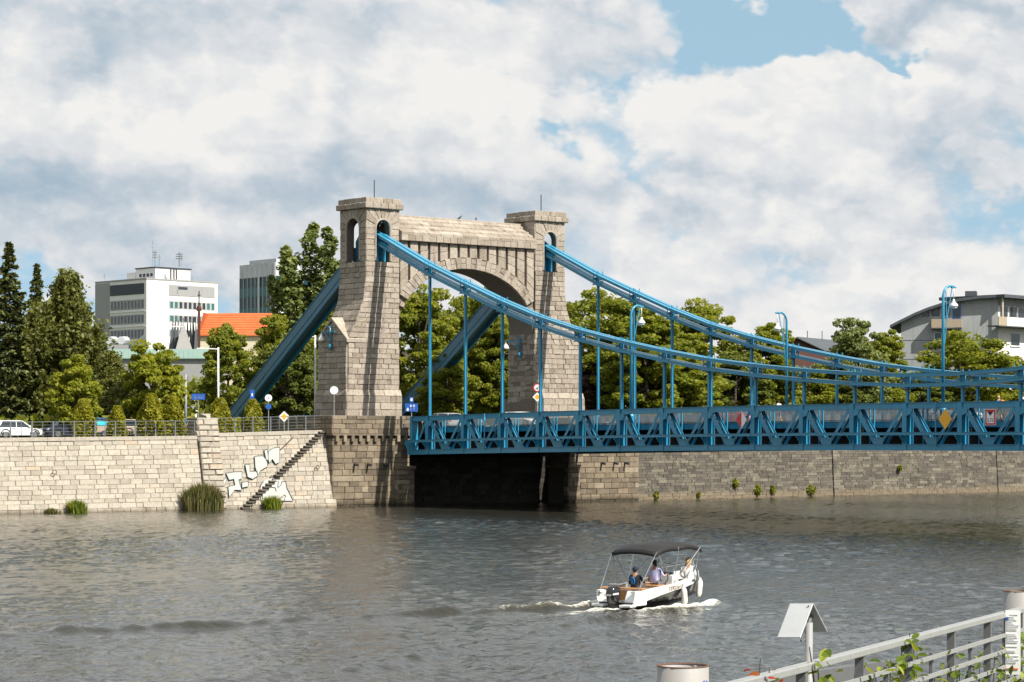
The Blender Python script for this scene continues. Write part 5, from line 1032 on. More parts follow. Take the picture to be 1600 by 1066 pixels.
def spiky_church():
    d = 352; c = at(287, 545, d); r = thing('church_roof', 'grey church roof of sharp metal fins around a tiled pyramid', 'church', (c.x, c.y, 6.4)); Pt = lambda px, py, k=0: at(px, py, d+k)
    mb = MB(); mb.hexa([Pt(274, 548, -1), Pt(301, 548, -1), Pt(301, 548, 6), Pt(274, 548, 6)], [Pt(286, 503, 1.9), Pt(286.6, 503, 1.9), Pt(286.6, 503, 2.3), Pt(286, 503, 2.3)]); mb.build('pyramid_roof', 'spire_tile', r)
    mb = MB(); mb.tube([Pt(286.3, 504, 2), Pt(286.3, 497, 2)], .08, 5); mb.build('finial', 'dark_steel', r)
    for x0, x1, xt, yt, k in ((263, 271, 271, 494, 3), (267, 275, 275, 491, 5), (271, 279, 279.5, 494, 4), (278, 284, 283.5, 496, 6), (291, 297, 292.5, 494, 6), (296, 303, 297, 497, 4), (300, 308, 301, 493, 5), (303, 310, 306, 500, 3)):
        mb = MB(); mb.hexa([Pt(x0, 550, k), Pt(x1, 550, k), Pt(x1, 550, k+.5), Pt(x0, 550, k+.5)], [Pt(xt-.3, yt, k+.1), Pt(xt+.3, yt, k+.1), Pt(xt+.3, yt, k+.4), Pt(xt-.3, yt, k+.4)]); mb.build('roof_fin', 'spire_metal', r)
    mb = MB(); mb.hexa([Pt(262, 600), Pt(312, 600), Pt(312, 600, 8), Pt(262, 600, 8)], [Pt(262, 547), Pt(312, 547), Pt(312, 547, 8), Pt(262, 547, 8)]); mb.build('walls', 'render_grey', r)
    r = thing('church_turret', 'slender dark turret with a cross beside the orange roof', 'turret', (Pt(310, 640).x, Pt(310, 640).y, 6.4)); mb = MB(); mb.hexa([Pt(306, 600, 3), Pt(313, 600, 3), Pt(313, 600, 5), Pt(306, 600, 5)], [Pt(309, 484, 3.6), Pt(313, 484, 3.6), Pt(313, 484, 4.4), Pt(309, 484, 4.4)]); mb.build('shaft', 'brick_dark', r)
    mb = MB(); mb.lathe([(.35, 0), (.42, .3), (.3, .7), (.05, .9)], Pt(311, 486, 4), 10); mb.build('cap', 'brick_dark', r); mb = MB(); mb.tube([Pt(311, 478, 4), Pt(311, 455, 4)], .09, 5); mb.beam(Pt(308.6, 461.5, 4), Pt(313.4, 461.5, 4), .1, .14); mb.build('cross', 'dark_steel', r)
spiky_church()
def low_halls():
    d = 318; Pt = lambda px, py, k=0: at(px, py, d+k); r = thing('hall_building', 'low hall with a pale green copper roof behind the lindens', 'building', (Pt(260, 640).x, Pt(260, 640).y, 6.4))
    mb = MB(); mb.hexa([Pt(150, 640), Pt(352, 640), Pt(352, 640, 14), Pt(150, 640, 14)], [Pt(150, 560), Pt(352, 560), Pt(352, 560, 14), Pt(150, 560, 14)]); mb.build('walls', 'render_grey', r)
    for i in range(28):
        a, b = 150+202*i/28, 150+202*(i+1)/28-.25; mb = MB(); mb.hexa([Pt(a, 561, -.4), Pt(b, 561, -.4), Pt(b, 547, 7), Pt(a, 547, 7)], [Pt(a, 559.5, -.4), Pt(b, 559.5, -.4), Pt(b, 545.5, 7), Pt(a, 545.5, 7)]); mb.build('roof_sheet', 'copper_green', r)
    mb = MB(); mb.hexa([Pt(168, 552, 8), Pt(201, 552, 8), Pt(201, 552, 14), Pt(168, 552, 14)], [Pt(168, 539, 8), Pt(201, 539, 8), Pt(201, 539, 14), Pt(168, 539, 14)]); mb.build('plant_room', 'render_grey', r)
    for px in (171, 189): mb = MB(); mb.tube([Pt(px, 532, 9), Pt(px+8, 532, 12)], .55, 10); mb.build('ventilator', 'aluminium', r)
    mb = MB(); mb.hexa([Pt(198, 549, 9), Pt(232, 549, 9), Pt(232, 549, 15), Pt(198, 549, 15)], [Pt(224, 523, 11.5), Pt(226, 523, 11.5), Pt(226, 523, 12.5), Pt(224, 523, 12.5)]); mb.build('dormer_roof', 'roof_slate', r)
low_halls()
def concrete_house():
    d = 300; a = at(1408, 640, d); b = at(1558, 640, d-2.6); U = (b-a).normalized(); N = Vector((U.y, -U.x, 0)); N = N if N.dot(FW) < 0 else -N; Dp = -N; r = thing('concrete_house', 'grey concrete house with a curved roof and balconies beyond the bridge', 'house', (a.x, a.y, 6.2))
    F_ = Face(a, U, N); Ln = (b-a).length; q = lambda px: (px-1408)/150*Ln; Z = lambda py: PZ(py, d)
    curve = [(1391, 509.5), (1408, 501), (1430, 490.5), (1450, 482.5), (1475, 474.5), (1500, 468.8), (1530, 465), (1560, 463.5), (1566, 463.5)]
    mb = MB(); F_.poly(mb, [(q(1408), 6), (q(1558), 6)]+[(q(x), Z(y+3)) for x, y in curve[::-1] if 1405 < x < 1562], -15, 0); mb.build('walls', 'concrete_facade', r)
    mb = MB()
    for (x0, y0), (x1, y1) in zip(curve, curve[1:]): F_.poly(mb, [(q(x0), Z(y0+3.5)), (q(x1), Z(y1+3.5)), (q(x1), Z(y1-1)), (q(x0), Z(y0-1))], -16, .9)
    mb.build('curved_roof', 'roof_slate', r)
    mb = MB(); F_.rect(mb, q(1507), q(1525), Z(464), Z(454.5), -5, -2); mb.build('roof_vent', 'roof_slate', r)
    for k in range(1, 8): mb = MB(); F_.rect(mb, q(1408+k*19), q(1408+k*19)+.04, 6, Z(498 if k < 3 else 478), .0, .015); mb.build('shutter_joint', 'render_grey', r)
    for y in (532.5, 562): mb = MB(); F_.rect(mb, 0, Ln, Z(y), Z(y-.8), .0, .02); mb.build('floor_joint', 'roof_slate', r)
    for pts in ([(1440, 495), (1452, 495), (1452, 487.5)], [(1456, 494.5), (1468, 494.5), (1468, 481.5), (1456, 486)], [(1475, 493.5), (1484, 493.5), (1484, 476.5), (1475, 479.5)]):
        mb = MB(); P_ = [(q(x), Z(y)) for x, y in pts]; F_.poly(mb, P_, -.05, .03); w_ = mb.build('window', 'band_dark', r); cx, cz = sum(p[0] for p in P_)/len(P_), sum(p[1] for p in P_)/len(P_); mb = MB(); F_.poly(mb, [(cx+(u-cx)*.78, cz+(z-cz)*.78) for u, z in P_], .0, .05); mb.build('pane', 'glass_dark', w_)
    F_.window(r, q(1489), q(1501.5), Z(499), Z(473), 'sign_blue', 'glass_dark', 'balcony_door'); F_.window(r, q(1460), q(1472), Z(537), Z(520), 'white_paint', 'glass_dark', sill=True); F_.window(r, q(1488), q(1502), Z(540), Z(517), 'band_dark', 'glass_dark')
    mb = MB(); F_.rect(mb, q(1456), q(1503), Z(515), Z(513.5), 0, 1.3); bl = mb.build('balcony', 'roof_slate', r)
    for k in range(4): mb = MB(); F_.rect(mb, q(1456.5+k*11.6), q(1456.5+k*11.6+11.1), Z(513), Z(500), 1.22, 1.3); mb.build('balcony_panel', 'tan_panel', bl)
    for x in (1456.2, 1502.6): mb = MB(); F_.rect(mb, q(x), q(x)+.06, Z(513), Z(500), 0, 1.25); mb.build('balcony_panel', 'tan_panel', bl)
    # sunlit side
    G_ = Face(b, (Dp*.80+RT*.60), RT-FW*.2); G_.N = Vector((G_.U.y, -G_.U.x, 0)); v = lambda px: (px-1558)/42*9.6
    mb = MB(); mb.hexa([G_.P(0, 6, 0), G_.P(16, 6, 0), G_.P(16, 6, -8), G_.P(0.05, 6, -3)], [G_.P(0, Z(468), 0), G_.P(16, Z(468), 0), G_.P(16, Z(468), -8), G_.P(.05, Z(468), -3)]); mb.build('walls', 'render_white', r)
    mb = MB(); G_.rect(mb, -.8, 17, Z(468), Z(463), -8, 1.6); mb.build('roof_slab', 'roof_slate', r)
    mb = MB(); G_.rect(mb, -2.2, 16.5, Z(513), Z(511.5), 0, 1.7); bl = mb.build('balcony', 'roof_slate', r)
    for k in range(6): mb = MB(); G_.rect(mb, -.4+k*2.8, -.4+k*2.8+2.72, Z(511.5), Z(498), 1.6, 1.7); mb.build('balcony_panel', 'render_white', bl)
    mb = MB(); G_.rect(mb, -2.2, -.45, Z(511.5), Z(498), 1.6, 1.7); mb.build('balcony_panel', 'tan_panel', bl)
    for k in range(6): G_.window(r, .5+k*2.0, 2.3+k*2.0, Z(497), Z(479), 'white_paint', 'glass_dark')
    mb = MB(); G_.rect(mb, .3, 16, Z(479), Z(471.5), .02, .25); mb.build('shutter_box', 'render_grey', r)
    for k in (-.3, 4.6, 8.6, 12.6): mb = MB(); mb.tube([G_.P(k, Z(511), 1.0), G_.P(k, Z(468), 1.0)], .1, 6); mb.build('column', 'cream', r)
    for ya, yb in ((520, 541), (556, 577)):
        for px in (1570.5, 1586, 1602): G_.window(r, v(px), v(px+9), Z(yb), Z(ya), 'white_paint', 'glass_dark', sill=True)
concrete_house()
def brick_house():
    d = 345; Pt = lambda px, py, k=0: at(px, py, d+k); r = thing('brick_house', 'dark brick house gable with grey roof behind the trees', 'house', (Pt(1260, 640).x, Pt(1260, 640).y, 6.2))
    mb = MB(); mb.hexa([Pt(1226, 640), Pt(1288, 640, 2), Pt(1288, 548, 2), Pt(1246, 528.5, .5)]+[Pt(1226, 538)], [Pt(1262, 640, 24), Pt(1330, 640, 26), Pt(1330, 550, 26), Pt(1300, 533.5, 25), Pt(1262, 542, 24)]); mb.build('walls', 'brick_dark', r)
    mb = MB(); mb.hexa([Pt(1244.5, 526.2, -.3), Pt(1289.5, 547.5, 1.5), Pt(1289.5, 549, 1.5), Pt(1244.5, 528, -.3)], [Pt(1303, 531.5, 26), Pt(1338, 549, 26), Pt(1338, 551, 26), Pt(1303, 533, 26)]); mb.build('roof_slope', 'roof_slate', r)
    mb = MB(); mb.hexa([Pt(1245.5, 526.2, -.3), Pt(1221, 540, -.5), Pt(1221, 541.5, -.5), Pt(1245.5, 528, -.3)], [Pt(1303, 531.5, 26), Pt(1258, 543, 26), Pt(1258, 545, 26), Pt(1303, 533, 26)]); mb.build('roof_slope', 'roof_slate', r)
    for px in (1261.5, 1284.5): mb = MB(); mb.tube([Pt(px, 531, 14), Pt(px, 517, 14)], .06, 5); mb.build('roof_mast', 'dark_steel', r)
brick_house()
# ------------------------------------------------------------------ vehicles
def wheel(parent, x, y, r=.32, w_=.2):
    s = 1 if y > 0 else -1; mb = MB(); mb.tube([(x, y-s*w_, r), (x, y-s*.02, r), (x, y, r)], [r, r, r*.92], 20); t = mb.build('wheel', 'tyre', parent, True)
    mb = MB(); mb.tube([(x, y-s*.02, r), (x, y+s*.008, r)], [r*.68, r*.62], 16)
    for k in range(5): a = 2*math.pi*k/5; mb.beam((x, y+s*.01, r), (x+math.cos(a)*r*.62, y+s*.012, r+math.sin(a)*r*.62), .05, .02, (0, 1, 0))
    mb.build('rim', 'chrome', t)
def car(label, loc, rotz, paint, L=4.3, H=1.48, Wd=1.78, kind='hatch', group='parked and passing cars'):
    r = thing('car', label, 'car', loc, rotz, group, local=True); h = L/2; w_ = Wd/2; zb = .24; belt = .62*H
    hood = .60*H; body = MB(); rings = []
    prof = [(-h, .42, .50, .82), (-h+.06, zb+.06, belt*.92, .93), (-h+.5, zb, belt, 1), (-.3*h, zb, belt, 1), (.30*h, zb, belt*.99, 1), (.48*h, zb, hood*.98, 1), (.80*h, zb, hood*.88, .97), (h-.08, zb+.08, hood*.74, .86), (h, .40, .52, .74)]
    for x, z0, z1, f in prof:
        W_ = w_*f; m = (z0+z1)/2; rings.append([(x, -W_*.92, z0), (x, -W_, m), (x, -W_*.97, z1-.05), (x, -W_*.88, z1), (x, W_*.88, z1), (x, W_*.97, z1-.05), (x, W_, m), (x, W_*.92, z0)])
    body.loft(rings); B = body.build('body', paint, r, True); B.data.polygons.foreach_set('use_smooth', [True]*len(B.data.polygons)); m = B.modifiers.new('e', 'EDGE_SPLIT'); m.split_angle = R_(35)
    rear = {'hatch': (-.93, -.74), 'suv': (-.95, -.86), 'sedan': (-.78, -.48)}[kind]; wt, wb = w_*.76, w_*.90
    cab = MB(); x0, x1, x2, x3 = rear[0]*h, rear[1]*h, .12*h, .50*h
    ring = lambda z, xa, xb, y: [(xa, -y, z), (xb, -y, z), (xb, y, z), (xa, y, z)]
    cab.loft([ring(belt-.03, x0, x3, wb), ring(H-.07, x1, x2, wt)]); cab.build('windows', 'glass_dark', r)
    mb = MB(); mb.loft([ring(H-.075, x1-.04, x2+.05, wt+.02), ring(H-.02, x1+.05, x2-.08, wt-.02), ring(H, x1+.25, x2-.3, wt-.2)]); mb.build('roof', paint, r, True)
    for y in (-1, 1):
        mb = MB(); mb.beam((x3-.02, y*(wb+.0), belt-.02), (x2, y*(wt+.0), H-.05), .05, .07); mb.beam((x0+.03, y*wb, belt-.02), (x1, y*wt, H-.05), .07, .22); xm = -.15*h; mb.beam((xm, y*(wb+.005), belt-.02), (xm+.02, y*(wt+.01), H-.05), .05, .08); mb.build('pillar', paint, r)
        mb = MB(); mb.box(x3-.35, x3-.18, min(y*w_*.98, y*w_*1.12), max(y*w_*.98, y*w_*1.12), belt+.02, belt+.14); mb.build('wing_mirror', paint, r, bevel=.02)
        mb = MB(); mb.box(h-.28, h-.05, *sorted((y*w_*.52, y*w_*.80)), hood*.62, hood*.80); mb.build('headlight', 'light_clear', r, bevel=.03)
        mb = MB(); mb.box(-h+.0, -h+.14, *sorted((y*w_*.60, y*w_*.86)), belt*.70, belt*.95); mb.build('tail_light', 'light_red', r, bevel=.03)
        for x in (-.62*h, .62*h): wheel(r, x, y*w_*.985, .33 if kind != 'suv' else .37)
        for x in (-.62*h, .62*h):
            mb = MB(); k = 12; mb.tube([(x+math.cos(math.pi*i/k)*.41, y*w_*.99, .33+math.sin(math.pi*i/k)*.41) for i in range(k+1)], .045, 5); mb.build('wheel_arch', 'black', r)
        for xx in (xm, x3-.1, x0+.45): mb = MB(); mb.box(xx-.006, xx+.006, *sorted((y*(w_-.01), y*(w_+.004))), zb+.15, belt-.04); mb.build('door_seam', 'black', r)
        mb = MB(); mb.box(xm-.3, xm-.12, *sorted((y*w_, y*(w_+.03))), belt-.13, belt-.09); mb.build('door_handle', 'chrome', r)
    mb = MB(); mb.box(h-.06, h+.01, -.26, .26, .38, .5); mb.build('number_plate', 'sign_white', r); mb = MB(); mb.box(h-.12, h-.0, -.5, .5, hood*.5, hood*.68); mb.build('grille', 'black', r)
    return r
def quay_spot(px, X, py=684): b = onX(px, py, X); return (X, b.y, GZ(b.y)+.015)
P90 = R_(90)
x, y, z = quay_spot(62, -9.2); car('white hatchback at the picture edge on the quay', (x, y-2.25, z), P90, 'car_white')
x, y, z = quay_spot(63, -10.6); car('dark navy off-roader parked nose to tail with the white hatchback', (x, y+2.6, z), -P90, 'car_navy', 4.7, 1.75, 1.9, 'suv')
x, y, z = quay_spot(160, -12.2); car('dark blue car behind the turquoise tarp', (x, y, z+.05), P90, 'car_blue', 4.3, 1.62, 1.8, 'suv')
x, y, z = quay_spot(214, -10.2); car('sand coloured car half hidden by thujas', (x, y, z), P90, 'car_sand', 4.2, 1.5)
x, y, z = quay_spot(272, -10.0); car('black car parked next to the quay pilaster', (x, y, z), -P90, 'car_black', 4.3, 1.46, 1.78, 'sedan')
x, y, z = quay_spot(487, -11.5); car('blue car by the fence at the foot of the gateway', (x, y-.3, z-.25), P90, 'car_blue', 4.2, 1.42, 1.75, 'sedan')
def trailer():
    x, y, z = quay_spot(157, -9.6); r = thing('trailer', 'sand coloured trailer with a peaked turquoise tarp', 'trailer', (x, y, z), P90, local=True)
    mb = MB(); mb.box(-1.15, 1.05, -.75, .75, .42, 1.02); mb.build('box_body', 'car_sand', r, bevel=.04); mb = MB(); mb.hexa([(-1.2, -.8, 1.02), (1.25, -.8, 1.0), (1.25, .8, 1.0), (-1.2, .8, 1.02)], [(-.35, -.3, 1.42), (.5, -.25, 1.36), (.5, .25, 1.36), (-.35, .3, 1.42)]); mb.box(1.051, 1.28, -.8, .8, .55, 1.0); mb.build('tarp', 'tarp', r)
    for s in (-1, 1): wheel(r, -.1, s*.82, .3, .18)
    mb = MB(); mb.beam((1.1, 0, .45), (2.0, 0, .42), .1, .1); mb.build('drawbar', 'dark_steel', r)
trailer()
def deck_z(x): return 6.97+cam2(x)
for lb, px, Y, pt, dr, kd in (('white car crossing the bridge near the far pylon', 818, 12.0, 'car_white', 0, 'hatch'), ('silver tall-roofed car entering the bridge beside the gateway', 690, 12.5, 'car_silver', R_(180), 'suv'), ('red car crossing the bridge behind the red and white board', 1152, 12.0, 'car_red', 0, 'hatch'), ('silver car on the bridge behind the amber board', 1492, 12.0, 'car_silver', 0, 'sedan')):
    b = onY(px, 655, Y); car(lb, (b.x, Y, deck_z(b.x)), dr, pt, 4.3, 1.5, 1.78, kd)

# ------------------------------------------------------------------ people
def person(label, loc, rotz, J, cloth, hair, long_hair=False, cap=None, scale=1.0, extra=None):
    """J: joints in local metres (x ahead, y to the side, z up); one continuous skinned body"""
    names = list(J); E = [('pelvis', 'belly'), ('belly', 'chest'), ('chest', 'neck'), ('neck', 'head'), ('head', 'crown')]; RAD = dict(pelvis=.135, belly=.125, chest=.145, neck=.056, head=.092, crown=.07)
    for s in 'LR':
        E += [('chest', 'sh'+s), ('sh'+s, 'el'+s), ('el'+s, 'wr'+s), ('wr'+s, 'ha'+s), ('pelvis', 'hp'+s), ('hp'+s, 'kn'+s), ('kn'+s, 'an'+s), ('an'+s, 'to'+s)]
        RAD.update({'sh'+s: .066, 'el'+s: .045, 'wr'+s: .033, 'ha'+s: .036, 'hp'+s: .095, 'kn'+s: .062, 'an'+s: .044, 'to'+s: .036})
    J = {k: Vector(v) for k, v in J.items()}
    J['nose'] = J['head']+(J.get('look', Vector((1, 0, 0)))).normalized()*.105+Vector((0, 0, -.01)); RAD['nose'] = .018; E.append(('head', 'nose')); J.pop('look', None); names = list(J)
    me = bpy.data.meshes.new('body'); me.from_pydata([J[k] for k in names], [(names.index(a), names.index(b)) for a, b in E], [])
    o = bpy.data.objects.new('body', me); COL.objects.link(o); m = o.modifiers.new('s', 'SKIN'); m.use_smooth_shade = True
    for i, k in enumerate(names): me.skin_vertices[0].data[i].radius = (RAD[k]*(1.25 if k in ('chest', 'pelvis', 'belly') else 1), RAD[k]); me.skin_vertices[0].data[i].use_root = (k == 'pelvis')
    s = o.modifiers.new('d', 'SUBSURF'); s.levels = 2; s.render_levels = 2
    dg = bpy.context.evaluated_depsgraph_get(); bm_ = bpy.data.meshes.new_from_object(o.evaluated_get(dg)); bpy.data.objects.remove(o)
    mats = ['skin', cloth[0], cloth[1], cloth[2], hair]; bm_.materials.clear()
    for k in mats: bm_.materials.append(MATS[k])
    seg = []
    for a, b in E:
        zone = 0
        if b in ('belly', 'chest') or (a == 'chest' and b.startswith('sh')) or (a.startswith('sh')) : zone = 1
        if a == 'pelvis' or a.startswith('hp') or (b == 'belly'): zone = 2 if b != 'belly' else 1
        if a.startswith('kn'): zone = 2 if cloth[3] else 0
        if a.startswith('an'): zone = 3
        if a.startswith('el') and cloth[4]: zone = 1
        seg.append((J[a], J[b], zone))
    for p in bm_.polygons:
        c = p.center; best = min(seg, key=lambda s: ((c-s[0]-(s[1]-s[0])*max(0, min(1, (c-s[0]).dot(s[1]-s[0])/(s[1]-s[0]).length_squared))).length)); p.material_index = best[2]; p.use_smooth = True
        v = c-J['head']; fw_ = (J['nose']-J['head']).normalized()
        if v.length < .2 and c.z > J['neck'].z+.045 and (v.dot(fw_) < .0 or v.z > .07): p.material_index = 4
    r = thing('person', label, 'person', loc, rotz, None, local=True); r.scale = (scale,)*3; link('body', bm_, None, r)
    mb = MB()   # fingers, curled
    for s, sg in (('L', 1), ('R', -1)):
        d = (J['ha'+s]-J['wr'+s]).normalized(); sd = d.cross(Vector((0, 0, 1))); sd = sd.normalized() if sd.length > .05 else Vector((0, 1, 0)); dn = sd.cross(d)
        for k, L in enumerate((.07, .08, .075, .058)): b = J['ha'+s]+d*.02+sd*(k-1.5)*.019; mb.tube([b, b+d*L*.55, b+d*L*.9+dn*.03*(-1 if dn.z > 0 else 1)], [.010, .009, .007], 5)
        b = J['ha'+s]-sd*.03*sg; mb.tube([b, b-sd*.03*sg+d*.035, b-sd*.03*sg+d*.065], [.011, .01, .008], 5)
    mb.build('fingers', 'skin', r, True)
    h = J['head']; mb = MB(); n = 10; up = (J['crown']-J['neck']).normalized(); fwd = (J['nose']-J['head']).normalized()
    pts = []; up = (up-fwd*.42).normalized() if not cap else up; fw0 = fwd; fwd = (fwd-up*fwd.dot(up)).normalized()
    for i in range(6):
        t = R_(90)*i/5*(1.22 if not cap else 1.05); pts.append([h+up*(.035+.105*math.cos(t))-fwd*.014+(fwd*math.cos(2*math.pi*k/12)*1.12+fwd.cross(up)*math.sin(2*math.pi*k/12))*.106*math.sin(t) for k in range(12)])
    mb.loft(pts, caps=False); hr = mb.build('hair' if not cap else 'cap', cap or hair, r, True)
    if cap: mb = MB(); u2 = (up-fwd*.8).normalized(); f2 = (fwd-u2*fwd.dot(u2)).normalized(); mb.loft([[h+u2*(.02+.098*math.cos(t))-fwd*.012+(f2*math.cos(2*math.pi*k/12)+f2.cross(u2)*math.sin(2*math.pi*k/12))*.100*math.sin(t) for k in range(12)] for t in (R_(6), R_(30), R_(55), R_(80), R_(96))], caps=False); mb.build('hair', hair, r, True)
    if long_hair: mb = MB(); mb.loft([[h-fwd*.03+up*z+(fwd*math.cos(a)*.6-fwd*.35+fwd.cross(up)*math.sin(a))*rr for a in (2*math.pi*k/10 for k in range(10))] for z, rr in ((.09, .09), (0, .115), (-.12, .11), (-.24, .085), (-.3, .04))]); mb.build('hair', hair, r, True)
    if cap: mb = MB(); mb.loft([[h+up*.05+fwd*.06+fwd.cross(up)*y for y in (-.08, .08)], [h+up*.045+fwd*.18+fwd.cross(up)*y for y in (-.06, .06)]], caps=False, closed=False); mb.build('cap_peak', cap, r)
    if extra: extra(r, J)
    return r
def standing(step=.0, arm=.2):
    return dict(pelvis=(0, 0, .95), belly=(.01, 0, 1.1), chest=(.02, 0, 1.34), neck=(.03, 0, 1.5), head=(.06, 0, 1.63), crown=(.05, 0, 1.72), look=(1, 0, 0),
                shL=(.0, .19, 1.41), elL=(-.05-step*.3, .24, 1.13), wrL=(.06-step*.4, .24, .90), haL=(.09-step*.4, .24, .83), shR=(.0, -.19, 1.41), elR=(-.02+step*.3, -.24, 1.13), wrR=(.14+step*.4, -.23, .93), haR=(.19+step*.4, -.22, .87),
                hpL=(0, .1, .9), knL=(.04+step*.5, .1, .5), anL=(step*.9-.02, .1, .09), toL=(step*.9+.14, .11, .04), hpR=(0, -.1, .9), knR=(.04-step*.25, -.1, .5), anR=(-step*1.0, -.1, .09), toR=(-step*1.0+.15, -.11, .04))
def sitting(z=.0, arms=None, lean=0.0, look=(1, 0, 0)):
    J = dict(pelvis=(0, 0, .1), belly=(lean*.3, 0, .26), chest=(lean*.8, 0, .50), neck=(lean*1.1, 0, .66), head=(lean*1.2+.03, 0, .79), crown=(lean*1.2+.02, 0, .88), look=look,
             hpL=(.03, .11, .08), knL=(.44, .16, .13), anL=(.46, .15, -.30), toL=(.60, .16, -.35), hpR=(.03, -.11, .08), knR=(.44, -.16, .13), anR=(.46, -.15, -.30), toR=(.60, -.16, -.35))
    for s, sg in (('L', 1), ('R', -1)):
        e, wq, hq = (arms or {}).get(s, ((.06, .27, .32), (.26, .2, .2), (.33, .17, .19))); J['sh'+s] = (lean*.85, sg*.19, .57); J['el'+s] = (e[0], sg*e[1], e[2]); J['wr'+s] = (wq[0], sg*wq[1], wq[2]); J['ha'+s] = (hq[0], sg*hq[1], hq[2])
    return J
b = onY(1217, 655, 2.6); person('pedestrian in a white top walking on the bridge under the far lamp', (b.x, 2.6, deck_z(b.x)), R_(180), standing(.28), ('shirt_white', 'shorts_grey', 'black', 0, 0), 'hair_dark')
def pack(r, J): mb = MB(); mb.box(-.36, -.12, -.17, .17, 1.0, 1.48); mb.build('backpack', 'bag_orange', r, bevel=.06)
b = onY(1561, 655, 2.6); person('pedestrian in a blue top carrying an orange backpack on the bridge', (b.x, 2.6, deck_z(b.x)), R_(180), standing(.24), ('shirt_blue', 'shorts_grey', 'black', 0, 0), 'hair_blond', extra=pack)
b = onX(288.5, 676, -7.4); person('pedestrian in blue clothes walking behind the quay fence by the pilaster', (b.x, b.y, GZ(b.y)+.015), R_(-90), standing(.2), ('vest_blue', 'jeans', 'black', 1, 0), 'hair_dark')
# two pigeons on the gateway roof
for lb, px, rz in (('dark pigeon on the gateway ridge, the one closer to the near pylon', 718.2, .4), ('dark pigeon on the gateway ridge, the one closer to the far pylon', 744, 2.6)):
    b = onX(px, 345, -8.75); r = thing('pigeon', lb, 'bird', (-8.75, b.y, 26.56), rz, 'pigeons on the gateway', local=True)
    mb = MB(); mb.loft([[(x, math.cos(a)*rr, z+math.sin(a)*rr*1.05) for a in (2*math.pi*k/8 for k in range(8))] for x, z, rr in ((-.26, .10, .015), (-.15, .13, .045), (-.02, .17, .085), (.10, .22, .075), (.15, .29, .045), (.18, .33, .045), (.22, .33, .03), (.27, .315, .008))]); mb.build('body', 'dark_steel', r, True); mb = MB(); mb.tube([(.0, .03, .12), (.0, .03, 0)], .012, 4); mb.tube([(.0, -.03, .12), (.0, -.03, 0)], .012, 4); mb.build('leg', 'sign_red', r)

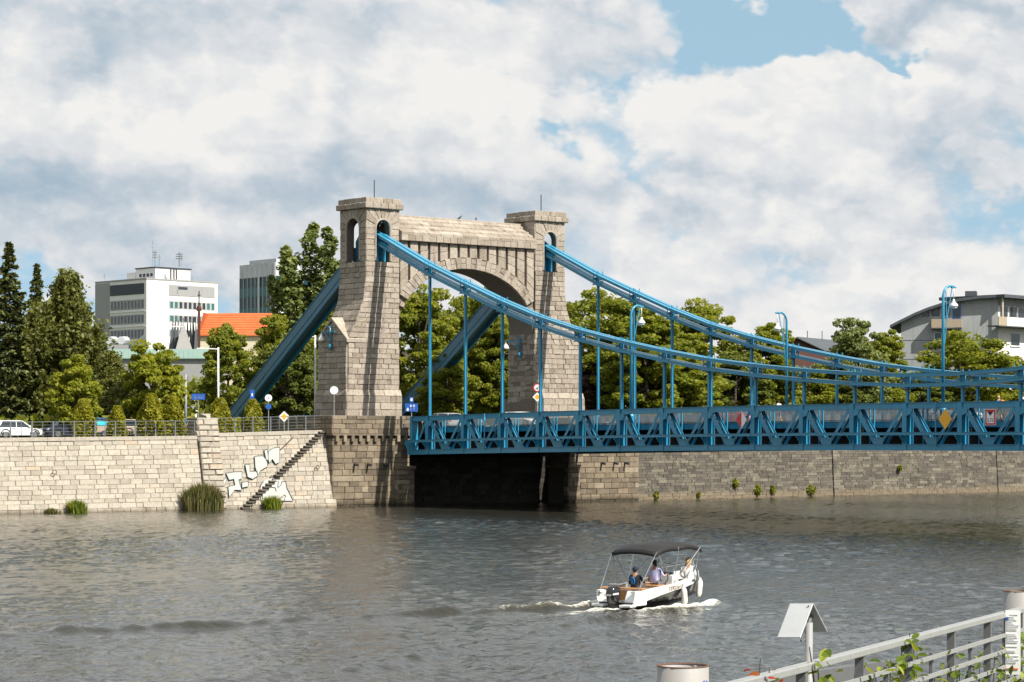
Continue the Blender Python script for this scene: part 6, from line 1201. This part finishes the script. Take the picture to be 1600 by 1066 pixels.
# ------------------------------------------------------------------ motor boat
def boat():
    ang = math.atan2(HEAD.y, HEAD.x); r = thing('motor_boat', 'white open motor boat with a black hull, black sun canopy and outboard', 'boat', BOAT, ang, local=True)
    r.rotation_euler.y = R_(-2.0); r.scale = (.97, 1.0, 1.03)
    L = 4.9; st = [(0, .80, .60, .0), (.6, .90, .62, .0), (1.4, .97, .66, .0), (2.2, .985, .70, .0), (3.0, .93, .76, .02), (3.7, .78, .83, .08), (4.3, .52, .90, .2), (4.7, .24, .95, .36), (4.9, .05, .98, .55)]   # x, half beam, sheer, keel z
    def paint(x): return lerp_tab([(0, .16), (.4, .17), (1.0, .30), (1.6, .46), (2.4, .52), (3.6, .60), (4.9, .80)], x)
    def sect(x, hb, sh, k):
        ch = max(k+.02, min(.22, sh-.3)); c = [(0, k-.12), (hb*.62, k-.02+.05), (hb*.90, ch+.02)]; p = max(paint(x), ch+.04); f = (p-ch)/(sh-ch); c.append((hb*(.90+.10*min(1, f*1.3)), p)); c.append((hb*1.0, p+(sh-p)*.55)); c.append((hb*.99, sh)); return c
    S = [[Vector((x-(.0 if i else 0), y, z)) for y, z in sect(x, hb, sh, k)] for i, (x, hb, sh, k) in enumerate(st)]
    def strip(mb, j0, j1, sg): mb.loft([[Vector((p.x, sg*p.y, p.z)) for p in s[j0:j1+1]] for s in S], caps=False, closed=False)
    mb = MB(); [strip(mb, 0, 3, sg) for sg in (1, -1)]; mb.add([Vector((0, sg*p.y, p.z)) for sg in (1, -1) for p in S[0][:4][::sg]], [tuple(range(8))]); mb.build('hull_bottom', 'hull_black', r, True)
    mb = MB(); [strip(mb, 3, 5, sg) for sg in (1, -1)]; H = mb.build('hull_topsides', 'gelcoat', r, True)
    mb = MB()   # gunwale capping
    for sg in (1, -1): mb.loft([[Vector((s[5].x, sg*(s[5].y+.02), s[5].z-.03)), Vector((s[5].x, sg*(s[5].y+.02), s[5].z+.03)), Vector((s[5].x, sg*max(.0, s[5].y-.16), s[5].z+.03)), Vector((s[5].x, sg*max(0, s[5].y-.16), s[5].z-.03))] for s in S])
    mb.build('gunwale', 'gelcoat', r)
    mb = MB()   # inner liner and floor
    for sg in (1, -1): mb.loft([[Vector((s[5].x, sg*max(0, s[5].y-.15), s[5].z)), Vector((s[5].x, sg*max(0, s[5].y-.2), .2+.05*s[5].x))] for s in S[1:-1]], caps=False, closed=False)
    mb.loft([[Vector((s[5].x, -max(0, s[5].y-.2), .2+.05*s[5].x)), Vector((s[5].x, max(0, s[5].y-.2), .2+.05*s[5].x))] for s in S[1:-1]], caps=False, closed=False); mb.build('cockpit_liner', 'gelcoat', r)
    # stern: two white quarter boxes with a motor well between
    for sg in (1, -1):
        mb = MB(); mb.hexa([(-.02, sg*.30, .14), (-.02, sg*.80, .14), (.62, sg*.88, .14), (.62, sg*.30, .14)], [(.22, sg*.32, .62), (.22, sg*.80, .62), (.62, sg*.89, .64), (.62, sg*.32, .64)]); mb.build('quarter_box', 'gelcoat', r, bevel=.03)
        mb = MB(); mb.box(-.30, .06, *sorted((sg*.34, sg*.82)), .12, .20); mb.build('swim_platform', 'gelcoat', r, bevel=.02)
    mb = MB(); mb.box(.1, .62, -.3, .3, .1, .26); mb.box(.58, .64, -.32, .32, .2, .62); mb.build('motor_well', 'gelcoat', r); mb = MB(); mb.box(.575, .585, -.27, .27, .28, .60); mb.build('well_panel', 'seat_tan', r)
    mb = MB(); mb.box(.30, .58, -.88, .88, .655, .71); mb.build('stern_rail_board', 'teak', r, bevel=.015)
    mb = MB(); mb.box(.66, 1.15, -.70, .70, .22, .50); mb.build('stern_bench', 'deck_grey', r, bevel=.03); mb = MB(); mb.box(.64, .78, .0, .74, .5, .80); mb.build('bench_backrest', 'deck_grey', r, bevel=.03)
    mb = MB(); mb.box(1.75, 2.15, -.62, -.05, .26, .62); mb.build('helm_seat', 'gelcoat', r, bevel=.04); mb = MB(); mb.box(1.72, 2.16, -.62, -.05, .62, .70); mb.build('seat_cushion', 'seat_tan', r, bevel=.02)
    mb = MB(); mb.hexa([(2.45, -.72, .3), (2.95, -.72, .3), (2.95, -.05, .3), (2.45, -.05, .3)], [(2.55, -.68, .98), (2.85, -.68, 1.05), (2.85, -.1, 1.05), (2.55, -.1, .98)]); C_ = mb.build('console', 'gelcoat', r, bevel=.03)
    mb = MB(); mb.tube([(2.42, -.4+.17*math.cos(a), .92+.17*math.sin(a)) for a in (2*math.pi*k/14 for k in range(15))], .018, 6); mb.build('steering_wheel', 'black', C_)
    mb = MB(); mb.tube([(2.62, -.66, 1.0), (2.7, -.66, 1.3), (2.74, -.5, 1.36), (2.74, -.2, 1.36), (2.7, -.1, 1.3), (2.62, -.1, 1.0)], .018, 6); mb.build('console_rail', 'chrome', C_); mb = MB(); mb.box(2.56, 2.78, -.6, -.16, 1.03, 1.08); mb.build('dashboard', 'cushion_navy', C_, bevel=.01)
    mb = MB(); mb.hexa([(3.15, -.70, .42), (4.3, -.32, .48), (4.3, .32, .48), (3.15, .70, .42)], [(3.15, -.70, .62), (4.3, -.32, .70), (4.3, .32, .70), (3.15, .70, .62)]); mb.build('bow_cushion', 'seat_tan', r, bevel=.03)
    mb = MB(); mb.hexa([(3.1, .1, .62), (3.25, .1, .62), (3.25, .72, .62), (3.1, .72, .62)], [(3.02, .1, 1.02), (3.12, .1, 1.02), (3.12, .72, 1.02), (3.02, .72, 1.02)]); mb.build('bow_backrest', 'seat_tan', r, bevel=.03)
    for y in (-.62, .58): mb = MB(); mb.box(3.2, 3.8, y-.14, y+.14, .70, .80); mb.build('cushion', 'cushion_navy', r, bevel=.03)
    for sg in (1, -1):
        mb = MB(); pts = [(3.3, sg*.80, .80), (3.45, sg*.76, 1.02), (4.1, sg*.58, 1.12), (4.62, sg*.26, 1.18), (4.8, sg*.05, 1.2)]; mb.tube(pts, .018, 6); mb.tube([(4.05, sg*.60, .88), (4.1, sg*.58, 1.12)], .015, 5); mb.tube([(4.62, sg*.26, .95), (4.62, sg*.26, 1.18)], .015, 5); mb.build('bow_rail', 'chrome', r)
    mb = MB(); mb.tube([(4.85, 0, .95), (4.95, 0, 1.3)], .02, 5); mb.build('flag_staff', 'chrome', r)
    # canopy: stretched canvas on three hoops
    nx, ny = 14, 12; V = []
    def sag(x, y):
        t = (x-1.15)/2.9; crown = .09*(1-(abs(y)/.92)**2.2); ends = -.13*(abs(2*t-1)**2.4); hoop = .035*abs(math.sin(t*math.pi*2)); return 1.95+crown+ends+hoop
    top = [[Vector((1.15+2.9*i/nx, -.92+1.84*j/ny, sag(1.15+2.9*i/nx, -.92+1.84*j/ny))) for j in range(ny+1)] for i in range(nx+1)]
    mb = MB(); full = [[Vector((p[0].x, p[0].y-.01, p[0].z-.14))]+p+[Vector((p[-1].x, p[-1].y+.01, p[-1].z-.14))] for p in top]; mb.loft(full, caps=False, closed=False); a = mb.build('canopy', 'canvas_black', r, True); m = a.modifiers.new('t', 'SOLIDIFY'); m.thickness = .02
    for e in (0, nx): mb = MB(); mb.loft([top[e], [p+Vector((-.02 if e == 0 else .02, 0, -.13)) for p in top[e]]], caps=False, closed=False); f = mb.build('canopy_flap', 'canvas_black', a, True); f.modifiers.new('t', 'SOLIDIFY').thickness = .015
    for sg in (1, -1):
        for p, q in (((1.35, .92, .70), (1.2, .92, 1.84)), ((2.2, .97, .74), (1.25, .92, 1.86)), ((2.2, .97, .74), (2.6, .92, 1.95)), ((2.2, .97, .74), (3.98, .92, 1.84)), ((.25, .80, .66), (1.2, .92, 1.84)), ((4.0, .66, .9), (3.98, .92, 1.84))):
            mb = MB(); mb.tube([(p[0], sg*p[1], p[2]), (q[0], sg*q[1], q[2])], .014, 6); mb.build('canopy_pole', 'chrome', r)
    # outboard
    mb = MB(); sec = lambda x, z, w_, l: [(x+l*math.cos(a), w_*math.sin(a)*(1 if abs(math.sin(a)) < .8 else 1), z) for a in (2*math.pi*k/16 for k in range(16))]
    mb.loft([sec(-.12, .22, .14, .2), sec(-.14, .30, .19, .27), sec(-.15, .55, .215, .31), sec(-.15, .72, .20, .29), sec(-.14, .79, .14, .20), sec(-.13, .81, .05, .08)]); O = mb.build('outboard_motor', 'hull_black', r, True)
    mb = MB(); mb.hexa([(-.22, -.07, -.5), (-.02, -.07, -.5), (-.02, .07, -.5), (-.22, .07, -.5)], [(-.28, -.1, .25), (.02, -.1, .25), (.02, .1, .25), (-.28, .1, .25)]); mb.build('motor_leg', 'black', O)
    mb = MB(); mb.box(-.47, -.12, -.222, -.215, .53, .59); mb.box(-.464, -.458, -.14, .14, .50, .56); mb.build('motor_stripe', 'text_light', O); mb = MB(); mb.tube([(.12, .05, .6), (.45, .0, .82), (.5, -.1, .82)], .02, 5); mb.build('tiller_cable', 'black', O)
    # fenders
    for x, y, z, tl in ((2.75, -1.02, .30, 5), (4.35, -.62, .42, -14), (3.6, .9, .35, 0)):
        mb = MB(); mb.loft([[(x+rr*math.cos(a)+math.sin(R_(tl))*-zz, y+rr*math.sin(a), z+zz) for a in (2*math.pi*k/12 for k in range(12))] for zz, rr in ((-.33, .015), (-.29, .07), (-.2, .105), (.15, .105), (.24, .075), (.3, .025), (.34, .025))]); f = mb.build('fender', 'fender_white', r, True); mb = MB(); mb.tube([(x, y, z+.3), (x, y+(.05 if y < 0 else -.05), z+.6)], .012, 4); mb.build('fender_rope', 'white_paint', f)
    # lettering on the starboard side
    M = lambda x, z, a=0: Matrix.Translation(Vector((x, -(lerp_tab([(s[0], s[1]) for s in st], x)+.012), z))) @ Matrix.Rotation(a, 4, 'Z') @ Matrix.Rotation(R_(90), 4, 'X')
    text_mesh('ODRZANY', .17, 'text_brown', M(2.25, .60), 'boat_name', r); text_mesh('.KS', .10, 'text_black', M(2.78, .63, R_(4)), 'boat_name', r); text_mesh('PL 0070', .13, 'text_black', M(3.72, .72, R_(19)), 'registration', r); text_mesh('1', .12, 'text_black', M(.95, .46, R_(-4)), 'number', r)
    mb = MB(); mb.box(.205, .212, -.64, -.52, .40, .52); mb.build('label_plate', 'print_grey', r)
    return r
boat()
def seat_at(label, x, s, z, J, cloth, hair, rz=0, **k):
    p = BOAT+HEAD*x*.97+SIDE*s+Vector((0, 0, z*1.03+.02)); k.setdefault('scale', 1.0); person(label, p, math.atan2(HEAD.y, HEAD.x)+rz, J, cloth, hair, **k)
def logo(r, J): mb = MB(); mb.tube([(-.165, .10*math.cos(a), .42+.13*math.sin(a)) for a in (2*math.pi*k/12 for k in range(9))], .022, 5); mb.build('shirt_print', 'shirt_blue', r); mb = MB(); mb.box(-.172, -.155, -.035, .04, .33, .50); mb.build('shirt_print', 'vest_blue', r)
seat_at('person in a black printed shirt and dark cap sitting at the boat stern', 1.0, .12, .50, sitting(arms={'R': ((.16, .28, .36), (.42, .26, .34), (.5, .25, .34))}), ('shirt_black', 'shorts_grey', 'black', 0, 0), 'hair_dark', cap='cap_navy', extra=logo)
seat_at('person in a pale lilac shirt with dark hair at the boat helm', 1.95, .30, .68, sitting(arms={'L': ((.1, .3, .36), (.36, .2, .40), (.43, .18, .41)), 'R': ((.12, .3, .36), (.36, .22, .40), (.43, .2, .41))}, lean=.03), ('shirt_lilac', 'shorts_grey', 'black', 0, 0), 'hair_dark')
seat_at('blond person in a white top sitting at the boat bow', 3.72, .52, .70, sitting(look=(.8, .6, 0)), ('shirt_white', 'shirt_white', 'skin', 0, 1), 'hair_blond', R_(25), long_hair=True, scale=1.0)
# ------------------------------------------------------------------ riverside railing, mooring piles, sign hood, creeper
A0 = EYE+FW*17.5+RT*2.1; A1 = EYE+FW*24.0+RT*4.71; RD = (A1-A0); RD.z = 0; SP = RD.length/4; RD.normalize(); RN = Vector((RD.y, -RD.x, 0)); RN = RN if RN.dot(FW) > 0 else -RN    # RN points to the water
RP = lambda s, z, k=0: Vector((A0.x, A0.y, z+.012-.0172*s))+RD*s+RN*k
ZR = 4.10
def railing():
    r = thing('riverside_railing', 'galvanised riverside railing with flat top rail and shade-toned posts', 'railing', RP(0, 3.0)); rg = rnd_(71)
    for i in range(-4, 22):
        s = i*SP; mb = MB(); mb.hexa([RP(s-.035, 2.3, -.02), RP(s+.035, 2.3, -.02), RP(s+.035, 2.3, .05), RP(s-.035, 2.3, .05)], [RP(s-.035, ZR-.03, -.02), RP(s+.035, ZR-.03, -.02), RP(s+.035, ZR-.03, .05), RP(s-.035, ZR-.03, .05)]); mb.build('post', 'galv_post', r)
        m = s+SP/2; mb = MB(); mb.hexa([RP(m-.025, 2.6, .0), RP(m+.025, 2.6, .0), RP(m+.025, 2.6, .03), RP(m-.025, 2.6, .03)], [RP(m-.025, ZR-.17, 0), RP(m+.025, ZR-.17, 0), RP(m+.025, ZR-.17, .03), RP(m-.025, ZR-.17, .03)]); mb.build('spacer_bar', 'galv_post', r)
    for k, h in enumerate((.20, .36, .52, .68, .84, 1.0)): mb = MB(); mb.beam(RP(-4*SP, ZR-h, -.03), RP(21*SP, ZR-h, -.03), .022, .035); mb.build('rail', 'galvanised', r)
    for i in range(-4, 21): mb = MB(); mb.beam(RP(i*SP+.004, ZR, .01), RP((i+1)*SP-.004, ZR, .01), .09, .055); mb.build('top_rail', 'galvanised', r, bevel=.008)
railing()
def notice():
    c = RP(4.42*SP, 0, -.1); r = thing('notice_board', 'white printed notice sheet hung on the railing', 'notice', (c.x, c.y, 3.3)); U = RD; N = -RN
    n = (EYE-c); n.z = 0; n.normalize(); u = Vector((-n.y, n.x, 0)); c0 = Vector((c.x, c.y, 0))
    def panel(nm, u0, u1, z0, z1, k, m, bow=0):
        mb = MB(); q = lambda uu, z, kk: c0+u*uu+Vector((0, 0, z))+n*(kk+bow*math.sin((z-3.4)*5))
        rows = 6
        for i in range(rows): a, b = z0+(z1-z0)*i/rows, z0+(z1-z0)*(i+1)/rows; mb.hexa([q(u0, a, k), q(u1, a, k), q(u1, b, k), q(u0, b, k)], [q(u0, a, k+.006), q(u1, a, k+.006), q(u1, b, k+.006), q(u0, b, k+.006)])
        return mb.build(nm, m, r)
    panel('sheet', -.075, .075, 3.38, 4.03, .02, 'paper', .006); panel('backing', -.09, .06, 3.40, 4.02, .0, 'fence_grey')
    rg = rnd_(3); z = 3.97
    panel('printed_line', -.03, .05, 3.985, 3.992, .0275, 'print_grey', .006); panel('printed_line', -.07, -.045, 3.93, 3.96, .0275, 'sign_blue', .006)
    while z > 3.5:
        w_ = rg.uniform(.06, .125); panel('printed_line', -.062, -.062+w_, z-.006, z-.002, .0275, 'print_grey', .006); z -= .017 if rg.random() < .85 else .04
    panel('printed_band', -.062, .05, 3.43, 3.445, .0275, 'print_orange', .006)
notice()
def pile(label, px, top, d):
    c = at(px, top, d); r = thing('mooring_pile', label, 'pile', (c.x, c.y, 0), group='steel mooring piles'); z = c.z; R0 = .25
    mb = MB(); n = 40; rings = []
    for zz, rr in ((-2, R0), (z, R0), (z+.002, R0-.004), (z, R0-.016), (z-.7, R0-.018)): rings.append([Vector((c.x+rr*math.cos(a), c.y+rr*math.sin(a), zz)) for a in (2*math.pi*k/n for k in range(n))])
    mb.loft(rings, caps=False); mb.build('tube', 'pile_paint', r, True, fix=False)
    mb = MB(); mb.loft([[Vector((c.x+rr*math.cos(a), c.y+rr*math.sin(a), zz)) for a in (2*math.pi*k/n for k in range(n))] for zz, rr in ((z-.006, R0+.003), (z+.004, R0+.003), (z+.004, R0-.02), (z-.010, R0-.02))], caps=False); mb.build('rusty_rim', 'rust', r, True); mb = MB(); mb.lathe([(R0-.02, z-.55), (.01, z-.54)], (c.x, c.y, 0), 20); mb.build('inner_plate', 'rust', r)
    return r, c
r, c = pile('wide grey steel mooring pile with a rusty rim and blue scrawl', 1067, 1040, 23.5)
mb = MB(); n = (EYE-c); n.z = 0; n.normalize(); u = Vector((-n.y, n.x, 0)); rg = rnd_(4)
for k in range(9):
    a = -R_(38)+rg.uniform(-.12, .12); p = lambda t, z: Vector((c.x, c.y, c.z))+(n*math.cos(t)+u*math.sin(t))*.254+Vector((0, 0, z)); t0 = -a*0+R_(40)+rg.uniform(-.3, .3); mb.tube([p(t0, -.17+rg.uniform(-.06, .03)), p(t0+rg.uniform(-.25, .25), -.17+rg.uniform(-.12, .06))], .008, 4)
mb.build('scrawl', 'sign_blue', r)
pile('grey steel mooring pile behind the notice sheet', 1594, 923, 35.3)
def hood():
    d = 21.5; b = at(1264, 1040, d); r = thing('sign_hood', 'folded sheet metal hood on a round galvanised post', 'sign hood', (b.x, b.y, 2.2)); Pt = lambda px, py, k=0: at(px, py, d+k)
    mb = MB(); mb.tube([Vector((b.x, b.y, 1.0)), Pt(1264, 973)], .034, 14); mb.build('post', 'galvanised', r, True)
    # ridge runs away from the viewer and to the side
    r0, r1 = Pt(1235.2, 944.2, .07), Pt(1270.8, 944.2, -.07); l0, l1 = Pt(1215.5, 996.8, -.095), Pt(1250.8, 996.8, -.235); q1 = Pt(1292.5, 987.5, .095); q0 = q1+(r0-r1)
    th = Vector((0, 0, .006))
    mb = MB(); mb.hexa([r0, r1, l1, l0], [p+th+RT*-.004 for p in (r0, r1, l1, l0)]); mb.build('roof_plate', 'sheet_metal', r)
    mb = MB(); mb.hexa([r0, r1, q1, q0], [p+th+RT*.004 for p in (r0, r1, q1, q0)]); mb.build('roof_plate', 'sheet_metal', r)
    mb = MB(); mb.tube([Pt(1264, 975), Pt(1268, 958, .05)], .02, 6); mb.beam(Pt(1256, 980), Pt(1262, 1000), .03, .012); mb.tube([Pt(1252, 1002, -.03), Pt(1260, 996)], .012, 5); mb.build('bracket', 'galv_post', r)
    for px, py in ((1239, 969.5), (1247, 969.8), (1262, 947.4)): mb = MB(); p = Pt(px, py, .02 if py > 950 else -.02); mb.lathe([(.007, 0), (.007, .008), (.002, .012)], p-FW*.05, 8); mb.build('rivet', 'dark_steel', r)
hood()
def gangway():
    """landing stage ramp beyond the railing: dark side girder, white balusters"""
    r = thing('gangway', 'grey landing stage gangway with white balusters seen through the railing', 'gangway', RP(4, 2, 3)); K = 2.2; sl = lambda s: 3.55-.035*(s-2)
    P = lambda s, z, k=0: RP(s, sl(s)+z, K+k)
    mb = MB(); mb.beam(P(-4, 0), P(13, 0), .09, .16); mb.build('top_girder', 'galv_post', r); mb = MB(); mb.beam(P(-4, -1.0), P(13, -1.0), .12, .2); mb.build('bottom_girder', 'galv_post', r)
    for i in range(11): s = -4+i*1.7; mb = MB(); mb.beam(P(s, -1), P(s, 0), .07, .07, RD); mb.build('upright', 'galv_post', r); mb = MB(); mb.beam(P(s, -.1), P(s+.8, -.95), .04, .05, RN); mb.build('diagonal', 'galvanised', r)
    mb = MB(); mb.beam(P(-4, -.22, .75), P(13, -.22, .75), .05, .05); mb.build('handrail', 'galvanised', r)
    for i in range(110): s = -4+i*.15; mb = MB(); mb.beam(P(s, -1.0, .75), P(s, -.24, .75), .018, .018, RD); mb.build('baluster', 'white_paint', r)
    mb = MB(); mb.hexa([P(-4, -1.1, .1), P(13, -1.1, .1), P(13, -1.1, 1.3), P(-4, -1.1, 1.3)], [P(-4, -1.05, .1), P(13, -1.05, .1), P(13, -1.05, 1.3), P(-4, -1.05, 1.3)]); mb.build('deck', 'deck_grey', r)
gangway()
def creeper(label, spots, seed, m, group='creepers on the railing'):
    rs = np.random.RandomState(seed); c0 = RP(spots[0][0]*SP, 3.2); r = thing('creeper', label, 'creeper', c0, group=group); rgl = rnd_(seed)
    # three leaf meshes: a pointed, folded five-edged blade
    leafs = []
    for k in range(3):
        w_ = (.62, .75, .55)[k]; V = [(0, 0, 0), (.32, -w_*.5, .06), (.7, -w_*.42, .02), (1, 0, -.10), (.7, w_*.42, .02), (.32, w_*.5, .06), (.36, 0, -.03), (.72, 0, -.06)]
        me = npmesh('leaf', np.array(V)*.13, np.array([(0, 1, 6, 6), (1, 2, 7, 6), (2, 3, 7, 7), (3, 4, 7, 7), (4, 5, 6, 7), (5, 0, 6, 6)])[:, [0, 1, 2]], [k*.35+.15]*6) if False else None
        mb = MB(); V = [tuple(x*.088 for x in v) for v in V]; mb.add(V, [(0, 1, 6), (1, 2, 7, 6), (2, 3, 7), (3, 4, 7), (4, 5, 6, 7), (5, 0, 6)], .12+.36*k); me = mb.mesh('leaf'); me.materials.append(MATS[m]); leafs.append(me)
    stem = MB()
    for (s, z0, z1, spread, n) in spots:
        p = RP(s*SP, z0, .02); tip = RP(s*SP+rgl.uniform(-.1, .1), z1, .0); mid = (p+tip)/2+RD*rgl.uniform(-.15, .15); stem.tube([p, mid, tip], [.012, .009, .004], 5)
        for i in range(n):
            t = rgl.uniform(.0, 1); c = (p.lerp(mid, t*2) if t < .5 else mid.lerp(tip, t*2-1))+RD*rgl.gauss(0, spread)+RN*rgl.uniform(-.14, .1)+Vector((0, 0, rgl.gauss(0, spread*.5)))
            o = bpy.data.objects.new('leaf', leafs[rgl.randrange(3)]); COL.objects.link(o); o.parent = r; o.location = c-Vector(c0); o.rotation_euler = (rgl.uniform(-.7, .7), rgl.uniform(-.2, 1.0), rgl.uniform(0, 6.28)); k = rgl.uniform(.65, 1.35); o.scale = (k, k, k)
    stem.build('stem', 'bark', r)
creeper('green creeper climbing the railing posts beside the sign hood', [(.85, 2.9, 3.95, .12, 34), (1.05, 2.9, 4.06, .10, 40), (1.3, 2.9, 3.92, .13, 44), (1.6, 2.9, 3.98, .12, 46), (1.8, 2.9, 4.13, .12, 62), (1.95, 2.9, 4.16, .10, 46), (2.1, 2.9, 3.95, .12, 28)], 5, 'leaf_vine')
creeper('yellow green creeper massed low along the middle of the railing', [(2.35, 2.9, 3.62, .15, 40), (2.6, 2.8, 3.72, .17, 52), (2.9, 2.8, 3.80, .17, 58), (3.2, 2.8, 3.70, .18, 52), (3.45, 2.8, 3.62, .18, 48), (3.7, 2.8, 3.70, .18, 48)], 6, 'leaf_vine')
creeper('creeper tangled round the railing below and beside the notice sheet', [(3.95, 2.8, 3.68, .16, 44), (4.15, 2.8, 3.78, .14, 46), (4.62, 2.9, 3.75, .14, 48), (4.8, 2.9, 3.9, .13, 50), (5.1, 2.9, 3.8, .16, 46)], 9, 'leaf_vine')
creeper('reddening creeper shoot standing over the top rail', [(-.62, 3.6, 4.24, .05, 30), (-.52, 3.6, 4.16, .06, 22)], 7, 'leaf_red')
creeper('small yellow green creeper shoot at the foot of the sign hood post', [(.12, 3.7, 4.24, .07, 24), (.25, 3.5, 4.10, .08, 22), (-.45, 3.4, 4.02, .09, 26)], 8, 'leaf_vine')
